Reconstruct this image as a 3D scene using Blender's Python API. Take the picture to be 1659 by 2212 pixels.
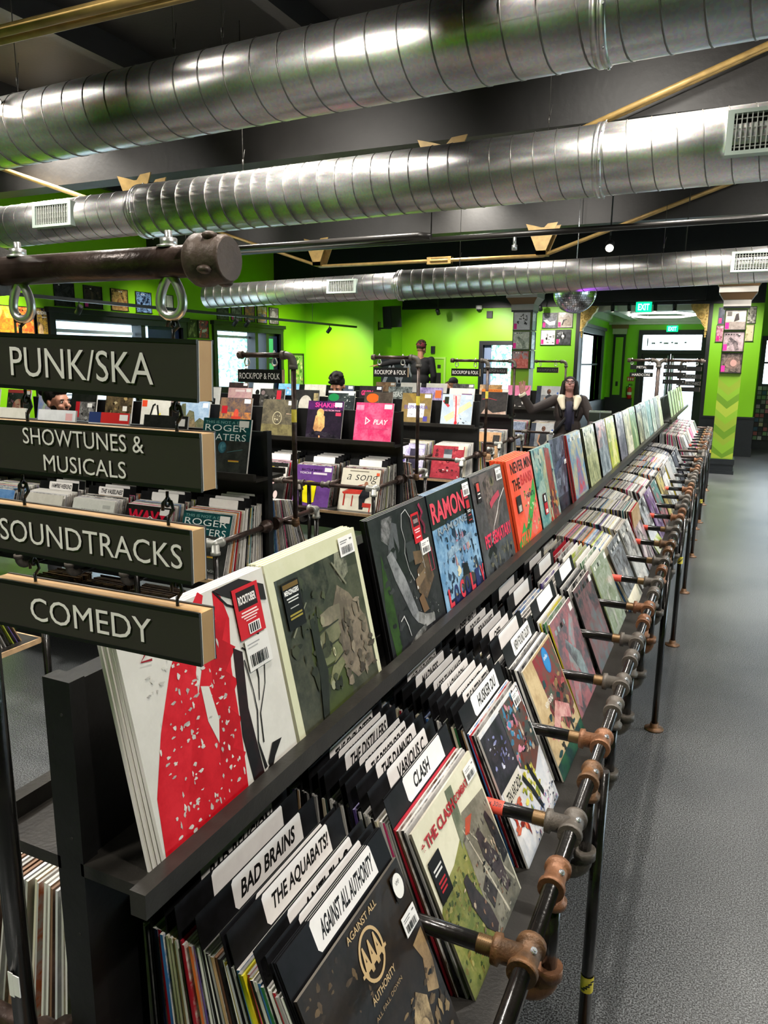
import bpy, bmesh, math, random
from mathutils import Vector, Matrix, Euler

for o in list(bpy.data.objects):
    bpy.data.objects.remove(o)
SC = bpy.context.scene
COL = SC.collection
H = 1.80                      # camera height above the floor
PI = math.pi
rad = math.radians

# ------------------------------------------------------------------ camera
FPX = 1605.0
def _cam():
    cx, cy = 829.5, 1106.0
    def d(px, py): return Vector(((px-cx)/FPX, -(py-cy)/FPX, -1.0)).normalized()
    Y = d(1585, 785)
    Z = -d(740, 9000)
    Z = (Z - Y*Z.dot(Y)).normalized()
    X = Y.cross(Z)
    m = Matrix((X, Y, Z))         # camera -> world
    cam = bpy.data.cameras.new('camera')
    ob = bpy.data.objects.new('camera', cam)
    COL.objects.link(ob)
    ob.matrix_world = Matrix.Translation((0, 0, H)) @ m.to_4x4()
    cam.sensor_fit = 'VERTICAL'
    cam.sensor_height = 36.0
    cam.lens = FPX/2212.0*36.0
    cam.clip_start = 0.02
    cam.clip_end = 200
    SC.camera = ob
_cam()

# ------------------------------------------------------------------ colour management, world, lights
SC.view_settings.view_transform = 'Standard'
SC.view_settings.look = 'None'
SC.view_settings.gamma = 1.0
SC.view_settings.use_curve_mapping = False
SC.view_settings.exposure = 0.45

W = bpy.data.worlds.new('sky')
SC.world = W
W.use_nodes = True
_bg = W.node_tree.nodes['Background']
_bg.inputs[0].default_value = (0.80, 0.90, 1.0, 1)
_bg.inputs[1].default_value = 5.0

def lamp_area(name, loc, target, size, power, color=(1, .95, .87), size_y=None, spread=180):
    l = bpy.data.lights.new(name, 'AREA')
    l.energy = power; l.color = color; l.size = size; l.spread = rad(spread)
    if size_y: l.shape = 'RECTANGLE'; l.size_y = size_y
    o = bpy.data.objects.new(name, l); COL.objects.link(o)
    o.location = loc
    o.rotation_euler = (Vector(target)-Vector(loc)).to_track_quat('-Z', 'Y').to_euler()
    return o
def lamp_spot(name, loc, target, power, angle, color=(1, .93, .84), soft=.05, blend=.5):
    l = bpy.data.lights.new(name, 'SPOT')
    l.energy = power; l.color = color; l.spot_size = rad(angle); l.spot_blend = blend
    l.shadow_soft_size = soft
    o = bpy.data.objects.new(name, l); COL.objects.link(o)
    o.location = loc
    o.rotation_euler = (Vector(target)-Vector(loc)).to_track_quat('-Z', 'Y').to_euler()
    return o

# the shop's track lamps (rails hang among the beams) and its ceiling lamps
# over the long rack, from the aisle side
for y, p in ((1.2, 120), (2.9, 120), (5.0, 120), (7.9, 130), (10.0, 130), (12.9, 120)):
    lamp_spot('track_lamp_light', (-.45, y, 3.9), (-.40, y+.15, .7), p*1.25, 76, soft=.035, blend=.5)
for i, y in enumerate((0.4, 2.2, 4.6, 7.4, 10.4)):
    lamp_spot('track_lamp_light', (1.05, y, 3.30), (-.62, y+.25, .95), 105, 82, soft=.06, blend=.6)
# ceiling lamps over the aisles
for x, y, p in ((-2.2, 1.9, 70), (-4.6, 2.3, 70), (-3.4, 4.6, 70), (-6.2, 5.6, 70), (-3.6, 6.2, 60), (-5.6, 7.6, 70), (-3.2, 9.4, 60), (-1.2, 6.2, 60), (-1.4, 11.4, 80), (-5.6, 11.6, 80), (2.2, 4.5, 60), (2.2, 9.0, 70), (-1.5, -1.2, 60), (1.5, 12.5, 60)):
    lamp_area('ceiling_lamp_light', (x, y, 4.12), (x, y, 0), .4, p*1.15, spread=118)
for x, y, p in ((.75, 5.6, 42), (.85, 8.4, 62), (.95, 12.0, 100)):
    lamp_area('aisle_sheen_helper', (x, y, 4.12), (x, y, 0), .5, p, spread=120)  # unseen lights added to give the aisle floor its sheen
for x in (-3.6, -1.4, .9):
    lamp_area('duct_highlight_helper', (x, 1.0, 3.75), (x, 3.22, 3.05), .45, 11, spread=64)  # unseen lights added to draw highlights along the three ducts
for x in (-5.4, -3.0, -.9, 1.0):
    lamp_area('duct_highlight_helper', (x, 3.85, 4.1), (x, 5.2, 3.02), .4, 9, spread=70)
for x, p in ((-5.4, 12), (-2.6, 12), (.4, 7)):
    lamp_area('duct_highlight_helper', (x, 7.1, 4.1), (x, 8.8, 2.75), .4, p, spread=80)
# beam-washing spots
for x, y, z, tx, ty, p in ((-3.2, 4.45, 3.52, -3.2, 5.7, 34), (-.55, 4.45, 3.52, -.35, 5.7, 34), (-6.0, 4.45, 3.5, -5.9, 5.7, 26), (-4.6, 8.3, 3.78, -4.6, 9.8, 34), (-1.9, 8.3, 3.78, -1.8, 9.8, 34), (-7.2, 8.3, 3.78, -7.2, 9.8, 30), (-2.9, 2.6, 3.9, -2.2, 2.9, 18)):
    lamp_spot('beam_lamp_light', (x, y, z), (tx, ty, 3.62), p, 80, soft=.02, blend=.9)
# wall washers on the green walls
for x, y, tx, ty, tz, p in ((-4.9, 14.6, -4.9, 16.25, 1.9, 160), (-3.7, 14.6, -3.6, 16.25, 1.9, 110), (-7.7, 13.0, -7.9, 14.7, 1.3, 250), (-7.3, 12.7, -8.7, 13.9, 1.7, 100),
                            (-7.3, 9.3, -8.7, 9.6, 2.0, 60), (-7.3, 7.0, -8.7, 6.8, 1.8, 160), (-.2, 14.7, -.1, 16.25, 1.9, 100), (-6.0, 14.4, -6.2, 16.25, 1.6, 80)):
    lamp_spot('wall_washer_light', (x, y, 2.96), (tx, ty, tz), p*1.25, 75, soft=.02, blend=.9)

# ------------------------------------------------------------------ helpers
def lin(h):
    if isinstance(h, str):
        h = h.lstrip('#')
        c = [int(h[i:i+2], 16)/255 for i in (0, 2, 4)]
        return tuple((v/12.92 if v <= .04045 else ((v+.055)/1.055)**2.4) for v in c)
    return tuple(h[:3])

class MB:
    """collects geometry, then links it as ONE mesh object"""
    def __init__(s): s.v = []; s.f = []; s.m = []; s.c = []; s.c2 = []; s.cur = 0; s.col = None; s.col2 = None; s.smooth = []; s.sm = False
    def face(s, idx):
        s.f.append(idx); s.m.append(s.cur); s.c.append(s.col); s.c2.append(s.col2); s.smooth.append(s.sm)
    def poly(s, pts):
        b = len(s.v); s.v.extend([tuple(p) for p in pts]); s.face(tuple(range(b, b+len(pts))))
    def box(s, x0, x1, y0, y1, z0, z1):
        b = len(s.v)
        s.v += [(x0,y0,z0),(x1,y0,z0),(x1,y1,z0),(x0,y1,z0),(x0,y0,z1),(x1,y0,z1),(x1,y1,z1),(x0,y1,z1)]
        for q in ((0,3,2,1),(4,5,6,7),(0,1,5,4),(1,2,6,5),(2,3,7,6),(3,0,4,7)): s.face(tuple(b+i for i in q))
    def obox(s, M, x0, x1, y0, y1, z0, z1):
        b = len(s.v); s.box(x0,x1,y0,y1,z0,z1)
        for i in range(b, len(s.v)): s.v[i] = tuple(M @ Vector(s.v[i]))
    def cyl(s, p0, p1, r0, r1=None, n=14, caps=True):
        r1 = r0 if r1 is None else r1
        s.lathe(p0, p1, [(0, r0), (1, r1)], n, caps)
    def lathe(s, p0, p1, prof, n=16, caps=True):
        p0 = Vector(p0); p1 = Vector(p1); d = p1-p0
        q = d.to_track_quat('Z', 'Y').to_matrix()
        sm = s.sm; s.sm = True
        rings = []
        for t, r in prof:
            b = len(s.v); rings.append(b)
            c = p0 + d*t
            for k in range(n):
                a = 2*PI*k/n
                s.v.append(tuple(c + q @ Vector((r*math.cos(a), r*math.sin(a), 0))))
        for a, b in zip(rings, rings[1:]):
            for k in range(n):
                k2 = (k+1) % n
                s.face((a+k, a+k2, b+k2, b+k))
        s.sm = sm
        if caps:
            s.face(tuple(rings[0]+k for k in reversed(range(n)))); s.face(tuple(rings[-1]+k for k in range(n)))
    def tube(s, pts, r, n=10, closed=False, caps=True):
        pts = [Vector(p) for p in pts]; N = len(pts)
        sm = s.sm; s.sm = True
        rings = []; up = Vector((0, 0, 1)); prevx = None
        for i, p in enumerate(pts):
            if closed: t = (pts[(i+1) % N]-pts[i-1])
            else: t = (pts[min(i+1, N-1)]-pts[max(i-1, 0)])
            t.normalize()
            if prevx is None:
                x = t.cross(up)
                if x.length < 1e-3: x = t.cross(Vector((1, 0, 0)))
            else: x = prevx - t*prevx.dot(t)
            x.normalize(); prevx = x; y = t.cross(x)
            b = len(s.v); rings.append(b)
            rr = r[i] if isinstance(r, (list, tuple)) else r
            for k in range(n):
                a = 2*PI*k/n; s.v.append(tuple(p + x*rr*math.cos(a) + y*rr*math.sin(a)))
        pairs = list(zip(rings, rings[1:])) + ([(rings[-1], rings[0])] if closed else [])
        for a, b in pairs:
            for k in range(n):
                k2 = (k+1) % n; s.face((a+k, b+k, b+k2, a+k2))
        s.sm = sm
        if caps and not closed:
            s.face(tuple(rings[0]+k for k in range(n))); s.face(tuple(rings[-1]+k for k in reversed(range(n))))
    def ell(s, c, r, n=14, m=10, M=None):
        sm = s.sm; s.sm = True
        c = Vector(c); b = len(s.v)
        for i in range(m+1):
            th = PI*i/m
            for k in range(n):
                a = 2*PI*k/n
                p = Vector((r[0]*math.sin(th)*math.cos(a), r[1]*math.sin(th)*math.sin(a), r[2]*math.cos(th)))
                if M is not None: p = M @ p
                s.v.append(tuple(c+p))
        for i in range(m):
            for k in range(n):
                k2 = (k+1) % n; s.face((b+i*n+k, b+(i+1)*n+k, b+(i+1)*n+k2, b+i*n+k2))
        s.sm = sm
    def add(s, verts, faces, M=None):
        b = len(s.v)
        s.v += [tuple(M @ Vector(v)) if M is not None else tuple(v) for v in verts]
        for f in faces: s.face(tuple(b+i for i in f))
    def mesh(s, name, mats):
        me = bpy.data.meshes.new(name)
        me.from_pydata(s.v, [], s.f)
        for m in (mats if isinstance(mats, (list, tuple)) else [mats]): me.materials.append(m)
        if s.f:
            me.polygons.foreach_set('material_index', s.m)
            me.polygons.foreach_set('use_smooth', s.smooth)
        if any(c is not None for c in s.c):
            for nm, src in (('Col', s.c), ('Col2', s.c2)):
                at = me.color_attributes.new(nm, 'FLOAT_COLOR', 'CORNER')
                buf = []
                for i, p in enumerate(me.polygons):
                    c = src[i] if src[i] is not None else (s.c[i] or (.5, .5, .5, 0))
                    c = tuple(c)+(0.0,) if len(c) == 3 else tuple(c)
                    buf.extend(c*p.loop_total)
                at.data.foreach_set('color', buf)
        me.update()
        return me
    def build(s, name, mats, parent=None, loc=(0, 0, 0), rot=(0, 0, 0), kind=None):
        o = bpy.data.objects.new(name, s.mesh(name, mats)); COL.objects.link(o)
        o.location = loc; o.rotation_euler = rot
        if parent is not None: o.parent = parent
        if kind: o['kind'] = kind
        return o

def tag(o, label, cat, group=None, kind=None):
    o['label'] = label; o['category'] = cat
    if group: o['group'] = group
    if kind: o['kind'] = kind
    return o
def thing(name, label, cat, loc=(0, 0, 0), rz=0, group=None):
    o = bpy.data.objects.new(name, None); COL.objects.link(o)
    o.location = loc; o.rotation_euler = (0, 0, rz); o.empty_display_size = .05
    return tag(o, label, cat, group)
def copy_tree(o, parent=None):
    c = o.copy(); COL.objects.link(c)
    if parent is not None: c.parent = parent
    for ch in o.children: copy_tree(ch, c)
    return c
def struct(name, mb, mats, parent=None):
    o = mb.build(name, mats, parent)
    if parent is None: o['kind'] = 'structure'
    return o

# ------------------------------------------------------------------ materials
def newmat(name):
    m = bpy.data.materials.new(name); m.use_nodes = True
    return m, m.node_tree, m.node_tree.nodes['Principled BSDF']
def mat(name, c, rough=.5, metal=0.0, vary=0.0, scale=8.0, bump=0.0, bscale=60.0, c2=None, coat=0.0, emit=None, estr=0.0, spec=.5, detail=4.0, lo=.35, hi=.65, rvary=0.0):
    m, nt, p = newmat(name)
    c = lin(c)
    p.inputs['Base Color'].default_value = (*c, 1); p.inputs['Roughness'].default_value = rough; p.inputs['Metallic'].default_value = metal
    p.inputs['Specular IOR Level'].default_value = spec
    if coat: p.inputs['Coat Weight'].default_value = coat; p.inputs['Coat Roughness'].default_value = .08
    tc = nt.nodes.new('ShaderNodeTexCoord')
    if vary or c2:
        n = nt.nodes.new('ShaderNodeTexNoise'); n.inputs['Scale'].default_value = scale; n.inputs['Detail'].default_value = detail
        nt.links.new(tc.outputs['Object'], n.inputs['Vector'])
        r = nt.nodes.new('ShaderNodeValToRGB'); nt.links.new(n.outputs['Fac'], r.inputs['Fac'])
        r.color_ramp.elements[0].position = lo; r.color_ramp.elements[1].position = hi
        if c2: a, b = c, lin(c2)
        else: a, b = tuple(v*(1-vary) for v in c), tuple(min(1, v*(1+vary)) for v in c)
        r.color_ramp.elements[0].color = (*a, 1); r.color_ramp.elements[1].color = (*b, 1)
        nt.links.new(r.outputs['Color'], p.inputs['Base Color'])
        if rvary:
            mr = nt.nodes.new('ShaderNodeMapRange'); mr.inputs['To Min'].default_value = max(.02, rough-rvary); mr.inputs['To Max'].default_value = rough+rvary
            nt.links.new(n.outputs['Fac'], mr.inputs['Value']); nt.links.new(mr.outputs['Result'], p.inputs['Roughness'])
    if bump:
        n2 = nt.nodes.new('ShaderNodeTexNoise'); n2.inputs['Scale'].default_value = bscale; n2.inputs['Detail'].default_value = 3
        nt.links.new(tc.outputs['Object'], n2.inputs['Vector'])
        bp = nt.nodes.new('ShaderNodeBump'); bp.inputs['Strength'].default_value = bump; bp.inputs['Distance'].default_value = .01
        nt.links.new(n2.outputs['Fac'], bp.inputs['Height']); nt.links.new(bp.outputs['Normal'], p.inputs['Normal'])
    if emit is not None:
        p.inputs['Emission Color'].default_value = (*lin(emit), 1); p.inputs['Emission Strength'].default_value = estr
    return m

GREEN = mat('lime_wall_paint', '#86d00c', .42, vary=.04, scale=1.5, bump=.04, bscale=120)
GREENB = mat('olive_green_paint', '#788e2a', .35)
GREENC = mat('mid_green_paint', '#6f9626', .35)
GREEND = mat('deep_green_paint', '#587c1e', .35)
GREENE = mat('yellow_green_paint', '#8a9c32', .35)
BLACKP = mat('black_trim_paint', '#12171b', .4, vary=.15)
CEIL = mat('black_ceiling_paint', '#1f1f1f', .55, vary=.1, scale=3, bump=.1, bscale=30)
BEAM = mat('charcoal_beam_paint', '#292827', .5, vary=.12, scale=5, bump=.15, bscale=25)
PIPEDK = mat('black_sprinkler_pipe', '#2c2a28', .35, metal=.3)
GOLD = mat('gold_paint', '#b3945a', .4, metal=.15, vary=.15, scale=14)
GOLDO = mat('ornate_gold', '#dcbb6a', .4, metal=.2, vary=.2, scale=20)
BLKWOOD = mat('black_stained_wood', '#0d0d0e', .42, vary=.35, scale=22, bump=.05, bscale=80)
SHELFB = mat('satin_black_shelf', '#262421', .33, vary=.2, scale=30, bump=.05, bscale=150)
PLY = mat('plywood_edge', '#c3a27c', .55, vary=.15, scale=30)
BLKPIPE = mat('black_steel_pipe', '#0b0b0b', .22, c2='#1d1a17', scale=18, coat=.3, bump=.05, bscale=120)
BRNPIPE = mat('brown_steel_pipe', '#2a1f1a', .35, metal=.35, c2='#4a3a33', scale=26, bump=.1, bscale=120, rvary=.12)
IRON = mat('grey_malleable_iron', '#565049', .5, metal=.2, vary=.2, scale=40, bump=.15, bscale=220)
RUST = mat('rust_brown_iron', '#54402f', .5, metal=.35, c2='#74502f', scale=34, bump=.2, bscale=200)
RUST2 = mat('copper_brown_iron', '#6e4a32', .45, metal=.35, c2='#875d40', scale=30, bump=.15, bscale=200)
THREAD = mat('pipe_thread', '#6e5638', .4, metal=.6)
GALV = mat('zinc_fitting', '#a9aaa4', .4, metal=.5, vary=.1)
ZINC = mat('zinc_bolt', '#d9dcdf', .25, metal=.9)
CHROME = mat('bright_steel', '#d8d8d6', .32, metal=.85)
SIGNBK = mat('charcoal_sign_face', '#35312e', .42, vary=.05, scale=5)
SIGNBK2 = mat('black_sign_face', '#0e0e10', .4)
LETTER = mat('white_letter', '#f6f1ee', .45)
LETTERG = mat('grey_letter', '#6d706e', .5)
PINE = mat('pine_wood', '#a98555', .5, c2='#c49d6a', scale=9, bump=.05, bscale=50)
TAPEY = mat('yellow_tape', '#d9c024', .5, c2='#e8d65a', scale=40)
TAPER = mat('red_sticker', '#e0503e', .5)
TAPEG = mat('green_sticker', '#2f9a5a', .5)
STICK = mat('white_sticker', '#e6e4e2', .5)
WHITE = mat('white_plaster', '#d8d6d2', .6, vary=.05)
CREAMC = mat('column_cream', '#b3aea8', .5, vary=.04)
BROWNC = mat('column_brown', '#7a5b3c', .5)
EXITG = mat('exit_sign_green', '#00b36b', .4, emit='#00d98c', estr=1.6)
EXITL = mat('exit_letters', '#8fffe8', .4, emit='#8cfff0', estr=3.0)
HEXL = mat('hexagon_lamp_white', '#ffffff', .4, emit='#ffffff', estr=3.0)
LOBC = mat('lobby_ceiling_grey', '#a5a8a6', .6)
LAMPE = mat('lamp_lens', '#ffffff', .3, emit='#fff2dd', estr=14.0)
RED = mat('extinguisher_red', '#c41622', .3)
SPKB = mat('speaker_black', '#15171b', .5, vary=.1, bump=.1, bscale=200)

def duct_mat():
    m, nt, p = newmat('galvanised_spiral_duct')
    tc = nt.nodes.new('ShaderNodeTexCoord')
    mp = nt.nodes.new('ShaderNodeMapping'); mp.inputs['Scale'].default_value = (1.2, 6, 6)
    nt.links.new(tc.outputs['Object'], mp.inputs['Vector'])
    v = nt.nodes.new('ShaderNodeTexVoronoi'); v.inputs['Scale'].default_value = 90
    nt.links.new(tc.outputs['Object'], v.inputs['Vector'])
    n = nt.nodes.new('ShaderNodeTexNoise'); n.inputs['Scale'].default_value = 2.2; n.inputs['Detail'].default_value = 5
    nt.links.new(mp.outputs['Vector'], n.inputs['Vector'])
    r = nt.nodes.new('ShaderNodeValToRGB'); r.color_ramp.elements[0].color = (.60, .59, .575, 1); r.color_ramp.elements[1].color = (.86, .855, .84, 1)
    r.color_ramp.elements[0].position = .3; r.color_ramp.elements[1].position = .7
    nt.links.new(n.outputs['Fac'], r.inputs['Fac'])
    mx = nt.nodes.new('ShaderNodeMix'); mx.data_type = 'RGBA'; mx.blend_type = 'MULTIPLY'; mx.inputs['Factor'].default_value = .18
    nt.links.new(r.outputs['Color'], mx.inputs['A']); nt.links.new(v.outputs['Color'], mx.inputs['B'])
    nt.links.new(mx.outputs['Result'], p.inputs['Base Color'])
    mr = nt.nodes.new('ShaderNodeMapRange'); mr.inputs['To Min'].default_value = .24; mr.inputs['To Max'].default_value = .42
    nt.links.new(n.outputs['Fac'], mr.inputs['Value']); nt.links.new(mr.outputs['Result'], p.inputs['Roughness'])
    p.inputs['Metallic'].default_value = .95
    return m
DUCT = duct_mat()
SEAM = mat('duct_seam_grey', '#7c7a76', .4, metal=.85)
CAPM = mat('brown_iron_cap', '#55473e', .5, metal=.2, vary=.15, scale=60, bump=.1, bscale=200)

def floor_mat():
    m, nt, p = newmat('speckled_grey_resin_floor')
    tc = nt.nodes.new('ShaderNodeTexCoord')
    n = nt.nodes.new('ShaderNodeTexNoise'); n.inputs['Scale'].default_value = 210; n.inputs['Detail'].default_value = 3
    n2 = nt.nodes.new('ShaderNodeTexNoise'); n2.inputs['Scale'].default_value = 1.3; n2.inputs['Detail'].default_value = 6
    n3 = nt.nodes.new('ShaderNodeTexNoise'); n3.inputs['Scale'].default_value = 200; n3.inputs['Detail'].default_value = 2
    for q in (n, n2, n3): nt.links.new(tc.outputs['Object'], q.inputs['Vector'])
    r = nt.nodes.new('ShaderNodeValToRGB'); r.color_ramp.elements[0].color = (.008, .0085, .009, 1); r.color_ramp.elements[1].color = (.20, .213, .218, 1)
    r.color_ramp.elements[0].position = .42; r.color_ramp.elements[1].position = .66
    nt.links.new(n.outputs['Fac'], r.inputs['Fac'])
    r2 = nt.nodes.new('ShaderNodeValToRGB'); r2.color_ramp.elements[0].color = (.55, .57, .6, 1); r2.color_ramp.elements[1].color = (1, 1, 1, 1)
    r2.color_ramp.elements[0].position = .3; r2.color_ramp.elements[1].position = .6
    nt.links.new(n2.outputs['Fac'], r2.inputs['Fac'])
    mx = nt.nodes.new('ShaderNodeMix'); mx.data_type = 'RGBA'; mx.blend_type = 'MULTIPLY'; mx.inputs['Factor'].default_value = 1
    nt.links.new(r.outputs['Color'], mx.inputs['A']); nt.links.new(r2.outputs['Color'], mx.inputs['B'])
    nt.links.new(mx.outputs['Result'], p.inputs['Base Color'])
    p.inputs['Roughness'].default_value = .30
    b = nt.nodes.new('ShaderNodeBump'); b.inputs['Strength'].default_value = .35; b.inputs['Distance'].default_value = .0025
    nt.links.new(n3.outputs['Fac'], b.inputs['Height']); nt.links.new(b.outputs['Normal'], p.inputs['Normal'])
    return m
FLOOR = floor_mat()

def sleeve_mat(name, rough, coat):
    """printed card: two colours per face, mixed by noise; seed in the alpha of the second colour"""
    m, nt, p = newmat(name)
    a = nt.nodes.new('ShaderNodeAttribute'); a.attribute_name = 'Col'
    b = nt.nodes.new('ShaderNodeAttribute'); b.attribute_name = 'Col2'
    tc = nt.nodes.new('ShaderNodeTexCoord')
    ad = nt.nodes.new('ShaderNodeVectorMath'); ad.operation = 'ADD'
    cm = nt.nodes.new('ShaderNodeCombineXYZ')
    ml = nt.nodes.new('ShaderNodeMath'); ml.operation = 'MULTIPLY'; ml.inputs[1].default_value = 7.3
    nt.links.new(b.outputs['Alpha'], ml.inputs[0])
    for i in range(3): nt.links.new(ml.outputs[0], cm.inputs[i])
    nt.links.new(tc.outputs['Object'], ad.inputs[0]); nt.links.new(cm.outputs[0], ad.inputs[1])
    n = nt.nodes.new('ShaderNodeTexNoise'); n.inputs['Scale'].default_value = 13; n.inputs['Detail'].default_value = 6; n.inputs['Roughness'].default_value = .62
    nt.links.new(ad.outputs[0], n.inputs['Vector'])
    mr = nt.nodes.new('ShaderNodeMapRange'); mr.inputs['From Min'].default_value = .40; mr.inputs['From Max'].default_value = .62
    nt.links.new(n.outputs['Fac'], mr.inputs['Value'])
    mx = nt.nodes.new('ShaderNodeMix'); mx.data_type = 'RGBA'
    nf = nt.nodes.new('ShaderNodeTexNoise'); nf.inputs['Scale'].default_value = 62; nf.inputs['Detail'].default_value = 5; nf.inputs['Roughness'].default_value = .7
    nt.links.new(ad.outputs[0], nf.inputs['Vector'])
    mf = nt.nodes.new('ShaderNodeMapRange'); mf.inputs['From Min'].default_value = .3; mf.inputs['From Max'].default_value = .7; mf.inputs['To Min'].default_value = -.45; mf.inputs['To Max'].default_value = .45; mf.clamp = False
    nt.links.new(nf.outputs['Fac'], mf.inputs['Value'])
    sm = nt.nodes.new('ShaderNodeMath'); sm.operation = 'ADD'; sm.use_clamp = True
    nt.links.new(mr.outputs['Result'], sm.inputs[0]); nt.links.new(mf.outputs['Result'], sm.inputs[1])
    nt.links.new(sm.outputs[0], mx.inputs['Factor']); nt.links.new(a.outputs['Color'], mx.inputs['A']); nt.links.new(b.outputs['Color'], mx.inputs['B'])
    nt.links.new(mx.outputs['Result'], p.inputs['Base Color'])
    p.inputs['Roughness'].default_value = rough; p.inputs['Specular IOR Level'].default_value = .15
    if coat:
        p.inputs['Coat Weight'].default_value = coat; p.inputs['Coat Roughness'].default_value = .10
        nb = nt.nodes.new('ShaderNodeTexNoise'); nb.inputs['Scale'].default_value = 16; nb.inputs['Detail'].default_value = 2; nb.inputs['Distortion'].default_value = 1.5
        nt.links.new(ad.outputs[0], nb.inputs['Vector'])
        bp = nt.nodes.new('ShaderNodeBump'); bp.inputs['Strength'].default_value = .12; bp.inputs['Distance'].default_value = .008
        nt.links.new(nb.outputs['Fac'], bp.inputs['Height']); nt.links.new(bp.outputs['Normal'], p.inputs['Coat Normal'])
    return m
SLEEVE = sleeve_mat('printed_sleeve', .5, 0)
WRAP = sleeve_mat('shrink_wrapped_sleeve', .35, .24)

def glass_mat():
    m, nt, p = newmat('window_glass')
    t = nt.nodes.new('ShaderNodeBsdfTransparent'); g = nt.nodes.new('ShaderNodeBsdfGlossy'); g.inputs['Roughness'].default_value = .02
    t.inputs['Color'].default_value = (.93, .97, .98, 1)
    fr_ = nt.nodes.new('ShaderNodeFresnel'); fr_.inputs['IOR'].default_value = 1.45
    ge = nt.nodes.new('ShaderNodeNewGeometry'); fr = nt.nodes.new('ShaderNodeMath'); fr.operation = 'MULTIPLY'
    iv = nt.nodes.new('ShaderNodeMath'); iv.operation = 'SUBTRACT'; iv.inputs[0].default_value = 1
    nt.links.new(ge.outputs['Backfacing'], iv.inputs[1]); nt.links.new(fr_.outputs[0], fr.inputs[0]); nt.links.new(iv.outputs[0], fr.inputs[1])
    mx = nt.nodes.new('ShaderNodeMixShader')
    nt.links.new(fr.outputs[0], mx.inputs[0]); nt.links.new(t.outputs[0], mx.inputs[1]); nt.links.new(g.outputs[0], mx.inputs[2])
    nt.links.new(mx.outputs[0], nt.nodes['Material Output'].inputs['Surface'])
    return m
GLASS = glass_mat()

# ------------------------------------------------------------------ text
_tc = {}
def text_geo(s, bold=0.0, spacing=1.0):
    """flat triangulated text, origin left baseline, returned with its bounds"""
    k = (s, bold, spacing)
    if k in _tc: return _tc[k]
    cu = bpy.data.curves.new('t', 'FONT'); cu.body = s; cu.size = 1.0; cu.resolution_u = 3; cu.space_character = spacing
    cu.offset = bold
    ob = bpy.data.objects.new('t', cu); COL.objects.link(ob)
    me = bpy.data.meshes.new_from_object(ob)
    V = [tuple(v.co) for v in me.vertices]; F = [tuple(p.vertices) for p in me.polygons]
    bpy.data.objects.remove(ob); bpy.data.curves.remove(cu); bpy.data.meshes.remove(me)
    xs = [v[0] for v in V] or [0, 1]; ys = [v[1] for v in V] or [0, 1]
    _tc[k] = (V, F, min(xs), max(xs), min(ys), max(ys))
    return _tc[k]
# ================================================================== SETTING
def zz(r): return H+r
CZ = 4.30
LX = -8.71; FY = 16.25; RX = 5.6; NY = -3.4
m = MB(); m.box(LX-.3, RX+.3, NY-.3, 21.2, -.12, 0); struct('floor', m, FLOOR)
m = MB(); m.box(LX-.3, RX+.3, NY-.3, 18.3, CZ, CZ+.15)
for k in range(8):
    x = -8.2+k*1.72; m.box(x-.06, x+.045, NY, 16.2, CZ-.2, CZ)
struct('ceiling', m, CEIL)

def wall(name, axis, c0, c1, a0, a1, z0, z1, openings=(), m_=None):
    """axis 'y': runs along y between c0<x<c1 ; axis 'x': runs along x between c0<y<c1"""
    mb = MB()
    xs = sorted({a0, a1, *[v for o in openings for v in o[:2]]}); zs = sorted({z0, z1, *[v for o in openings for v in o[2:4]]})
    for i in range(len(xs)-1):
        for j in range(len(zs)-1):
            cx = (xs[i]+xs[i+1])/2; cz = (zs[j]+zs[j+1])/2
            if any(o[0] < cx < o[1] and o[2] < cz < o[3] for o in openings): continue
            if axis == 'y': mb.box(c0, c1, xs[i], xs[i+1], zs[j], zs[j+1])
            else: mb.box(xs[i], xs[i+1], c0, c1, zs[j], zs[j+1])
    return struct(name, mb, m_ or GREEN)

WIN1 = (7.80, 10.50, .75, 2.30); WIN2 = (11.45, 13.60, .75, 2.30)
WINR = (3.0, 9.0, .6, 2.6)
wall('wall_left', 'y', LX-.2, LX, NY, 14.7, 0, CZ, (WIN1, WIN2))
wall('wall_left_far', 'x', 14.7, 14.9, LX-.2, -7.04, 0, CZ)
wall('wall_far_return', 'y', -7.24, -7.04, 14.9, FY+.2, 0, CZ)
FWIN = (-5.07, -4.22, 1.18, 2.14)
wall('wall_far', 'x', FY, FY+.2, -7.04, -3.01, 0, 3.0, (FWIN,))
wall('wall_far_pier', 'x', FY, FY+.25, -.51, .43, 0, 3.0)
wall('wall_far_header', 'x', FY-.02, FY+.25, -7.04, .43, 2.98, CZ, m_=BLACKP)
wall('wall_right_return', 'y', .33, .43, FY+.25, 17.9, 0, CZ)
RWIN = (.59, 3.4, 1.38, 2.28)
wall('wall_right_far', 'x', 17.9, 18.1, .33, RX+.2, 0, CZ, (RWIN,))
wall('wall_right', 'y', RX, RX+.2, NY, 17.9, 0, CZ, (WINR,))
wall('wall_near', 'x', NY-.2, NY, LX-.2, RX+.2, 0, CZ)
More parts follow.
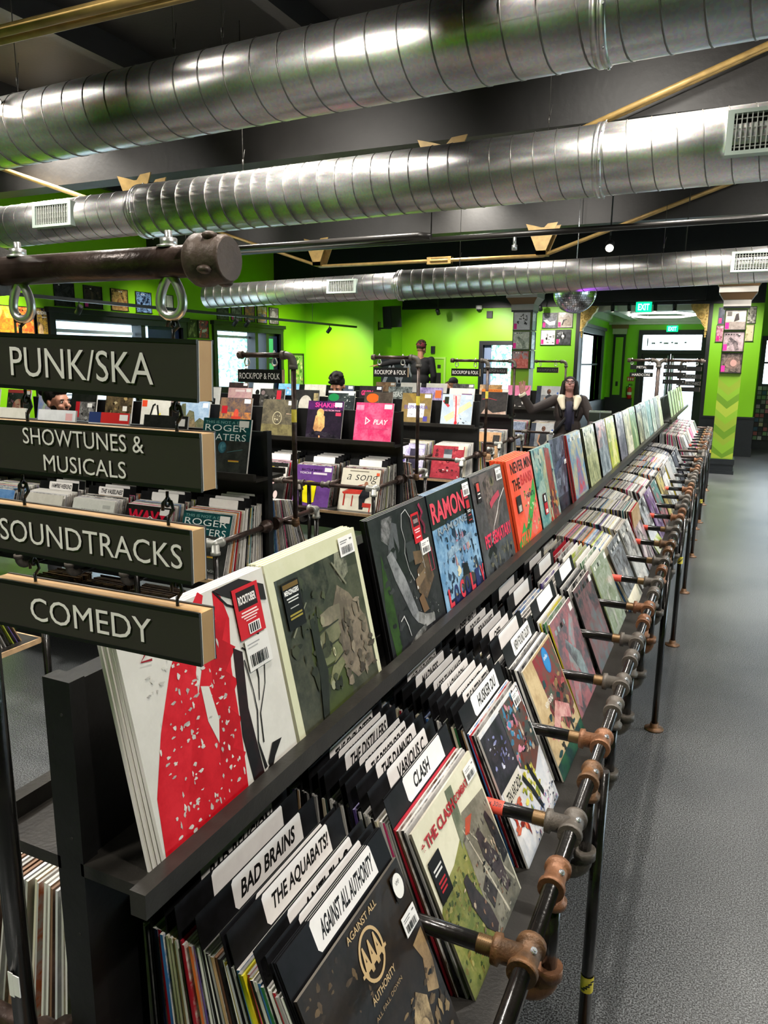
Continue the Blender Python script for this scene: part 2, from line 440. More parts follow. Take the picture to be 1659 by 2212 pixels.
# lobby
LBX = -3.07; LBY = 20.8
LWIN = (16.85, 19.75, .86, 2.44)
wall('wall_lobby_left', 'y', LBX-.2, LBX, FY+.2, LBY, 0, 3.0, (LWIN,))
DOOR = (-2.30, -.68, 0, 2.62)
wall('wall_lobby_back', 'x', LBY, LBY+.2, LBX-.2, -.2, 0, 3.0, (DOOR,))
wall('wall_lobby_right', 'y', -.42, -.25, FY+.25, LBY, 0, 3.0)
m = MB(); m.box(LBX-.2, -.2, FY+.25, LBY+.2, 2.98, 3.1); struct('ceiling_lobby', m, LOBC)
m = MB()
m.box(LBX, -.42, LBY-.10, LBY, 2.82, 2.98); m.box(LBX, -.42, LBY-.05, LBY, 2.76, 2.82)
m.box(LBX, LBX+.10, FY+.26, LBY-.10, 2.82, 2.98); m.box(LBX+.5, LBX+.72, FY+.27, LBY-.1, 2.86, 2.975)
m.box(LBX+.1, -.42, 16.9, 17.12, 2.86, 2.975)
struct('trim_1', m, WHITE)
m = MB()   # black trim: jambs of the wide opening, header moulding, wainscots and baseboards
for x0, x1 in ((-3.07, -2.99), (-.53, -.46)): m.box(x0, x1, FY-.03, FY+.26, 0, 2.98)
m.box(-7.03, .43, FY-.06, FY-.021, 2.93, 2.985)
struct('trim_2', m, BLACKP)
m = MB()
m.box(-.46, .46, FY-.035, FY-.001, 0, .74); m.box(-.47, .47, FY-.06, FY-.001, .74, .775); m.box(-.46, .47, FY-.06, FY-.001, 0, .16)
m.box(-.38, .36, FY-.045, FY-.035, .24, .66)
struct('trim_3', m, BLACKP)
m = MB()
m.box(LBX, -2.36, LBY-.03, LBY-.001, 0, .84); m.box(LBX, -2.36, LBY-.05, LBY-.001, .84, .88); m.box(LBX, LBX+.03, FY+.3, LBY-.03, 0, .84)
struct('trim_4', m, BLACKP)
m = MB(); m.box(LX, LX+.02, NY, 14.69, 0, .15); struct('baseboard_left', m, BLACKP)
m = MB(); m.box(-7.03, -3.08, FY-.02, FY-.001, 0, .8); struct('baseboard_far', m, BLACKP)

# window frames ( thick black frames with panes )
BLUEFR = mat('navy_window_frame', '#1c2740', .4)
def window_y(name, x, y0, y1, z0, z1, splits, f=.10, inner=None, d=.22):
    """window in a wall that runs along y (x = inner face); splits: list of (fraction, kind)"""
    fr = MB()
    fr.box(x-d, x+.05, y0-f, y0, z0-f, z1+f); fr.box(x-d, x+.05, y1, y1+f, z0-f, z1+f)
    fr.box(x-d, x+.05, y0, y1, z1, z1+f); fr.box(x-d, x+.07, y0, y1, z0-f, z0)
    fr.box(x-.02, x+.09, y0-f-.04, y1+f+.04, z1+f, z1+f+.07)
    for s in splits: fr.box(x-d+.02, x+.0, y0+s*(y1-y0)-.05, y0+s*(y1-y0)+.05, z0, z1)
    w = struct(name, fr, BLACKP)
    g = MB(); g.box(x-d/2-.004, x-d/2+.004, y0, y1, z0, z1); g.build('pane', GLASS, w)
    return w
w1 = window_y('window_1', LX, *WIN1[:2], *WIN1[2:], [.66])
w2 = window_y('window_2', LX, *WIN2[:2], *WIN2[2:], [.62, .80])
GPAN = mat('pane_green_reflection', '#3fb878', .3)  # side panes coloured with the green they reflect
m = MB()
for k in range(3):
    z = .80+k*.50; m.box(LX-.05, LX-.03, 13.23, 13.42, z, z+.40)
m.build('reflecting_side_pane', GPAN, w2)
m = MB(); m.box(LX-.06, LX-.05, 13.2, 13.6, .75, 2.30); m.build('side_board', BLUEFR, w2)
m = MB(); m.box(LX-.06, LX-.05, 9.75, 10.5, .75, 2.30); m.build('side_board', BLUEFR, w1)
m = MB(); m.box(LX-.16, LX-.15, 7.8, 9.5, 2.14, 2.19); m.box(LX-.16, LX-.15, 11.45, 12.75, 2.18, 2.23); m.build('blind_rail', WHITE, w2)
window_y('window_3', LBX, *LWIN[:2], *LWIN[2:], [], f=.12)
w4 = window_y('window_4', RX, *WINR[:2], *WINR[2:], [.33, .66])
def window_x(name, y, x0, x1, z0, z1, f=.09, bars=(), d=.2):
    fr = MB()
    fr.box(x0-f, x0, y-.05, y+d, z0-f, z1+f); fr.box(x1, x1+f, y-.05, y+d, z0-f, z1+f)
    fr.box(x0, x1, y-.05, y+d, z1, z1+f); fr.box(x0, x1, y-.05, y+d, z0-f, z0)
    for b in bars: fr.box(x0, x1, y+.05, y+.12, b-.02, b+.02)
    w = struct(name, fr, BLACKP)
    g = MB(); g.box(x0, x1, y+d/2-.004, y+d/2+.004, z0, z1); g.build('pane', GLASS, w)
    return w
w5 = window_x('window_5', FY, *FWIN)
m = MB(); m.box(FWIN[0], FWIN[0]+.16, FY+.06, FY+.09, FWIN[2], FWIN[3]); m.build('side_board', mat('pale_blue_reveal', '#7f93b5', .5), w5)
window_x('window_6', 17.9, *RWIN, bars=(1.82,))
# transverse bar of the lobby window
m = MB(); m.box(LBX-.14, LBX-.06, LWIN[0], LWIN[1], 1.72, 1.76); struct('trim_5', m, BLACKP)

# entrance double door
dr = MB()
x0, x1 = DOOR[:2]
f = .10
dr.box(x0, x0+f, LBY-.06, LBY+.2, 0, 2.62); dr.box(x1-f, x1, LBY-.06, LBY+.2, 0, 2.62); dr.box(x0+f, x1-f, LBY-.06, LBY+.2, 2.50, 2.62); dr.box(x0+f, x1-f, LBY-.06, LBY+.2, 2.02, 2.12)
door = struct('door_1', dr, mat('navy_black_door', '#1a1d24', .4))
m = MB(); m.box(x0+f, x1-f, LBY+.06, LBY+.07, 2.12, 2.50); m.build('transom_pane', GLASS, door)
xm = (x0+x1)/2
m = MB()
for k, (a, w_) in enumerate(((-.5, .10), (-.3, .06), (-.2, .12), (-.02, .05), (.06, .09), (.3, .05))):
    m.box(xm+a, xm+a+w_, LBY+.056, LBY+.058, 2.27+.02*(k % 2), 2.31+.02*(k % 2))
m.box(x0+f+.1, x0+f+.13, LBY+.056, LBY+.058, 2.22, 2.42)
m.build('transom_lettering', mat('faded_grey_vinyl', '#7e8a90', .5), door)
for s, (a, b) in enumerate(((x0+f, xm-.005), (xm+.005, x1-f))):
    m = MB(); t = .09
    m.box(a, a+t, LBY+.02, LBY+.07, 0, 2.02); m.box(b-t, b, LBY+.02, LBY+.07, 0, 2.02); m.box(a+t, b-t, LBY+.02, LBY+.07, 1.90, 2.02); m.box(a+t, b-t, LBY+.02, LBY+.07, 0, .25)
    leaf = m.build('door_leaf', bpy.data.materials['navy_black_door'], door)
    m = MB(); m.box(a+t, b-t, LBY+.04, LBY+.05, .25, 1.90); m.build('door_pane', GLASS, leaf)
    m = MB(); hx = b-.05 if s == 0 else a+.05
    m.cyl((hx, LBY-.06, .75), (hx, LBY-.06, 1.98), .018, n=10)
    for z in (.85, 1.88): m.cyl((hx, LBY-.06, z), (hx, LBY+.03, z), .012, n=8)
    m.build('pull_handle', CHROME, leaf)

# pilaster panel on the lobby wall
m = MB(); m.box(-2.93, -2.62, LBY-.06, LBY-.031, .86, 2.76); pl = struct('trim_6', m, BLACKP)
m = MB(); m.box(-2.87, -2.68, LBY-.075, LBY-.061, .95, 2.44); m.build('panel_face', mat('bright_lime_panel', '#86c318', .4), pl)
m = MB(); m.box(-2.96, -2.60, LBY-.09, LBY-.031, 2.52, 2.66); m.build('pilaster_band', CREAMC, pl)
m = MB(); m.box(-2.99, -2.57, LBY-.11, LBY-.031, 2.66, 2.76); m.build('pilaster_cap', BROWNC, pl)
m = MB(); m.box(-2.80, -2.74, LBY-.085, LBY-.076, 1.18, 1.30); m.build('socket_plate', BLACKP, pl)

# outdoors: pavement, pale street front, greenery seen through the panes
m = MB(); m.box(-45, -9.05, -20, 60, -.2, -.05); m.box(-9.05, 40, 21.3, 60, -.2, -.05); m.box(6, 40, -20, 21.3, -.2, -.05)
struct('ground_outside', m, mat('light_grey_pavement', '#b9bcbd', .8, vary=.1))  # pavement in its own light grey
m = MB(); m.box(-30, -29, -10, 40, 0, 9); struct('street_front_left', m, mat('pale_blue_render', '#c4dbe6', .7, vary=.12, scale=.4))
def tree(x, y, h, r, seed, label):
    R = random.Random(seed)
    t = thing('street_tree', label, 'tree', (x, y, -.05))
    mb = MB(); mb.tube([(0, 0, 0), (.03, .02, h*.3), (-.02, .03, h*.6)], [.09, .075, .05]); mb.build('trunk', mat('bark', '#5b4a3c', .9), t)
    mb = MB()
    for k in range(420):
        p = Vector((R.gauss(0, 1), R.gauss(0, 1), R.gauss(0, 1))).normalized()*(R.random()**.4)*r
        c = Vector((0, 0, h*.68))+Vector((p.x, p.y, p.z*.9)); s = R.uniform(.05, .10)
        e = Euler((R.uniform(0, 6), R.uniform(0, 6), R.uniform(0, 6))).to_matrix()
        mb.poly([c+e @ Vector(q)*s for q in ((-1, 0, 0), (0, -.5, 0), (1, 0, 0), (0, .5, 0))])
    mb.build('foliage', mat('tree_leaf', '#8fd4b0', .7, vary=.3, scale=4), t)
tree(-7.0, 23.0, 2.6, 1.0, 3, 'small green street tree outside the far wall window')
tree(-13.0, 18.5, 2.6, 1.0, 5, 'green street tree outside the left windows')

# ------------------------------------------------------------------ beams
for i, y in enumerate((1.95, 5.75, 9.75)):
    m = MB(); m.box(LX+.001, RX-.001, y, y+.24, zz(1.65), CZ-.001); struct('trim_%d' % (10+i), m, BEAM)
m = MB(); m.box(LX+.001, RX-.001, 13.45, 13.75, zz(1.33), CZ-.001); struct('trim_14', m, BLACKP)

# ------------------------------------------------------------------ columns
def column(xc, label):
    t = thing('square_column', label, 'column', (xc, 13.45, 0))
    w = .165
    m = MB(); m.box(-w, w, 0, 2*w, .25, 2.66); sh = m.build('shaft', GREENC, t)
    cols = [GREENB, GREENC, GREEND, GREENE, GREENC, GREENB, GREEND]
    m = MB(); z = 1.56; k = 0
    hgts = [.13, .10, .12, .14, .11, .13, .12, .10, .14, .11, .12, .13]
    while z > .27:
        h = hgts[k % 12]; dz = .14
        zt = z; zb = z-h
        for s in (-1, 1):
            P = [(0, -.0015, zt-dz), (s*w, -.0015, zt), (s*w, -.0015, zb), (0, -.0015, zb-dz)]
            P = [(x, y, min(max(q, .26), 1.56)) for x, y, q in P]
            if s < 0: P = P[::-1]
            m.cur = [0, 1, 2, 3, 1, 0, 2][k % 7]
            if max(p[2] for p in P)-min(p[2] for p in P) > .01: m.poly(P[::-1])
        z -= h; k += 1
    m.build('chevron_paint', [GREENB, GREENC, GREEND, GREENE], t)
    m = MB(); m.box(-w-.02, w+.02, -.02, 2*w+.02, 0, .16); m.box(-w-.035, w+.035, -.035, 2*w+.035, 0, .06); m.box(-w-.03, w+.03, -.03, 2*w+.03, .16, .25)
    m.build('plinth', BLACKP, t)
    def flare(m, z0, z1, a, b):
        yc = w
        A = [(-a, yc-a, z0), (a, yc-a, z0), (a, yc+a, z0), (-a, yc+a, z0)]; B = [(-b, yc-b, z1), (b, yc-b, z1), (b, yc+b, z1), (-b, yc+b, z1)]
        for i in range(4):
            j = (i+1) % 4; m.poly([A[i], A[j], B[j], B[i]])
        m.poly(B); m.poly(A[::-1])
    m = MB(); m.box(-w-.03, w+.03, -.03, 2*w+.03, 2.66, 2.69); m.build('black_ledge', BLACKP, t)
    m = MB(); flare(m, 2.69, 2.79, .20, .20); flare(m, 2.90, 2.99, .28, .28); m.build('capital_band', CREAMC, t)
    m = MB(); flare(m, 2.79, 2.90, .205, .275); flare(m, 2.99, 3.14, .285, .36); m.build('capital_flare', BROWNC, t)
    return t
column(-.037, 'chevron painted green column right of the entrance opening')
column(-3.50, 'chevron painted green column behind the woman, left of the mirror ball')

# ------------------------------------------------------------------ ducts
def duct(name, label, y, zl, zr_, xl, xr, parts, pitch, joints=(), seam0=0.0):
    """parts: list of (x0,x1,r); z interpolated along x; local frame = world"""
    t = thing(name, label, 'air duct', (0, y, 0))
    zf = lambda x: zz(zl+(zr_-zl)*(x-xl)/(xr-xl))
    for (a, b, r) in parts:
        m = MB()
        n = 40
        m.lathe((a, 0, zf(a)), (b, 0, zf(b)), [(0, r), (1, r)], n, caps=True)
        # spiral lock seam
        pts = []; x = a; turns = (b-a)/pitch; N = int(turns*22)
        for k in range(N+1):
            u = k/N; ang = 2*PI*turns*u+seam0
            xx = a+(b-a)*u
            pts.append((xx, math.cos(ang)*r, zf(xx)+math.sin(ang)*r))
        ds = m.build('duct_section', DUCT, t)
        m = MB(); m.tube(pts, .0045, n=5); m.build('spiral_seam', SEAM, ds)
    for x, r in joints:
        m = MB(); m.lathe((x-.03, 0, zf(x)), (x+.03, 0, zf(x)), [(0, r+.002), (.15, r+.010), (.45, r+.010), (.5, r+.004), (.55, r+.010), (.85, r+.010), (1, r+.002)], 40)
        c = m.build('joint_collar', DUCT, t)
        m = MB()
        for k in range(8):
            a = k*PI/4+.2; m.cyl((x+.02, math.cos(a)*(r+.008), zf(x)+math.sin(a)*(r+.008)), (x+.02, math.cos(a)*(r+.016), zf(x)+math.sin(a)*(r+.016)), .006, n=6)
        m.build('screw', ZINC, c)
    return t, zf
VENTF = mat('pale_green_grille_frame', '#bccbc0', .5)
VENTD = mat('grille_dark_back', '#1c1c1b', .8)
VENTW = mat('grille_louvre', '#cfd2cc', .4, metal=.3)
def vent(t, x, r, zc, el, w=.33, h=.17, frame=None):
    """grille standing on the duct's near side, facing -y tilted down by el"""
    M = Matrix.Translation((x, 0, zc)) @ Matrix.Rotation(el, 4, 'X') @ Matrix.Translation((0, -r-.012, 0))
    m = MB(); b = .035
    m.obox(M, -w/2, -w/2+b, -.02, .05, -h/2, h/2); m.obox(M, w/2-b, w/2, -.02, .05, -h/2, h/2); m.obox(M, -w/2+b, w/2-b, -.02, .05, h/2-b*.6, h/2); m.obox(M, -w/2+b, w/2-b, -.02, .05, -h/2, -h/2+b*.6)
    g = m.build('vent_grille', frame or VENTF, t)
    m = MB(); m.obox(M, -w/2+b, w/2-b, .02, .03, -h/2+.02, h/2-.02); m.build('vent_back', VENTD, g)
    m = MB(); n = 14
    for k in range(n):
        xx = -w/2+b+(w-2*b)*(k+.5)/n; m.obox(M, xx-.003, xx+.003, -.014, .015, -h/2+.02, h/2-.02)
    for k in range(4):
        q = -h/2+.02+(h-.04)*(k+.5)/4; m.obox(M, -w/2+b, w/2-b, .0, .012, q-.002, q+.002)
    m.build('louvre', VENTW, g)
tA, zA = duct('spiral_duct', 'largest silver spiral duct, nearest across the top of the view', 3.22, 1.228, 1.318, -3.9, 0, [(-8.3, 3.2, .176)], .143, joints=[(-.57, .176), (2.2, .176)])
tB, zB = duct('spiral_duct', 'middle silver spiral duct with a white grille at its left end', 5.2, 1.205, 1.272, -4.6, 0, [(-8.5, -4.62, .180), (-4.64, 3.4, .212)], .143, joints=[(-4.63, .206), (-.885, .212)])
tC, zC = duct('spiral_duct', 'farthest silver spiral duct, above the mirror ball', 8.8, .905, .985, -3.8, 0, [(-6.8, -3.83, .160), (-3.85, 3.6, .178)], .143, joints=[(-3.84, .174)])
vent(tB, -5.50, .180, zB(-5.56), rad(-4), w=.46, h=.20)
vent(tB, .06, .212, zB(.06), rad(-2), w=.44, h=.24)
vent(tC, -4.58, .160, zC(-4.58), rad(-4), w=.42, h=.17)
vent(tC, .10, .178, zC(.10), rad(-4), w=.44, h=.20)

# suspension wires
WIREM = mat('steel_wire', '#4a4845', .4, metal=.6)
def wire(x, y, z, lab):
    m = MB(); m.cyl((0, 0, 0), (0, 0, CZ-.001-z), .003, n=6); m.cyl((0, 0, .05), (0, 0, .09), .007, n=8); m.cyl((0, 0, .07), (.02, 0, .16), .002, n=5)
    tag(m.build('hanger_wire', WIREM, loc=(x, y, z)), lab, 'wire', 'suspension wires of the ducts')
for x, y, z, lab in ((-.7296*3.22, 3.22, zA(-2.35)+.178, 'thin wire holding up the nearest duct, over the hanging signs'), (-.8192*3.22, 3.22, zA(-2.63)+.178, 'thin wire holding up the nearest duct, left of the first'), (-1.158*3.22, 3.22, zA(-3.7)+.178, 'thin wire at the left end of the nearest duct'),
                (-.2379*5.2, 5.2, zB(-1.24)+.213, 'thin wire with a clip holding up the middle duct at right'), (-.6987*5.2, 5.2, zB(-3.6)+.213, 'thin wire with a loose end above the middle duct'),
                (-.09*8.8, 8.8, zC(-.8)+.179, 'thin wire of the farthest duct near the entrance'), (-.35*8.8, 8.8, zC(-3.1)+.179, 'thin wire of the farthest duct left of the king post')):
    wire(x, y, z, lab)

# ------------------------------------------------------------------ truss rods under the beams
def truss(y, xs, zt, zb, lab, tb=True):
    t = thing('truss_rod', lab, 'truss', (0, y, 0))
    for x in xs:
        m = MB(); M = Matrix.Translation((x, 0, 0))
        w0, w1 = .20, .06
        P = [(-w0, zt), (-.08, zt-.03), (.02, zt-.06), (.07, zt-.01), (w0*.95, zt+.0), (w1, zb+.05), (w1, zb), (-w1, zb), (-w1, zb+.05)]
        for dy in (-.06, .14):
            A = [(x+a, dy, b) for a, b in P]; B = [(x+a, dy+.012, b) for a, b in P]
            m.poly(A); m.poly(B[::-1])
            for i in range(len(P)):
                j = (i+1) % len(P); m.poly([A[j], A[i], B[i], B[j]])
        m.box(x-w1, x+w1, -.06, .15, zb, zb+.05)
        m.box(x-.02, x+.02, -.05, .14, zb+.03, zt-.05)
        m.build('king_post', GOLD, t)
    a, b = xs
    for dy in (.02, .07):
        m = MB(); m.cyl((a, dy, zb), (b, dy, zb), .020, n=8); m.build('tie_rod', GOLD, t)
        m = MB(); m.cyl((b, dy, zb), (b+3.2, dy, zb+1.05), .020, n=8); m.build('tie_rod', GOLD, t)
        m = MB(); m.cyl((a, dy, zb), (a-3.0, dy, zb+.98), .020, n=8); m.build('tie_rod', GOLD, t)
    if tb:
        c = a+(b-a)*.57
        m = MB()
        for dz in (-.035, .035): m.box(c-.17, c+.17, .01, .08, zb+dz-.01, zb+dz+.01)
        for e in (-.16, .13): m.box(c+e, c+e+.04, .0, .09, zb-.045, zb+.045)
        m.build('turnbuckle', GOLD, t)
truss(9.60, (-5.47, -2.29), zz(1.66), zz(1.29), 'gold painted truss rod with turnbuckle, above the farthest duct')
truss(5.60, (-5.05, -2.10), zz(1.61), zz(1.25), 'gold painted truss rod mostly behind the middle duct', False)
truss(2.12, (-3.2, -1.2), zz(1.75), zz(1.16), 'gold painted truss rod nearest, at the top left corner', False)

# sprinkler pipes
def pipe(pts, r, lab, mt=PIPEDK, drops=()):
    m = MB(); m.tube(pts, r, n=10)
    t = m.build('sprinkler_pipe', mt); tag(t, lab, 'pipe', 'sprinkler pipes')
    for q in pts[::max(1, len(pts)-1)]:
        m = MB(); m.cyl((q[0], q[1], q[2]), (q[0], q[1], CZ-.002), .006, n=6); m.build('pipe_hanger', mt, t)
    for (p, l) in drops:
        m = MB(); m.cyl(p, (p[0], p[1], p[2]-l), .018, n=8); m.cyl((p[0], p[1], p[2]-l), (p[0], p[1], p[2]-l-.05), .03, n=8); m.build('sprinkler_head', CHROME, t)
pipe([(-6.5, 8.0, zz(1.27)), (3.2, 8.0, zz(1.33))], .03, 'dark sprinkler pipe running above the farthest duct', drops=[((-2.2, 8.0, zz(1.27)), .08), ((.3, 8.0, zz(1.3)), .08)])
pipe([(-5.6, 6.7, zz(1.10)), (-2.75, 6.7, zz(1.13)), (-2.63, 6.7, zz(1.11))], .03, 'short dark pipe ending in a cap below the middle duct')
pipe([(-.6, 9.2, zz(1.05)), (3.5, 9.2, zz(1.32))], .035, 'dark sprinkler pipe at the right above the farthest duct')
pipe([(.75, 6.0, zz(1.30)), (.75, 9.5, zz(1.30))], .03, 'dark sprinkler pipe running towards the entrance')
# ================================================================== RECORDS
RS = .3155
def draw(mb, P, ops, seed, lay0=0):
    """P(u, v, k) -> point on the face, layer k"""
    k = lay0
    for o in ops:
        k += 1; kind = o[0]
        if kind == 'r':
            _, u0, v0, u1, v1, c = o[:6]; c2 = o[6] if len(o) > 6 else c
            mb.col = (*lin(c), 0); mb.col2 = (*lin(c2), seed); mb.poly([P(u0, v0, k), P(u1, v0, k), P(u1, v1, k), P(u0, v1, k)])
        elif kind == 'e':
            _, u, v, ru, rv, c = o[:6]; c2 = o[6] if len(o) > 6 else c
            mb.col = (*lin(c), 0); mb.col2 = (*lin(c2), seed)
            mb.poly([P(u+ru*math.cos(2*PI*i/22), v+rv*math.sin(2*PI*i/22), k) for i in range(22)])
        elif kind == 'p':
            _, pts, c = o[:3]; c2 = o[3] if len(o) > 3 else c
            mb.col = (*lin(c), 0); mb.col2 = (*lin(c2), seed); mb.poly([P(u, v, k) for u, v in pts])
        elif kind == 's':       # smooth strip: list of (u, v, halfwidth)
            _, pts, c = o[:3]; c2 = o[3] if len(o) > 3 else c
            mb.col = (*lin(c), 0); mb.col2 = (*lin(c2), seed)
            Lp, Rp = [], []
            for i, (u, v, w) in enumerate(pts):
                a = pts[max(i-1, 0)]; b = pts[min(i+1, len(pts)-1)]
                dx, dy = b[0]-a[0], b[1]-a[1]; L = math.hypot(dx, dy) or 1
                Lp.append((u-dy/L*w, v+dx/L*w)); Rp.append((u+dy/L*w, v-dx/L*w))
            for i in range(len(pts)-1):
                mb.poly([P(*Lp[i], k), P(*Rp[i], k), P(*Rp[i+1], k), P(*Lp[i+1], k)])
        elif kind == 't':
            _, s, u0, v0, u1, v1, c = o[:7]; bold = o[7] if len(o) > 7 else .0; sh = o[8] if len(o) > 8 else 0
            V, F, xa, xb, ya, yb = text_geo(s, bold)
            mb.col = (*lin(c), 0); mb.col2 = (*lin(c), seed)
            mb.add([P(u0+(x-xa)/(xb-xa)*(u1-u0)+sh*(y-ya)/(yb-ya)*(v1-v0), v0+(y-ya)/(yb-ya)*(v1-v0), k) for x, y, _z in V], F)
        elif kind == 'b':       # irregular patches
            _, sd, n, u0, v0, u1, v1, s0, s1, pal = o
            R = random.Random(sd)
            for q in range(n):
                cu, cv = R.uniform(u0, u1), R.uniform(v0, v1); s = R.uniform(s0, s1); c = R.choice(pal)
                mb.col = (*lin(c), 0); mb.col2 = (*[x*.55 for x in lin(c)], seed+q*.37)
                N = R.randint(7, 12); st = R.uniform(.5, 1.6)
                mb.poly([P(min(max(cu+s*st*R.uniform(.35, 1)*math.cos(2*PI*i/N), .005), .995), min(max(cv+s/st*R.uniform(.35, 1)*math.sin(2*PI*i/N), .005), .995), k+q*.02) for i in range(N)])
            k += 1
def record_geo(mb, base, base2=None, spine=None, edge='#d8d4cc', ops=(), th=.0045, back=None, M=None, seed=0.0, w=RS, h=RS):
    """sleeve: front faces +x at x=0, bottom at z=0, width along y"""
    base2 = base2 or base; spine = spine or base
    def T(x, y, z):
        p = Vector((x, y, z)); return M @ p if M is not None else p
    a, b = -w/2, w/2
    def q(c, c2, pts): mb.col = (*lin(c), 0); mb.col2 = (*lin(c2), seed); mb.poly(pts)
    q(base, base2, [T(0, a, 0), T(0, b, 0), T(0, b, h), T(0, a, h)])
    q(back or base, base2, [T(-th, b, 0), T(-th, a, 0), T(-th, a, h), T(-th, b, h)])
    q(spine, spine, [T(-th, a, 0), T(0, a, 0), T(0, a, h), T(-th, a, h)])
    q(edge, edge, [T(0, b, 0), T(-th, b, 0), T(-th, b, h), T(0, b, h)])
    q(edge, edge, [T(0, a, h), T(0, b, h), T(-th, b, h), T(-th, a, h)])
    q(edge, edge, [T(0, b, 0), T(0, a, 0), T(-th, a, 0), T(-th, b, 0)])
    def P(u, v, k): return T(.00012*k+.0001, a+u*w, v*h)
    draw(mb, P, ops, seed)
def make_record(name='record_sleeve', wrap=True, **kw):
    mb = MB(); record_geo(mb, **kw)
    return mb.build(name, WRAP if wrap else SLEEVE)
def sticker(parent, u0, v0, u1, v1, ops, base='#e9e7e4', name='price_sticker', off=.0035, label=None):
    mb = MB()
    mb.col = (*lin(base), 0); mb.col2 = (*lin(base), 0)
    P = lambda u, v, k: Vector((off+.00015*k, -RS/2+(u0+(u1-u0)*u)*RS, (v0+(v1-v0)*v)*RS))
    A = [P(0, 0, 0), P(1, 0, 0), P(1, 1, 0), P(0, 1, 0)]; B = [p-Vector((.0006, 0, 0)) for p in A]
    mb.poly(A)
    for i in range(4):
        j = (i+1) % 4; mb.poly([A[j], A[i], B[i], B[j]])
    draw(mb, P, ops, 0)
    o = mb.build(name, SLEEVE, parent)
    if label: o['label'] = label
    return o
def barcode(u0=.12, v0=.12, u1=.8, v1=.5, seed=1, c='#222222'):
    R = random.Random(seed); ops = []; u = u0
    while u < u1:
        w = R.choice((.02, .03, .05)); ops.append(('r', u, v0, min(u+w, u1), v1, c)); u += w+R.choice((.02, .03, .04))
    return ops
def price(parent, u=.80, v=.86, w=.17, h=.12, seed=1):
    return sticker(parent, u, v, u+w, v+h, [('r', .1, .75, .6, .8, '#777777'), ('r', .1, .64, .5, .69, '#888888'), ('r', .75, .74, .9, .82, '#666666')]+barcode(seed=seed), name='price_sticker')

# ------------------------------------------------------------------ racks
class Rack:
    def __init__(s, x, y, rz, L):
        s.x, s.y, s.rz, s.L = x, y, rz, L
        s.M = Matrix.Translation((x, y, 0)) @ Matrix.Rotation(rz, 4, 'Z')
    def put(s, o, side, t, sb, zb, lean, twist=0.0):
        p = s.M @ Vector((side*sb, t, zb))
        o.location = p
        o.rotation_euler = (0, -lean, s.rz+(0 if side > 0 else PI)+twist)
    def mat4(s, side, t, sb, zb, lean):
        p = s.M @ Vector((side*sb, t, zb))
        return Matrix.Translation(p) @ Euler((0, -lean, s.rz+(0 if side > 0 else PI))).to_matrix().to_4x4()

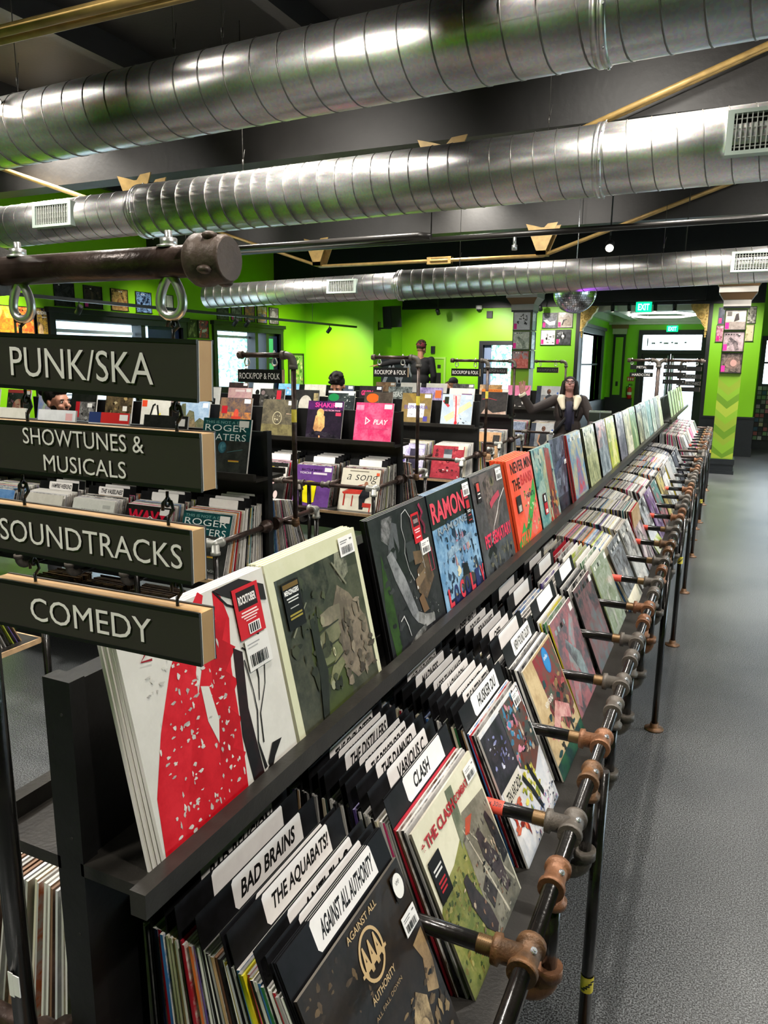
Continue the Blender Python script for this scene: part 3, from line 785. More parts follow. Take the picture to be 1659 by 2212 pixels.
def build_rack(x, y, rz, L, label, tee0, pitch=.382, legs=(.35,), main=True, postz=None, detail=True, far_end=True):
    rk = Rack(x, y, rz, L); R = random.Random(int(x*100+y*10))
    t = thing('record_rack', label, 'record rack', (x, y, 0), rz, 'long record racks')
    zr = zz(-.94 if main else -.905); RP = .0148; SR = .50
    m = MB(); m.box(-.017, .017, .024, L-.024, .45, zz(-.39)); m.build('spine_panel', BLKWOOD, t)
    for a in (0, L-.024):
        m = MB(); m.box(-.0225, .0225, a, a+.024, zz(-1.24), zz(-.385))
        p = m.build('end_post', BLKWOOD, t)
        m = MB()
        for dz in (-.43, -.60, -.74): m.cyl((.006, a-.0005, zz(dz)), (.006, a+.0005, zz(dz)), .0022, n=8)
        if detail: m.build('screw_hole', VENTD, p)
    for sd in (1, -1):
        m = MB()
        s0, s1 = sorted((sd*.0175, sd*.135)); m.box(s0, s1, .0, L-.0, zz(-.65), zz(-.632))
        s0, s1 = sorted((sd*.1335, sd*.157)); m.box(s0, s1, -.035 if main else 0, L, zz(-.638), zz(-.605))
        m.build('display_shelf', SHELFB, t)
        m = MB()
        s0, s1 = sorted((sd*.0175, sd*.472)); m.box(s0, s1, .0, L, zz(-1.118), zz(-1.10)); 
        m.cur = 1 if not main else 0
        s2, s3 = sorted((sd*.472, sd*.480)); m.box(s2, s3, 0, L, zz(-1.12), zz(-1.10))
        if not main: m.box(s0, s1, -.006, 0, zz(-1.12), zz(-1.10))
        m.build('bin_floor', [SHELFB, PLY], t)
        vis = detail or sd < 0
        # rails and fittings
        m = MB(); m.cyl((sd*SR, .02, zr), (sd*SR, L-.02, zr), RP, n=14); m.build('front_rail', BLKPIPE if main else BRNPIPE, t)
        ends = (0.0, L)
        for e in ends:
            m = MB(); m.cyl((sd*SR, e, zr), (sd*.05, e, zr), RP, n=12); m.lathe((sd*.10, e, zr), (sd*.03, e, zr), [(0, .019), (.1, .023), (.55, .023), (.6, .036), (1, .036)], 18); m.build('end_rail', BRNPIPE, t)
            m = MB(); f = .021
            m.lathe((sd*(SR-.055), e, zr), (sd*SR, e, zr), [(0, f+.004), (.3, f+.004), (.31, f), (1, f)], 14)
            dy = .055 if e == 0 else -.055
            m.lathe((sd*SR, e+dy, zr), (sd*SR, e, zr), [(0, f+.004), (.3, f+.004), (.31, f), (1, f)], 14)
            m.lathe((sd*SR, e, zr-.055), (sd*SR, e, zr), [(0, f+.004), (.3, f+.004), (.31, f), (1, f)], 14)
            m.ell((sd*SR, e, zr), (f, f, f), 12, 8)
            m.build('corner_elbow', GALV if not main else IRON, t)
            m = MB(); m.cyl((sd*SR, e, .005), (sd*SR, e, zr-.04), RP*1.0, n=12); lg = m.build('leg', BLKPIPE, t)
            m = MB(); m.lathe((sd*SR, e, .0), (sd*SR, e, .03), [(0, .042), (.25, .042), (.35, .022), (1, .02)], 16); m.build('floor_flange', RUST, lg)
        # bays
        if not (detail or sd < 0): continue
        k = 0; tt = tee0
        FM = [RUST, IRON, RUST2, IRON, IRON, RUST2, IRON, IRON]
        while tt < L-.1:
            f = .0205
            mt = FM[k % 8] if main else IRON
            m = MB(); hl = .036
            m.lathe((sd*SR, tt-hl, zr), (sd*SR, tt+hl, zr), [(0, f+.004), (.16, f+.005), (.19, f), (.81, f), (.84, f+.005), (1, f+.004)], 18)
            m.lathe((sd*(SR-.055), tt, zr), (sd*SR, tt, zr), [(0, f+.004), (.2, f+.005), (.24, f-.001), (1, f-.001)], 18)
            tee = m.build('pipe_tee', mt, t)
            if main and sd > 0 and k < 10:
                m = MB(); c = Vector((sd*(SR+.010), tt, zr+.0185)); d = Vector((sd*.5, 0, .87))
                m.cyl(c-d*.004, c+d*.003, .0062, n=6); m.cyl(c+d*.003, c+d*.0055, .0035, n=8); m.build('bolt', ZINC, tee)
                m = MB()
                m.lathe((sd*(SR-.082), tt, zr), (sd*(SR-.055), tt, zr), [(0, .0150)]+[(i/16, .0162 if i % 2 else .0148) for i in range(1, 16)]+[(1, .0150)], 14); m.build('thread', THREAD, tee)
            m = MB(); m.cyl((sd*(SR-.05), tt, zr), (sd*.03, tt, zr), RP, n=12); st = m.build('divider_pipe', BLKPIPE if main else BRNPIPE, t)
            if main and sd > 0 and k in (1, 6, 8, 9, 10, 13):
                m = MB(); a0 = SR-.145 if k == 1 else SR-.15
                m.lathe((sd*(a0-.05), tt, zr), (sd*a0, tt, zr), [(0, RP+.0006), (1, RP+.0006)], 14, caps=False); tg = m.build('size_label', TAPER, st)
                tg['label'] = 'red size label wrapped round the pipe'
                if k == 1:
                    V, F, xa, xb, ya, yb = text_geo('1in x 30in', .01)
                    mb = MB(); sc = .042/(xb-xa)
                    mb.add([(sd*(a0-.046)+(x-xa)*sc, tt-(y-ya-.35)*sc*0-.0002-(RP+.0009)*math.cos(.95+(y-.3)*1.0), zr+(RP+.0009)*math.sin(.95+(y-.3)*1.0)) for x, y, z_ in V], F)
                    mb.build('label_print', BLACKP, tg)
            # coupling with a drop pipe in the middle of the bay
            tc = tt+pitch*.55
            if tc < L-.12 and (detail or not main):
                m = MB()
                m.lathe((sd*SR, tc-.036, zr), (sd*SR, tc+.036, zr), [(0, f+.004), (.16, f+.005), (.19, f), (.81, f), (.84, f+.005), (1, f+.004)], 18)
                m.lathe((sd*SR, tc, zr-.055), (sd*SR, tc, zr), [(0, f+.004), (.2, f+.005), (.24, f-.001), (1, f-.001)], 16)
                cp = m.build('pipe_coupling', (RUST2, RUST, IRON, IRON, RUST2, IRON)[k % 6] if main else IRON, t)
                if main and sd > 0 and k < 10:
                    m = MB(); c = Vector((sd*(SR+.012), tc-.003, zr+.0175)); d = Vector((sd*.57, 0, .82)); m.cyl(c-d*.004, c+d*.003, .0062, n=6); m.cyl(c+d*.003, c+d*.0055, .0035, n=8); m.build('bolt', ZINC, cp)
                zl = zz(-1.195)
                m = MB(); m.cyl((sd*SR, tc, zr-.05), (sd*SR, tc, zl+.04), RP, n=12); m.build('drop_pipe', BLKPIPE, t)
                m = MB(); pts = [(sd*(SR-.045+.045*math.sin(a)), tc, zl+.045-.045*math.cos(a)) for a in [i*PI/2/6 for i in range(7)]]
                m.tube([(sd*(SR-.07), tc, zl)]+pts+[(sd*SR, tc, zl+.06)], .0205, n=14)
                m.lathe((sd*SR, tc, zl+.045), (sd*SR, tc, zl+.068), [(0, .026), (1, .026)], 16)
                m.build('drop_elbow', RUST2 if (main and k % 5 == 0) else IRON, t)
                m = MB(); m.cyl((sd*(SR-.06), tc, zl), (sd*.1, tc, zl), RP, n=10); m.build('under_pipe', BLKPIPE, t)
            k += 1; tt += pitch
        for i, lt in enumerate(legs):
            ls = SR+.020 if main else SR-.03
            m = MB(); m.cyl((sd*ls, lt, .004), (sd*ls, lt, zr-.016), RP*1.05, n=14); lg = m.build('leg', BLKPIPE, t)
            m = MB(); m.lathe((sd*ls, lt, 0), (sd*ls, lt, .035), [(0, .046), (.18, .046), (.3, .028), (.45, .021), (1, .020)], 20)
            for a in range(4): m.cyl((sd*ls+.035*math.cos(a*PI/2+.6), lt+.035*math.sin(a*PI/2+.6), .006), (sd*ls+.035*math.cos(a*PI/2+.6), lt+.035*math.sin(a*PI/2+.6), .0085), .005, n=8)
            m.build('floor_flange', RUST if main else IRON, lg)
            if (i in (0, 2)) and sd > 0 and main:
                zt = .23 if i == 0 else .55
                m = MB(); m.lathe((sd*ls, lt, zt), (sd*ls, lt, zt+.045), [(0, RP*1.05+.0007), (1, RP*1.05+.0007)], 14, caps=False); b = m.build('yellow_tag', TAPEY, lg); b['label'] = 'torn yellow tag round the leg'
                m = MB()
                for q in range(5): m.obox(Matrix.Translation((sd*ls, lt, zt+.01+.006*q)) @ Matrix.Rotation(-2.0+q*.35, 4, 'Z'), RP*1.05+.0006, RP*1.05+.0012, -.005, .005, -.002, .002)
                m.build('tag_print', BLACKP, b)
    return rk, t

MX, MY = -.7125, .60
flz = [2.05, 2.744, 3.43, 4.12, 4.84, 5.67, 6.35]
LEGT = [.62+1.235*i for i in range(6)]
LEGT = [1.69-MY, 3.69-MY, 4.94-MY, 6.18-MY, 7.42-MY]
RK1, RK1o = build_rack(MX, MY, 0, 7.56, 'long black record rack nearest, running from the front along the aisle', 1.03-MY, legs=LEGT)
RK2, RK2o = build_rack(MX, 8.72, 0, 3.30, 'black record rack at the far end of the aisle, beyond the nearest rack', .25, legs=(.4, 1.6, 2.8))
ROWS = []
for (yy, xe, n, lab) in ((1.50, -2.41, 3.4, 'black record rack nearest at the left edge, below the hanging signs'), (3.40, -2.25, 3.5, 'black record rack with the teal concert album on its shelf'), (5.22, -2.25, 3.9, 'black record rack with the bright pink sleeve at the end of its shelf'),
                         (6.99, -2.20, 4.3, 'black record rack with the ochre sleeve on its shelf'), (8.55, -2.29, 4.3, 'black record rack one row behind the ochre sleeve'), (10.15, -2.02, 4.3, 'black record rack behind the woman with the raised hand')):
    ROWS.append(build_rack(xe, yy, PI/2, n, lab, .39, pitch=.40, legs=(.55, 1.9, 3.2), main=False, detail=False))
    # rz=90deg: local +y -> world -x ; local -x side faces the camera

# ------------------------------------------------------------------ sign stands and hanging signs
def sign_stand(px, py, zb, zt, d, reach, label, r=.0130, elbow=True, tag_=None, mount=None):
    """pole with an elbow and an arm of length reach in direction d (unit xy)"""
    t = thing('sign_stand', label, 'sign stand', (px, py, 0))
    m = MB(); m.cyl((0, 0, zb), (0, 0, zt-.045), r, n=16); pole = m.build('pole', BLKPIPE if r < .0135 else BRNPIPE, t)
    e = MB(); R_ = .045
    pts = [(d[0]*(R_-R_*math.cos(a)), d[1]*(R_-R_*math.cos(a)), zt-R_+R_*math.sin(a)) for a in [i*PI/2/7 for i in range(8)]]
    e.tube([(0, 0, zt-.065)]+pts+[(d[0]*.065, d[1]*.065, zt)], r*1.45, n=16)
    e.lathe((0, 0, zt-.075), (0, 0, zt-.05), [(0, r*1.7), (1, r*1.7)], 16); e.lathe((d[0]*.05, d[1]*.05, zt), (d[0]*.075, d[1]*.075, zt), [(0, r*1.7), (1, r*1.7)], 16)
    e.build('top_elbow', IRON, t)
    m = MB(); m.cyl((d[0]*.06, d[1]*.06, zt), (d[0]*(reach-.012), d[1]*(reach-.012), zt), r, n=18); m.build('arm', BRNPIPE, t)
    m = MB(); a, b = reach-.034, reach
    m.lathe((d[0]*a, d[1]*a, zt), (d[0]*b, d[1]*b, zt), [(0, r*1.42), (.12, r*1.62), (.4, r*1.62), (.45, r*1.5), (.9, r*1.45), (.97, r*1.36), (1, r*1.28)], 20)
    for k in range(4):
        q = k*PI/2+.5; ux = (-d[1], d[0])
        c = Vector((d[0]*(a+.022)+ux[0]*math.cos(q)*r*1.5, d[1]*(a+.022)+ux[1]*math.cos(q)*r*1.5, zt+math.sin(q)*r*1.5))
        m.ell(c, (.0065, .0065, .0035), 8, 6)
    m.build('end_cap', CAPM, t)
    m = MB(); m.tube([(0, 0, zb+.02), (0, 0, zb), (0, .0, zb-.02)], r*1.5, n=14); m.ell((0, 0, zb-.01), (r*1.7, r*1.7, r*1.7), 12, 8)
    m.build('base_fitting', RUST, t)
    if mount:
        m = MB(); m.cyl((0, 0, zb-.01), (mount[0], mount[1], zb-.01), r, n=12); m.build('mount_pipe', BRNPIPE, t)
    return t, pole
def pear_ring(m, x, y, z0, z1, r, axis):
    """teardrop ring standing in the plane of axis (unit xy) and z"""
    pts = []
    h = z1-z0
    for i in range(20):
        a = 2*PI*i/20
        w = .34*h*math.sin(a)*(1-.38*math.cos(a)); zc = z0+h*(.5+.5*math.cos(a))
        pts.append((x+axis[0]*w, y+axis[1]*w, zc))
    m.tube(pts, r, n=8, closed=True)
def eye_bolt(parent, x, y, zt, r, drop, axis):
    m = MB()
    pear_ring(m, x, y, zt-r-drop, zt-r+.002, .0040*(r/.013), axis)
    m.cyl((x, y, zt+r-.002), (x, y, zt+r+.012), .0032, n=8); m.cyl((x, y, zt+r-.001), (x, y, zt+r+.006), .0075, n=6); m.cyl((x, y, zt+r-.002), (x, y, zt+r), .010, n=14)
    m.build('eye_bolt', CHROME, parent)
def hanging_sign(x, y, zc, w, h, lines, label, roll=0.0, th=.0215, rz=0.0, cap=.0255, grp=None, hooks=True, hook_up=.03, lines_back=True, tx=0.0, fit=None, hx=None, face=None, letter=None, bold=.0, group=None):
    t = thing('hanging_sign', label, 'sign', (x, y, zc), rz, group)
    t.rotation_euler = (0, roll, rz)
    fp = .0022
    m = MB(); m.box(-w/2, w/2, -th/2+fp, th/2-fp, -h/2+.001, h/2-.001); m.build('wood_core', PINE, t)
    for sd in (-1, 1):
        m = MB(); a, b = sorted((sd*(th/2-fp), sd*(th/2)))
        m.box(-w/2, w/2, a, b, -h/2, h/2)
        p = m.build('face_panel', face or SIGNBK, t)
        m = MB(); a, b = sorted((sd*(th/2), sd*(th/2+.0006)))
        m.box(-w/2, w/2, a, b, h/2-.0035, h/2); m.box(-w/2, w/2, a, b, -h/2, -h/2+.0035)
        m.build('face_lip', SIGNBK2, p)
        m = MB(); a, b = sorted((sd*(th/2-fp*1.2), sd*(th/2-fp*.9))); m.box(-w/2-.0003, w/2+.0004, a, b, -h/2+.001, h/2-.001); m.build('edge_strip', STICK, p)
        if sd < 0 or lines_back:
            mb = MB(); n = len(lines)
            for i, s in enumerate(lines):
                V, F, xa, xb, ya, yb = text_geo(s, bold)
                Vc, Fc, _, _, ca, cb = text_geo('H', bold)
                sc = cap/(cb-ca); wid = (xb-xa)*sc; sx = sc*.97
                if fit: sx = fit[i][0]/(xb-xa)
                elif wid > w*.94: sx *= w*.94/wid
                txx = fit[i][1] if fit else tx
                base = ((n-1)/2-i)*cap*1.62-cap/2
                X = lambda v: (v-(xa+xb)/2)*sx+txx
                b0 = len(mb.v)
                yf = sd*(th/2+.0014)
                verts = [((X(v[0]) if sd < 0 else -X(v[0])), yf, base+v[1]*sc) for v in V]
                mb.add(verts, [f if sd < 0 else f[::-1] for f in F])
            mb.build('lettering', letter or LETTER, t)
    if hooks:
        for hxx in (hx or (-w*.34, w*.34)):
            m = MB(); z0 = h/2
            m.cyl((hxx, 0, z0-.004), (hxx, 0, z0+.008), .0016, n=6)
            a = hook_up
            pts = [(hxx, 0, z0+.006), (hxx+.0055, .001, z0+.006+a*.25), (hxx+.003, .001, z0+.006+a*.5), (hxx-.002, 0, z0+.004+a*.6), (hxx-.0055, 0, z0+.006+a*.42), (hxx-.006, 0, z0+.006+a*.2)]
            m.tube(pts, .0016, n=6)
            m.cyl((hxx, 0, z0+a*.72), (hxx, 0, z0+a), .0015, n=6)
            pear_ring(m, hxx, 0, z0+a*.55, z0+a*.82, .0013, (0, 1))
            m.build('hook', BLACKP, t)
    return t
ZA = zz(.0775)
st, pole = sign_stand(-.7075, .512, zz(-.92), ZA, (1, 0), .335, 'brown pipe sign stand in front, holding four black signs', r=.0130, mount=(0, .085))
for x in (-.4335, -.610): eye_bolt(st, x+.7075, 0, ZA, .013, .031, (1, 0))
m = MB(); m.obox(Matrix.Translation((0, 0, zz(-.728))), .004, .0138, -.0139, -.0128, -.014, .014); m.box(-.004, .004, -.0142, -.0132, zz(-.745), zz(-.712)); m.build('price_label', STICK, pole)
for (zt, zb, lines, roll, cap, lab, tx) in ((.0186, -.033, ['PUNK/SKA'], 1.7, .0262, 'top hanging sign reading PUNK/SKA', 0), (-.0615, -.112, ['SHOWTUNES &', 'MUSICALS'], .3, .0150, 'hanging sign reading SHOWTUNES & MUSICALS, second of four', 0),
                                            (-.146, -.1955, ['SOUNDTRACKS'], .6, .0218, 'hanging sign reading SOUNDTRACKS, third of four', .006), (-.223, -.2735, ['COMEDY'], -.5, .0238, 'lowest hanging sign reading COMEDY', -.004)):
    up = .030 if zt < 0 else .018
    hanging_sign(-.534-{'SOUNDTRACKS': .0145, 'COMEDY': .008}.get(lines[0], 0), .512, zz((zt+zb)/2), .266, zt-zb, lines, lab, roll=rad(roll), cap=cap, hook_up=up, fit={'PUNK/SKA': [(.1714, .002)], 'SHOWTUNES &': [(.1485, -.0015), (.1014, .0002)], 'SOUNDTRACKS': [(.2295, .0095)], 'COMEDY': [(.1566, .0)]}[lines[0]], hx=(-.082, .1), group='signs on the front stand')
rowdat = [(1, -2.165, 3.52, .36), (2, -2.19, 5.38, .40), (3, -2.15, 7.05, .38), (4, -2.30, 8.60, .40), (5, -2.03, 10.2, .42)]
for i, px, py, reach in rowdat:
    zt = zz(.018 if i < 3 else .0)
    s, p_ = sign_stand(px, py, zz(-.90), zt, (-1, 0), reach, ['', 'pipe sign stand at the end of the teal album rack', 'pipe sign stand at the end of the pink sleeve rack', 'pipe sign stand beside the light blue sleeve', 'pipe sign stand left of the chevron column', 'pipe sign stand right of the chevron column, behind the woman'][i], r=.0140, mount=(-.085, 0))
    for q in (.28, .78): eye_bolt(s, -reach*q-.02, 0, zt, .0140, .042, (1, 0))
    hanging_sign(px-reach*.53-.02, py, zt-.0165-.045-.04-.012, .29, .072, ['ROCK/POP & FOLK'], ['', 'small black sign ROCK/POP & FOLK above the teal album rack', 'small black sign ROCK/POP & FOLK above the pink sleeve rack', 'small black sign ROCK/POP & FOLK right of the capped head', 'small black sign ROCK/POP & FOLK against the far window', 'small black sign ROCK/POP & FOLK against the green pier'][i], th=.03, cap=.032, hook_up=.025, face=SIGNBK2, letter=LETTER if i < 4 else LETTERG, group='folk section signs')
    if i in (1, 2, 3):
        m = MB(); m.lathe((0, 0, zt-.36), (0, 0, zt-.29), [(0, .0147), (1, .0147)], 12, caps=False); m.build('yellow_tag', TAPEY, p_)
# far stands beyond the long rack
def far_stand(y, d, reach, lab, mt):
    s, p = sign_stand(-.7125, y, zz(-.92), zz(.022), (d, 0), reach, lab, r=.0140, mount=(0, mt))
    for q in (.3, .85): eye_bolt(s, d*reach*q, 0, zz(.022), .0140, .030, (1, 0))
far_stand(8.36, -1, .31, 'pipe sign stand with the METAL and HARDCORE signs', -.199)
far_stand(8.52, 1, .43, 'pipe sign stand with three blank sign backs, near the entrance', .199)
far_stand(12.14, 1, .335, 'pipe sign stand with the REGGAE sign, near the entrance', -.119)
for x, z, ln, lab in ((-.872, -.049, ['METAL'], 'small black sign reading METAL before the entrance doors'), (-.874, -.127, ['HARDCORE'], 'small black sign reading HARDCORE before the entrance doors')):
    hanging_sign(x, 8.36, zz(z), .232, .046, ln, lab, th=.026, cap=.024, face=SIGNBK2, hook_up=.03, group='signs by the entrance')
for k in range(3):
    z = (-.043, -.122, -.198)[k]
    t = hanging_sign(-.556, 8.52, zz(z), .226, .046, [' '], ['upper', 'middle', 'lower'][k]+' of three blank black sign backs with two bolts', th=.026, cap=.03, face=SIGNBK2, hook_up=.03, group='signs by the entrance', lines_back=False)
    m = MB()
    for xx in (-.09, .09): m.ell((xx, -.0145, 0), (.005, .003, .005), 8, 6)
    m.build('bolt_head', ZINC, t)
for z, ln, lab in ((-.085, [' '], 'topmost dim blank sign right of the blank sign backs'), (-.20, ['REGGAE'], 'small dim sign reading REGGAE right of the blank signs'), (-.30, ['ELECTRONIC'], 'small dim sign reading ELECTRONIC right of the blank signs'), (-.388, [' '], 'lowest blank sign before the entrance doors')):
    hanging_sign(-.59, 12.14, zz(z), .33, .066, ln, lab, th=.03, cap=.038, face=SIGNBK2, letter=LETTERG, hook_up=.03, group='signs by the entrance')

# ------------------------------------------------------------------ generic sleeve art
PAL = [('#2c2c30', '#7f8a90', '#c7b9a0'), ('#d9d4c8', '#6b7a60', '#2a2a2a'), ('#1b2230', '#6f8fae', '#d8d8d8'), ('#54433a', '#b88a5a', '#e0d0b0'), ('#3b4a3c', '#8ea27c', '#d9d9c0'), ('#7b2330', '#d86a5a', '#1c1214'), ('#cfd6da', '#8395a0', '#384048'), ('#c9a33a', '#6a5620', '#efe6c0'), ('#5a4a72', '#a890c8', '#1d1830'), ('#c86a80', '#f0c0c8', '#50242c')]
def generic_art(seed, pal=None):
    R = random.Random(seed*13+5); p = list(pal or R.choice(PAL)); R.shuffle(p)
    ops = []
    st = R.randint(0, 4)
    if st == 0: ops += [('r', 0, 0, 1, R.uniform(.3, .6), p[1], p[2]), ('e', R.uniform(.3, .7), R.uniform(.4, .6), R.uniform(.1, .25), R.uniform(.15, .3), p[2], p[0])]
    elif st == 1: ops += [('r', .08, .08, .92, .82, p[1], p[0]), ('b', seed, 7, .15, .15, .85, .75, .06, .16, p)]
    elif st == 2: ops += [('s', [(.1, .1, .08), (.4, .5, .14), (.8, .85, .05)], p[1], p[2]), ('s', [(.7, .05, .1), (.6, .4, .12), (.3, .7, .05)], p[2], p[0])]
    elif st == 3: ops += [('r', 0, .55, 1, 1, p[2], p[1]), ('p', [(.2, .1), (.55, .85), (.85, .1)], p[1], p[0])]
    else: ops += [('b', seed, 16, .05, .05, .95, .9, .05, .2, p)]
    y = R.uniform(.84, .9)
    for k in range(R.randint(3, 6)):
        a = .08+k*.13; ops.append(('r', a, y, a+R.uniform(.05, .1), y+.05, R.choice(['#e8e4da', '#1a1a1a', p[2]])))
    ops += [('r', .84, .88, .97, .96, '#e6e4e0')]
    return p[0], p[1], ops

A = {}
A['redflow'] = dict(base='#cfccc4', base2='#d6d3cb', spine='#e8dfe0', edge='#efe9ea', back='#d8d0cc', ops=[
    ('s', [(.30, .97, .01), (.36, .88, .035), (.37, .80, .02)], '#b5121f', '#c8202a'),
    ('s', [(.52, 1.0, .02), (.44, .90, .045), (.32, .72, .08), (.24, .50, .12), (.19, .28, .16), (.17, .0, .165)], '#c00f1e', '#d42430'),
    ('s', [(.62, .99, .02), (.63, .85, .05), (.53, .66, .10), (.45, .40, .16), (.38, .15, .20), (.34, .0, .22)], '#b80d1c', '#cc1c28'),
    ('p', [(.38, .0), (.60, .0), (.52, .14), (.60, .22), (.52, .28), (.62, .38), (.55, .46), (.65, .55), (.58, .62), (.68, .70), (.6, .76), (.66, .85), (.52, .85), (.45, .4), (.40, .1)], '#c00f1e', '#a80c18'),
    ('b', 41, 150, .10, .03, .58, .80, .006, .017, ['#d5d2ca']),
    ('p', [(.40, .62), (.45, .60), (.47, .44), (.44, .34), (.40, .46)], '#d0cdc5'),
    ('p', [(.66, .70), (.72, .66), (.68, .40), (.70, .06), (.80, .0), (.62, .0), (.60, .3)], '#15100f', '#2a1414'),
    ('s', [(.60, .99, .004), (.68, .90, .006), (.80, .84, .004), (.86, .74, .006), (.88, .60, .004), (.84, .46, .003), (.76, .34, .004), (.74, .20, .004)], '#15110f'),
    ('s', [(.72, .68, .004), (.80, .62, .008), (.80, .50, .004), (.77, .40, .003)], '#15110f'), ('s', [(.72, .62, .004), (.74, .46, .003), (.74, .36, .004), (.70, .22, .004), (.72, .08, .01)], '#15110f'),
    ('p', [(.74, .10), (.80, .17), (.88, .16), (.80, .10), (.76, .05)], '#15110f'), ('p', [(.70, .05), (.74, .08), (.80, .04), (.74, .02)], '#15110f'),
    ('p', [(.60, .99), (.80, .995), (.98, .92), (.98, .84), (.72, .92), (.64, .96)], '#25211f'),
    ('s', [(.12, .93, .004), (.14, .87, .006), (.10, .84, .004), (.16, .83, .005)], '#8f1420'), ('s', [(.17, .90, .004), (.19, .85, .005), (.22, .90, .004), (.25, .86, .004)], '#8f1420'), ('s', [(.28, .89, .004), (.30, .85, .004), (.35, .88, .003), (.40, .87, .004)], '#1a1413')])
A['olive'] = dict(base='#ccccaa', base2='#d2d1b2', spine='#c9c8ac', edge='#d9d8c2', back='#c4c3a8', ops=[
    ('r', .06, .05, .955, .90, '#26281f', '#3b3d30'), ('p', [(.06, .05), (.06, .5), (.16, .64), (.30, .70), (.36, .86), (.62, .90), (.70, .80), (.95, .78), (.955, .05)], '#33352a', '#4c4d3d'),
    ('p', [(.30, .06), (.26, .42), (.34, .64), (.42, .66), (.62, .40), (.66, .22), (.60, .05)], '#434c28', '#353a24'),
    ('p', [(.28, .66), (.30, .88), (.56, .90), (.58, .74), (.48, .66)], '#1e2018', '#4a4a3b'), ('p', [(.66, .80), (.72, .72), (.82, .76), (.84, .90), (.70, .90)], '#8d8c78', '#2a2a24'),
    ('p', [(.52, .36), (.56, .60), (.66, .72), (.78, .64), (.93, .44), (.93, .16), (.70, .14), (.60, .24)], '#5d5348', '#857866'),
    ('s', [(.42, .575, .035), (.52, .575, .05), (.64, .56, .055)], '#6b6454', '#8a806c'), ('s', [(.34, .46, .035), (.46, .47, .05), (.60, .48, .06)], '#77755a', '#5d5e45'), ('s', [(.33, .36, .03), (.44, .37, .045), (.58, .38, .055)], '#6f7350', '#585c3e'), ('s', [(.40, .20, .03), (.46, .26, .04), (.56, .32, .05)], '#797a58', '#5d5f40'),
    ('e', .355, .465, .022, .026, '#9a9a7c'), ('e', .345, .365, .02, .024, '#94967a'), ('e', .43, .575, .022, .026, '#8a866c'), ('e', .41, .205, .022, .026, '#94957a'), ('s', [(.36, .52, .004), (.46, .525, .005), (.60, .53, .004)], '#2a2a22'), ('s', [(.36, .415, .004), (.46, .42, .005), (.60, .425, .004)], '#2c2e22'), ('s', [(.36, .32, .004), (.48, .31, .005), (.60, .34, .004)], '#2c2e22'), ('b', 44, 40, .55, .14, .94, .6, .015, .05, ['#6f6656', '#4a4238', '#8a7e6c', '#5d5448']), ('b', 45, 30, .08, .06, .5, .85, .02, .06, ['#2a2c22', '#3f4230', '#34372a', '#4a4e38']), ('e', .485, .375, .010, .026, '#d8d2b0'), ('e', .485, .375, .006, .018, '#555a36'),
    ('p', [(.24, .05), (.30, .05), (.38, .30), (.34, .62), (.30, .62), (.29, .3)], '#20221b', '#2e3026'), ('s', [(.64, .86, .006), (.70, .78, .008), (.76, .70, .006)], '#7a7866'), ('s', [(.12, .58, .006), (.22, .66, .005), (.30, .72, .004)], '#7c7c66')])
A['greyfig'] = dict(base='#1b1b1d', base2='#2e2e30', spine='#0b0b0c', edge='#77777a', back='#0c0c0d', ops=[
    ('p', [(.06, .0), (.02, .4), (.10, .75), (.16, .45), (.16, .1)], '#2d4a18', '#1c2c12'), ('p', [(.20, .70), (.30, .94), (.42, .90), (.40, .72), (.30, .66)], '#55565a', '#2b2b2d'), ('p', [(.14, .84), (.20, .97), (.38, .97), (.30, .86), (.24, .78)], '#2c2b2b', '#8a898a'),
    ('b', 46, 40, .1, .05, .95, .95, .02, .07, ['#242426', '#303033', '#1a1a1c', '#3a3a3c']), ('p', [(.18, .72), (.26, .74), (.40, .52), (.52, .22), (.48, .16), (.40, .24), (.24, .54)], '#8f9092', '#5d5e61'), ('s', [(.50, .20, .04), (.62, .14, .045), (.78, .12, .03)], '#6b6a68', '#9a9997'), ('s', [(.10, .05, .018), (.26, .04, .02), (.44, .08, .03), (.60, .10, .02)], '#8a8a86', '#3e3d3b'),
    ('p', [(.62, .52), (.86, .60), (.90, .40), (.70, .28), (.58, .36)], '#4a3c30', '#6d5742'), ('r', .50, .60, .66, .74, '#37393c', '#2b2c2e'), ('p', [(.60, .66), (.84, .62), (.82, .54), (.60, .56)], '#6b5540', '#4a3a2d'), ('p', [(.56, .46), (.76, .50), (.74, .44), (.56, .38)], '#7a654e'), ('p', [(.56, .32), (.64, .34), (.70, .20), (.60, .20)], '#6c5139'),
    ('s', [(.48, .86, .003), (.52, .95, .003), (.60, .97, .003), (.66, .90, .003), (.66, .78, .003), (.74, .70, .003), (.76, .50, .002)], '#d9d9d6'), ('s', [(.48, .86, .003), (.50, .76, .002), (.46, .68, .003), (.48, .56, .002), (.54, .46, .003)], '#c9c9c6'),
    ('e', .57, .40, .008, .012, '#efefec'), ('e', .62, .48, .007, .01, '#efefec'), ('s', [(.20, .26, .004), (.26, .28, .006), (.30, .20, .004), (.32, .12, .003)], '#d0d0cc'), ('b', 7, 26, .45, .1, .9, .6, .004, .012, ['#b9b9b5', '#8a8a86']),
    ('s', [(.84, .97, .016), (.88, .90, .02), (.83, .86, .016), (.88, .80, .02), (.86, .74, .014)], '#a82c54', '#541428'), ('s', [(.86, .60, .004), (.86, .45, .004), (.93, .45, .004), (.93, .62, .004)], '#b42a4c')])
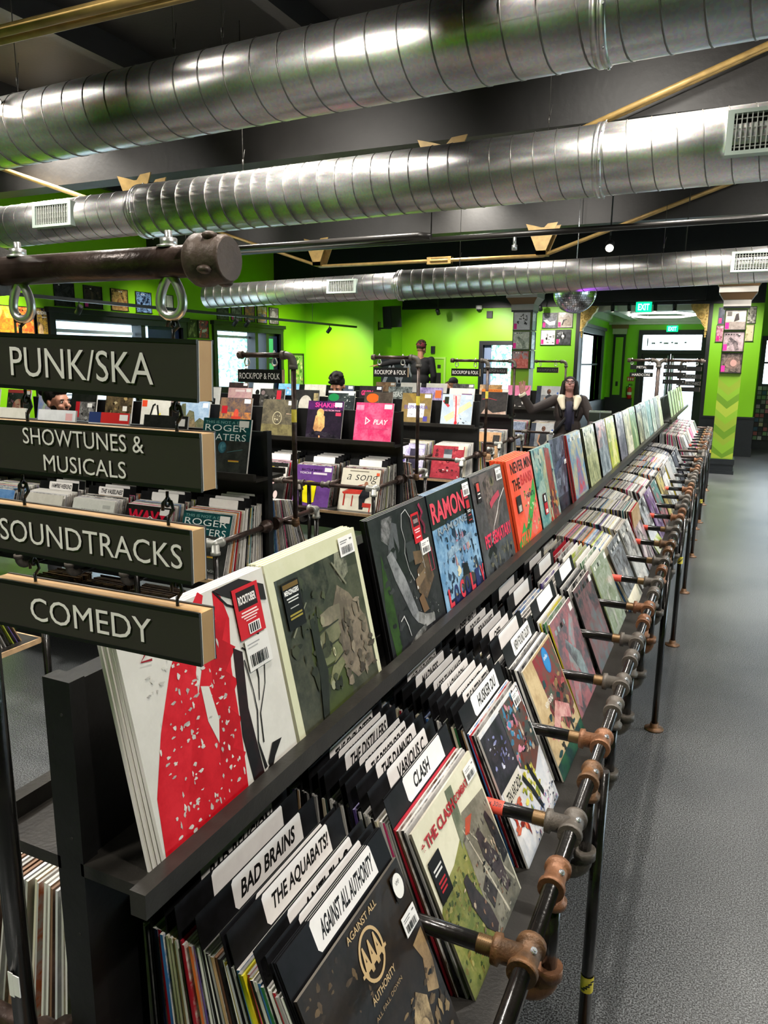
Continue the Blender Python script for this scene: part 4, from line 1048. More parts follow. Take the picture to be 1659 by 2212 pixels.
A['bluefest'] = dict(base='#5c87ac', base2='#8db0cc', spine='#0f0f12', edge='#8a8a8c', back='#101013', ops=[
    ('r', 0, .72, 1, 1, '#1c2420', '#2a3432'), ('b', 3, 110, .08, .16, .98, .72, .012, .06, ['#3d5a78', '#223448', '#7f9cb8', '#4a6a8c', '#5f7f9c', '#2c3e52']), ('b', 4, 16, .3, .3, .8, .6, .02, .05, ['#a77a8c', '#c9a0ac', '#cdbfa0']),
    ('s', [(.22, .47, .03), (.5, .5, .035), (.85, .52, .03)], '#9ab4c8', '#3c5874'), ('b', 9, 30, .2, .02, .98, .30, .02, .06, ['#d8cfae', '#26303c', '#4a5a6c', '#8a7a5a']), ('p', [(.46, .20), (.52, .34), (.62, .32), (.66, .2), (.58, .12)], '#15181c'), ('p', [(.40, .06), (.44, .24), (.70, .22), (.96, .1), (.96, .02), (.4, .0)], '#4c4a44', '#24262a'), ('r', .12, .0, 1, .13, '#1a2140', '#10142a'),
    ('t', 'RAMONE', .03, .76, .92, .93, '#d84a5c', .03), ('t', 'RAMONE', .10, .66, .80, .72, '#8f9aa2', .01)] +
    [('t', c, .08+.135*i, .075, .08+.135*i+.10, .225, '#cf3a48' if i in (0, 2, 4, 6) else '#252d5e', .04) for i, c in enumerate('LOCOLIV')])
A['torn'] = dict(base='#3f3d3e', base2='#5c585a', spine='#141415', edge='#8b8b8b', back='#141415', ops=[
    ('p', [(.02, .98), (.98, .99), (.98, .72), (.72, .56), (.56, .42), (.46, .34), (.32, .5), (.3, .74)], '#6d625f', '#4a4342'), ('p', [(.34, .90), (.5, .97), (.62, .86), (.58, .68), (.42, .62), (.36, .74)], '#3a3130', '#8a7a72'), ('e', .62, .88, .07, .05, '#8a8266', '#3a362c'), ('e', .62, .88, .025, .03, '#2b2a20'),
    ('s', [(.30, .30, .004), (.42, .40, .006), (.46, .46, .004), (.62, .56, .007), (.74, .66, .004), (.97, .76, .006)], '#eeeae4'), ('r', .02, .0, .98, .30, '#3a3d42', '#56595c'), ('b', 12, 30, .05, .02, .95, .22, .02, .06, ['#1d1d1f', '#5c5a50', '#3a3a36', '#77735f']), ('s', [(.16, .22, .03), (.30, .30, .05), (.40, .22, .04)], '#1a1b1c'),
    ('t', 'PET SEMATARY', .13, .30, .98, .425, '#e23c5c', .03), ('s', [(.45, .66, .03), (.56, .70, .032), (.78, .74, .03)], '#b8475a')])
A['orange'] = dict(base='#ee5238', base2='#f46a4c', spine='#e4512e', edge='#f29a74', back='#d8492c', ops=[
    ('p', [(.30, .99), (.98, .99), (.98, .2), (.70, .05), (.40, .3)], '#ee6a68', '#f0765c'), ('p', [(.0, .0), (.12, .0), (.62, .42), (.90, .66), (.98, .70), (.98, .52), (.72, .32), (.36, .0), (.16, .0), (.0, .12)], '#3fa04c', '#58b05a'), ('b', 21, 40, .40, .12, .96, .60, .012, .035, ['#d8d59a', '#e8503c', '#f0e8c0', '#3fa04c', '#d8e0b0']), ('p', [(.0, .0), (.14, .0), (.34, .20), (.30, .30), (.0, .1)], '#2f9a44', '#3fa04c'),
    ('t', 'NEVER MIN', .12, .84, .98, .96, '#26160f', .02), ('t', 'THE', .10, .66, .40, .78, '#26160f', .02), ('t', 'BANSI', .44, .68, .92, .80, '#c83a3c', .02), ('t', "HERE'S", .56, .52, .9, .57, '#3a3a58', .01), ('t', 'STAX', .03, .06, .42, .2, '#f4603c', .03, .6)])
A['teal'] = dict(base='#4c8c8c', base2='#a9bcae', spine='#1a1c1c', edge='#b9c0bc', back='#202424', ops=[
    ('b', 31, 30, .02, .5, .98, .98, .03, .10, ['#2f6c70', '#7fb0a8', '#c8d0bc', '#3a5a60']), ('p', [(.42, .02), (.40, .98), (.56, .98), (.60, .02)], '#c8bc8c', '#7a9a8c'), ('p', [(.58, .02), (.62, .98), (.88, .94), (.90, .02)], '#a34a3c', '#4a3840'), ('b', 33, 22, .4, .02, .96, .4, .03, .08, ['#d89050', '#b83a30', '#3c3040', '#c8b070']), ('r', 0, 0, 1, .05, '#222628')])
A['slate'] = dict(base='#3c3f4a', base2='#6d7284', spine='#1a1b20', edge='#7b7e88', back='#1a1b20', ops=[('b', 51, 26, .1, .3, .9, .95, .03, .09, ['#8b93a4', '#2b2e38', '#565c6c', '#9aa6b4']), ('r', .0, .0, 1, .2, '#2a2c34', '#40434e'), ('s', [(.1, .5, .05), (.4, .62, .06), (.9, .68, .04)], '#59627a', '#2c3040')])
A['emblem'] = dict(base='#19130d', base2='#2a2016', spine='#16120e', edge='#6f6a62', back='#16120e', ops=[
    ('b', 61, 44, .02, .3, .5, .95, .008, .03, ['#5c4a34', '#3a2e20', '#6e5a40', '#241c14']), ('p', [(.86, .60), (.90, .5), (.84, .36), (.94, .30), (.98, .44), (.98, .62)], '#a58a64', '#7a6446'), ('b', 63, 90, .1, .02, .98, .46, .01, .04, ['#8a7250', '#3c2f20', '#b09468', '#54432e', '#14100c']), ('p', [(.64, .34), (.74, .44), (.82, .36), (.78, .16), (.66, .14)], '#b8a078', '#4a3c2a'), ('e', .72, .26, .04, .05, '#6d5a40', '#b8a078'),
    ('s', [(.54+.10*math.cos(a), .80+.115*math.sin(a), .008) for a in [2*PI*i/32 for i in range(33)]], '#c8aa7c'), ('t', 'AAA', .45, .735, .63, .87, '#c8aa7c', .035), ('s', [(.42, .765, .008), (.66, .765, .008)], '#c8aa7c'),
    ('t', 'AGAINST ALL', .40, .94, .70, .975, '#c8aa7c', .01), ('t', 'AUTHORITY', .42, .625, .66, .66, '#c8aa7c', .01), ('t', 'ALL FALL DOWN', .40, .56, .68, .58, '#a58a64')])
A['rails'] = dict(base='#d3cfb6', base2='#dcd8c0', spine='#8a8474', edge='#c9c4b4', back='#a8a28e', ops=[
    ('p', [(.0, .0), (.0, .52), (.10, .60), (.30, .62), (.52, .70), (.68, .0)], '#5d6a2c', '#8d8c4a'), ('b', 71, 150, .02, .03, .48, .58, .008, .028, ['#7c7a38', '#4a5a24', '#a8a060', '#33441c', '#8a7a3c']), ('p', [(.50, .70), (.60, .78), (.98, .74), (.98, .0), (.48, .0)], '#8d8878', '#6b6658'),
    ('p', [(.46, .62), (.50, .98), (.60, .97), (.58, .72)], '#5d6450', '#8b8e78'), ('s', [(.54, .70, .004), (.66, .30, .006), (.74, .02, .01)], '#c4bca8'), ('s', [(.57, .70, .004), (.80, .36, .006), (.96, .10, .01)], '#b8b09c'), ('p', [(.54, .66), (.62, .73), (.72, .71), (.60, .64)], '#d04a2c', '#a8503a'),
    ('s', [(.36, .50, .03), (.38, .36, .06), (.46, .18, .07), (.52, .06, .03)], '#221c1c', '#3a2f2e'), ('s', [(.70, .60, .03), (.72, .46, .06), (.80, .30, .07), (.84, .12, .04)], '#2a2226', '#473a3c'), ('s', [(.88, .62, .02), (.92, .46, .05), (.94, .26, .05)], '#1b1719', '#352c2e'), ('s', [(.56, .34, .05), (.62, .18, .06)], '#3c3330', '#1d1817'), ('b', 74, 80, .5, .02, .97, .66, .006, .02, ['#a09a88', '#78736a', '#b4ae9c', '#5f5b54']), ('b', 73, 40, .3, .02, .96, .5, .008, .026, ['#c8b49a', '#8a6a54', '#1a1414']),
    ('t', 'THE CLASH', .09, .845, .545, .915, '#a8202a', .03), ('t', 'COMBAT ROCK', .56, .855, .99, .905, '#a8202a', .03), ('t', '*', .035, .85, .075, .905, '#a8202a', .03)])
A['zen'] = dict(base='#c9ccd2', base2='#e6e2e0', spine='#d8d4d0', edge='#c8c6c4', back='#b8b4b0', ops=[
    ('r', .0, .55, .46, .97, '#1f1f22', '#3a3640'), ('b', 81, 24, .06, .6, .42, .92, .01, .03, ['#8f93c4', '#5a5c8c', '#d9d9e8']), ('r', .03, .40, .42, .55, '#d9d4c8'), ('t', 'ZEN ARCADE', .07, .43, .40, .51, '#1a1a1a', .02), ('p', [(.46, .98), (.98, .98), (.98, .46), (.72, .36), (.46, .52)], '#6a4038', '#3a4a48'), ('b', 83, 80, .48, .5, .97, .97, .015, .05, ['#4a8cb0', '#8a3a30', '#c8b4a0', '#2a2a30', '#d88aa0']),
    ('b', 85, 50, .36, .16, .72, .48, .012, .04, ['#b8b830', '#d8cc50', '#8a9a2c', '#e8e070']), ('b', 86, 12, .02, .2, .3, .4, .03, .07, ['#c03a28', '#8a2a22', '#e07050']), ('s', [(.44, .46, .02), (.54, .30, .026), (.62, .12, .02)], '#17171a'), ('s', [(.60, .48, .02), (.66, .32, .026), (.72, .18, .02)], '#17171a'), ('b', 87, 90, .3, .0, .98, .24, .006, .02, ['#8fa8d0', '#d898b8', '#5a6ca0', '#f0ecf0', '#33384c'])])
A['tan'] = dict(base='#b59a72', base2='#d0b98f', spine='#d8d0c0', edge='#d0c8b8', back='#a89878', ops=[('p', [(.3, .98), (.98, .98), (.98, .30), (.6, .2), (.36, .5)], '#8a3038', '#4a5a4c'), ('b', 91, 60, .1, .05, .95, .75, .02, .07, ['#7a3a3c', '#2c4a4c', '#a88a60', '#c86a6c', '#3a3630']), ('s', [(.2, .3, .05), (.5, .45, .08), (.8, .3, .06)], '#a85a60', '#d8a8a0'), ('r', 0, 0, 1, .14, '#2a5a40', '#1c3038'), ('e', .66, .86, .10, .12, '#2a78b8'), ('e', .66, .86, .085, .105, '#3a8cc8', '#2a78b8'), ('t', 'indie', .60, .87, .72, .91, '#dceaf4', .02), ('t', 'NEW FOUND', .22, .56, .48, .61, '#f0ece0', .02)])
def put(rk, name, key, side, t, sb, zb, lean, label, group, wrap=True, th=.0045, twist=0.0, src=None):
    a = A[key] if isinstance(key, str) else key
    o = make_record(name, wrap=wrap, th=th, seed=random.Random(label).uniform(0, 9), **a)
    rk.put(o, side, t, sb, zb, lean, twist); tag(o, label, 'record sleeve', group); return o

# ------------------------------------------------------------------ display shelf of the long rack
LEAN = math.asin(.069/RS); SB = .1325; ZB = zz(-.631)
GD = 'sleeves on the long display shelf'
def stack(rk, key, n, t, labs, group=GD, side=1, th=.0055, lean=LEAN, sb=SB, wrap=True, gap=.0016):
    """front sleeve plus n-1 copies behind it; t = near edge along the rack"""
    R = random.Random(int(t*1000))
    first = put(rk, 'record_sleeve', key, side, t+RS/2, sb, ZB, lean, labs[0], group, wrap, th)
    plain = None
    for k in range(1, n):
        if plain is None:
            a = dict(A[key] if isinstance(key, str) else key); a['ops'] = ()
            o = make_record('record_sleeve', wrap=wrap, th=th, seed=.4, **a); plain = o
        else: o = plain.copy(); COL.objects.link(o)
        rk.put(o, side, t+RS/2+R.uniform(-.006, .004), sb-(th+gap)*k*1.03, ZB, lean-k*.004); tag(o, labs[1] % (['second', 'third', 'fourth', 'fifth', 'sixth', 'seventh'][k-1]), 'record sleeve', group)
    return first
T0 = lambda y: y-MY
r1 = stack(RK1, 'redflow', 4, T0(.630), ('white sleeve with flowing red shape, nearest on the display shelf', 'plain white sleeve, %s in the stack behind the red and white sleeve'), wrap=False, lean=LEAN*.95)
hy = sticker(r1, .72, .71, .925, .955, [('r', .12, .56, .88, .93, '#221a18'), ('t', 'ROCKTOBER', .16, .66, .84, .83, '#efe8e4', .03), ('r', .2, .48, .8, .51, '#f0d8d4'), ('r', .16, .42, .84, .45, '#f0d8d4'), ('r', .24, .37, .76, .395, '#f0d8d4'), ('r', .3, .32, .7, .34, '#f0d8d4'), ('r', .34, .05, .8, .26, '#eee8e6')]+barcode(.38, .07, .77, .24, 5), base='#c4202a', name='promo_sticker', label='red promo sticker')
sticker(r1, .74, .55, .93, .70, [('r', .08, .82, .6, .86, '#999999'), ('r', .08, .72, .5, .76, '#aaaaaa')]+barcode(.1, .12, .8, .5, 3), base='#dddbd6')
r2 = stack(RK1, 'olive', 4, T0(.955), ('cream bordered sleeve with dark olive photo, second on the display shelf', 'cream sleeve, %s in the stack behind the olive photo'), th=.0065)
sticker(r2, .10, .62, .265, .87, [('r', .05, .87, .95, .97, '#6a5428'), ('t', 'MENZINGERS', .08, .73, .92, .84, '#f0f0ec', .03), ('r', .15, .64, .85, .67, '#d8d8d4'), ('r', .2, .58, .8, .605, '#d8d8d4'), ('r', .25, .44, .75, .46, '#b8b8b4'), ('r', .14, .28, .86, .32, '#9a8c3c'), ('r', .14, .21, .86, .25, '#9a8c3c')], base='#11120f', name='promo_sticker', label='black promo sticker')
price(r2, .76, .86, .18, .115, 4)
r3 = stack(RK1, 'greyfig', 3, T0(1.330), ('dark grey sleeve with pale arm shape and red sticker on display', 'black sleeve, %s in the stack behind the pale arm sleeve'))
sticker(r3, .66, .70, .80, .92, [('r', .1, .55, .9, .92, '#241a1a'), ('r', .2, .66, .8, .80, '#8a7a78'), ('r', .15, .42, .85, .46, '#f0d0d0'), ('r', .2, .34, .8, .38, '#f0d0d0'), ('r', .2, .16, .8, .2, '#f0d0d0')], base='#c01f28', name='promo_sticker', label='red promo sticker')
price(r3, .75, .595, .16, .105, 6)
r4 = stack(RK1, 'bluefest', 4, T0(1.655), ('blue sleeve with pink RAMONE lettering on the display shelf', 'black spined sleeve, %s in the stack behind the blue pink lettered sleeve'))
price(r4, .80, .86, .16, .115, 7)
sticker(r4, .80, .62, .93, .84, [('r', .2, .60, .8, .92, '#b82830'), ('r', .2, .50, .8, .53, '#e0e0dc'), ('r', .2, .44, .8, .47, '#e0e0dc'), ('r', .2, .30, .8, .34, '#b04040'), ('r', .2, .1, .8, .14, '#b04040')], base='#18110f', name='promo_sticker')
r5 = stack(RK1, 'torn', 3, T0(1.985), ('grey sleeve with torn white line and pink lettering on display', 'black sleeve, %s in the stack behind the torn line sleeve'))
price(r5, .76, .86, .18, .12, 8)
sticker(r5, .10, .74, .22, .93, [('r', .2, .55, .8, .95, '#c84a40'), ('r', .2, .40, .8, .46, '#e0e0dc'), ('r', .2, .2, .8, .26, '#e0e0dc')], base='#26201f', name='promo_sticker')
r6 = stack(RK1, 'orange', 5, T0(2.363), ('bright orange sleeve with green band, front of the orange stack', 'orange sleeve, %s in the orange stack'), th=.0085, gap=.004)
A_or = bpy.data.objects[r6.name]
sticker(r6, .13, .42, .31, .60, [('r', .05, .5, .95, .95, '#2a2622'), ('r', .2, .05, .8, .42, '#b8b0a4')], base='#3a332d', name='promo_sticker')
r7 = stack(RK1, 'teal', 2, T0(2.70), ('teal and rust striped sleeve right of the orange stack', 'dark sleeve, %s behind the teal striped sleeve'))
sticker(r7, .18, .20, .34, .45, [('r', .0, .55, 1, 1, '#1c1a1a'), ('r', .3, .62, .7, .92, '#e8e8e4'), ('r', .1, .0, .9, .5, '#b8242c'), ('r', .2, .06, .8, .24, '#e8d8d4')], base='#b8242c', name='promo_sticker')
r8 = stack(RK1, 'slate', 1, T0(3.05), ('slate grey sleeve set back, right of the teal striped sleeve', ''), sb=.10, lean=LEAN*.72)
price(r8, .80, .60, .14, .06, 2)
nm = ['pale blue and red', 'pale olive', 'ice grey', 'yellow green', 'grey mauve', 'pale straw', 'dull green', 'brown green', 'silver green', 'faded teal', 'pale grey green', 'ash grey', 'cream green']
cols = [('#b8b08a', '#5a86a8', '#c84a4c'), ('#b9bb8c', '#747a58', '#e0dfc4'), ('#b4bcc0', '#5f6a70', '#d8a8a0'), ('#c8cc4a', '#8aa060', '#f0e8a8'), ('#8f8a94', '#4a4a52', '#c8c0c0'), ('#cbc49a', '#8a8a70', '#efe8d0'), ('#7f9a5a', '#4a6a3c', '#c8d0a0'), ('#6a6a48', '#3a3a2c', '#b8b48c'), ('#a8b4a0', '#5a6a5c', '#e0e4d8'), ('#6a9a90', '#3a5a5c', '#c8d8d0'), ('#b0c0a8', '#708070', '#e8ece0'), ('#9a9c9a', '#505250', '#d8d8d4'), ('#c4c8a0', '#7c8460', '#ecead0')]  # greenish tones carry reflections of the green wall in the colour
gaps = [3.355, 3.745, 4.125, 4.475, 4.87, 5.215, 5.565, 5.955, 6.30, 6.66, 7.02, 7.37, 7.72]
for i, (y, n_, c) in enumerate(zip(gaps, nm, cols)):
    b, b2, ops = generic_art(i+100, c)
    A['g%d' % i] = dict(base=c[0], base2=c[1], spine='#1a1a18' if i % 3 else c[2], edge='#c8c8c0', ops=ops)
    stack(RK1, 'g%d' % i, 3 if i % 2 == 0 else 2, T0(y), ('%s sleeve, %s along the display shelf past the slate grey one' % (n_, ['first', 'second', 'third', 'fourth', 'fifth', 'sixth', 'seventh', 'eighth', 'ninth', 'tenth', 'eleventh', 'twelfth', 'thirteenth'][i]), n_+' sleeve, %s in its stack on the display shelf'))
for i in range(6):
    y = 9.05+i*.42
    A['h%d' % i] = dict(base=['#8fa860', '#9ab870', '#7f9c54', '#a4b880', '#8aa468', '#b0c090'][i], base2='#c8d4a8', spine='#2a2a24', edge='#d0d4c4', ops=[('r', .06, .1, .5, .9, '#6f8a4c', '#a8bc80')])  # green wall and window reflections put into the sleeve colours
    put(RK2, 'record_sleeve', 'h%d' % i, 1, y-8.72+RS/2, SB, ZB, LEAN, 'greenish sleeve, %s on the far rack display shelf before the doors' % ['first', 'second', 'third', 'fourth', 'fifth', 'sixth'][i], 'sleeves on the far display shelf')
# ------------------------------------------------------------------ bins of the long rack
ORD = ['first', 'second', 'third', 'fourth', 'fifth', 'sixth', 'seventh', 'eighth', 'ninth', 'tenth', 'eleventh', 'twelfth', 'thirteenth', 'fourteenth', 'fifteenth', 'sixteenth', 'seventeenth', 'eighteenth', 'nineteenth', 'twentieth']
ORD += ['twenty-'+o for o in ORD[:9]]+['thirtieth']+['thirty-'+o for o in ORD[:9]]+['fortieth']+['forty-'+o for o in ORD[:9]]+['fiftieth']+['fifty-'+o for o in ORD[:9]]+['sixtieth']+['sixty-'+o for o in ORD[:9]]
CN = {'white': ('#e4e1dc', '#eeebe6'), 'cream': ('#d8cfb4', '#e2dcc8'), 'grey': ('#9a9896', '#b8b6b3'), 'black': ('#131314', '#5a5a5a'), 'charcoal': ('#2c2c2e', '#8a8a8a'), 'red': ('#a81c2c', '#b8283a'), 'pink': ('#d8407c', '#e090b0'), 'blue': ('#3a72b0', '#8aa8c8'),
      'yellow': ('#d8c820', '#e0d850'), 'lime': ('#a8b840', '#c0cc60'), 'green': ('#2c6a3a', '#5a9060'), 'orange': ('#d06a30', '#d89060'), 'purple': ('#5a4a8a', '#9088b0'), 'tan': ('#b09068', '#c8b090'), 'brown': ('#5a3c2c', '#8a6a54'), 'teal': ('#2c6a70', '#6a9a9c'), 'lilac': ('#b8acb4', '#c8c0c6'), 'silver': ('#b4b4b8', '#d4d4d8'), 'gold': ('#8a7a20', '#b0a040'), 'navy': ('#1c2848', '#5a6480')}
C0 = 'lilac grey black | black navy red black blue | cream cream tan white | red red white orange purple white silver | white black grey tan brown black white gold silver | grey | blue lime yellow pink yellow black white blue green | white white red | grey white | | | *emblem'.replace('|', '#')
C1 = 'black green purple black tan | black black grey | white grey black | cream teal | white white black grey white | black navy | purple black white | white silver white black | cream white pink white white | | red brown black grey *rails'.replace('|', '#')
C2 = 'black tan black white blue red red white | cream cream red | | white black orange purple | cream black white | navy blue purple | black white silver | black white black | cream green | black tan white | blue red black *zen'.replace('|', '#')
C3 = 'black black charcoal black black | black black charcoal grey | white lilac white | black cream white | yellow black white | white black white | | white black black black black | black black white charcoal *tan'.replace('|', '#')
C4 = 'grey silver | white grey | red white black | white | blue blue grey black charcoal teal grey | white yellow green *x4'.replace('|', '#')
C5 = 'silver grey white | black | white red | | white purple white cream white white | grey black black *x5'.replace('|', '#')
C6 = 'white cream black red red black white lime lime white green white *x6'
A['x4'] = dict(zip(('base', 'base2', 'ops'), generic_art(204, ('#8a9a9c', '#a86a70', '#5a5a60'))), spine='#c8b830', edge='#d8d4cc')
A['x5'] = dict(zip(('base', 'base2', 'ops'), generic_art(205, ('#6a7478', '#7c5a5c', '#3a4448'))), spine='#222222', edge='#d8d4cc')
A['x6'] = dict(zip(('base', 'base2', 'ops'), generic_art(206, ('#a0a89a', '#7c8a70', '#c8ccc0'))), spine='#b8c890', edge='#d8d8c4')
TXT = [['JELLO BIAFRA', 'BAD RELIGION', '', 'BAD BRAINS', 'VARIOUS A', 'THE AQUABATS!', 'ANTI-FLAG', '', '', 'AGAINST ME', 'AGAINST ALL AUTHORITY'], ['FUGAZI', 'THE EXPLOITED', 'DWARVES', 'THE DISTILLERS', 'DEVIATED INSTINCT', 'THE DESCENDENTS', 'THE DAMNED', 'VARIOUS C', 'CORRUPTED IDEALS', 'CLASH'],
       ['MIGHTY MIGHTY BOSSTONES', 'THE MENZINGERS', 'MADNESS', '', 'LESS THAN JAKE', 'LAGWAGON', '', 'JAWBREAKER', 'THE INTERRUPTERS', 'HUSKER DU'], ['REEL BIG', 'POGUES', 'PENNYWISE', '', 'OFF!', 'NOFX', '', 'NEW FOUND GLORY'], ['', '', '', '', '', ''], ['', '', '', '', '']]
BN = ['nearest', 'second nearest', 'third nearest', 'fourth nearest', 'fifth nearest', 'sixth nearest', 'seventh nearest']
def divider(txt, seed):
    R = random.Random(seed); mb = MB()
    ops = [('p', [(.27, .865), (.25, .885), (.25, .985), (.265, .997), (.84, .997), (.85, .985), (.85, .865)], '#ece8e6', '#f2efec')]
    if txt:
        w = min(.52, .045*len(txt)+.02); u = .30 if w > .45 else .36; ops.append(('t', txt, u, .893, u+w, .965, '#131313', .03, .28))
    record_geo(mb, '#0d0d0e', '#17171a', '#0a0a0b', '#1c1c1e', ops, th=.0013, h=.366, seed=seed*.1)
    return mb.build('divider_card', SLEEVE)
for ci, spec in enumerate((C0, C1, C2, C3, C4, C5, C6)):
    items = spec.split(); R = random.Random(500+ci); n = len(items); nd = 0; nc = {}
    tc = .845+.382*ci-MY
    tot = [.0016 if q == '#' else 1 for q in items]
    ws = [.55 if q == '#' else 1.0 for q in items]; acc = 0; S = sum(ws)
    for j, q in enumerate(items):
        acc += ws[j]; f = acc/S
        sb = .030+f*(.372 if ci < 4 else .350); stp = .027+f*(.248 if ci < 4 else .235)
        lean = math.asin((sb-stp)/RS)
        front = ORD[n-1-j]
        if q == '#':
            tx = TXT[ci][nd] if ci < len(TXT) and nd < len(TXT[ci]) else ''; nd += 1
            o = divider(tx, ci*40+j); RK1.put(o, 1, tc+R.uniform(-.003, .003), sb, zz(-1.099), lean)
            tag(o, 'black divider card, %s item from the front of the %s rail bin' % (front, BN[ci]), 'divider card', 'divider cards in the long rack')
        elif q[0] == '*':
            labs = dict(emblem='dark brown sleeve with tan round emblem, front of the nearest rail bin', rails='cream and green sleeve with railway tracks, front of the second nearest rail bin', zen='white and pink painted sleeve with ZEN ARCADE, front of the third nearest rail bin', tan='tan sleeve with blue oval sticker, front of the fourth nearest rail bin', x4='grey and rose sleeve, front of the fifth nearest rail bin', x5='grey red sleeve, front of the sixth nearest rail bin', x6='pale green sleeve, front of the seventh nearest rail bin')
            o = put(RK1, 'record_sleeve', q[1:], 1, tc+.004, sb+.004, zz(-1.099), lean, labs[q[1:]], 'sleeves in the long rack bins', True, .005)
            if q == '*emblem':
                price(o, .83, .66, .15, .10, 11)
                sticker(o, .86, .83, .965, .96, [('e', .5, .5, .48, .48, '#eceae4'), ('t', 'VMP', .3, .55, .7, .72, '#333333')], base='#1c1712', name='round_sticker')
            elif q == '*rails':
                price(o, .80, .86, .18, .10, 12); sticker(o, .03, .55, .19, .80, [('r', .15, .7, .85, .75, '#d8d8d4'), ('r', .15, .6, .8, .65, '#d8d8d4'), ('r', .2, .4, .8, .45, '#b02c34'), ('r', .2, .3, .8, .35, '#b02c34'), ('r', .2, .2, .7, .25, '#b02c34')], base='#131313', name='promo_sticker')
            elif q == '*zen': price(o, .78, .86, .16, .12, 13)
        else:
            sp, ed = CN[q]
            ed = ed if R.random() < .35 else R.choice(['#d9d6d0', '#c4c1bc', '#e6e3dd', '#a8a6a2'])
            ops = []
            o = make_record(wrap=R.random() < .6, base=sp, base2=ed, spine=sp, edge=ed, ops=ops, th=R.uniform(.0036, .0058), seed=R.uniform(0, 9))
            RK1.put(o, 1, tc+R.uniform(-.004, .004), sb, zz(-1.099), lean+R.uniform(-.006, .006))
            tag(o, '%s record sleeve, %s item from the front of the %s rail bin' % (q, front, BN[ci]), 'record sleeve', 'sleeves in the long rack bins')
if True:   # spine lettering on one black sleeve of the nearest bin is part of that sleeve's print
    pass
# front sleeves of the farther bins, and everything packed behind them (uncounted)
ST = MB(); RS_ = random.Random(77)
def pack(rk, side, tc, n, b0=.03, b1=.40, t0=.027, t1=.275, tones=None, zb=None, skip=0):
    for j in range(n-skip):
        f = (j+1)/n; sb = b0+f*(b1-b0); stp = t0+f*(t1-t0)
        q = RS_.choice(tones) if tones else RS_.choice(['white']*4+['cream']*3+['black']*5+['charcoal']*3+['grey']*3+['silver']*2+['red', 'blue', 'tan', 'brown', 'purple', 'yellow', 'orange', 'teal', 'lime', 'navy', 'pink'])
        sp, ed = CN[q]
        if RS_.random() < .6: ed = RS_.choice(['#d9d6d0', '#c4c1bc', '#e6e3dd', '#a8a6a2'])
        M = rk.mat4(side, tc+RS_.uniform(-.005, .005), sb, zb or zz(-1.099), math.asin((sb-stp)/RS))
        record_geo(ST, sp, ed, sp, ed, (), RS_.uniform(.0035, .005), M=M)
FC = [('#8a8f94', '#c8c8c4'), ('#c4c4c0', '#8a8a88'), ('#b8a0a8', '#d8d0cc'), ('#c0c4c8', '#e4e4e4'), ('#6a4a7a', '#b0a0b8'), ('#a86a70', '#5c8a84'), ('#7a6a3a', '#c8b870'), ('#e0e0dc', '#b8b8b4'), ('#d0b82c', '#c8b040'), ('#d8dcdc', '#a8b0b0'), ('#1a1a24', '#3a3a48'), ('#222230', '#101018')]
for k in range(7, 19):
    tc = .845+.382*k-MY
    pack(RK1, 1, tc, 40 if k < 13 else 28, b1=.40+RS_.uniform(-.05, .03), t1=.27+RS_.uniform(-.04, .02), tones=['black', 'navy', 'charcoal'] if k in (17, 18) and RS_.random() < .9 else None)
    c = FC[k-7]; b, b2, ops = generic_art(300+k, (c[0], c[1], '#4a4a4a'))
    put(RK1, 'record_sleeve', dict(base=b, base2=b2, spine=c[0], edge='#d0ccc6', ops=ops), 1, tc, .405, zz(-1.099), math.asin(.13/RS), 'front sleeve of the %s rail bin from the near end, clear outer wrap' % ORD[k], 'sleeves in the long rack bins')
for k in range(7):
    pack(RK2, 1, .35+.40*k, 24, tones=['white', 'white', 'silver', 'grey', 'black', 'charcoal', 'pink', 'cream'])
for k in range(3): pack(RK1, -1, .845+.382*k-MY, 30, t1=.33, b1=.42, tones=['white', 'cream', 'grey', 'black', 'tan', 'white', 'brown', 'silver', 'cream', 'orange'])

# ------------------------------------------------------------------ sleeves of the cross racks
def simple(base, base2, ops, spine=None): return dict(base=base, base2=base2, spine=spine or '#222222', edge='#cfccc6', ops=ops)
PR = ('r', .76, .86, .96, .97, '#ebe9e6')
RW = simple('#15393c', '#1b5558', [('r', 0, 0, 1, .62, '#2b2d2c', '#3c3f3d'), ('t', 'THIS IS NOT A DRILL', .05, .91, .95, .955, '#7fb0ac', .0), ('t', 'ROGER', .05, .78, .92, .89, '#eef4f2', -.005), ('t', 'WATERS', .05, .62, .92, .735, '#eef4f2', -.005), ('e', .45, .50, .085, .10, '#3a6f80', '#1f4654'), ('e', .46, .50, .05, .07, '#5f98a8', '#2a5563'), ('s', [(.10, .27, .008), (.34, .28, .008)], '#c8863a'), ('s', [(.10, .255, .006), (.34, .265, .006)], '#d8c04a'), ('s', [(.10, .243, .006), (.34, .253, .006)], '#5a9a70'), ('s', [(.60, .28, .008), (.82, .28, .008)], '#c8863a'), ('s', [(.60, .265, .006), (.82, .267, .006)], '#d8c04a'), ('s', [(.56, .42, .004), (.88, .48, .004)], '#5a8890'), ('t', 'LIVE FROM PRAGUE', .05, .03, .9, .07, '#b8bcb8'), PR])
RWd = dict(RW, ops=RW['ops']+[('e', .09, .48, .085, .09, '#c0202c'), ('r', .04, .5, .14, .52, '#f0d8d8'), ('r', .04, .46, .14, .48, '#f0d8d8')])
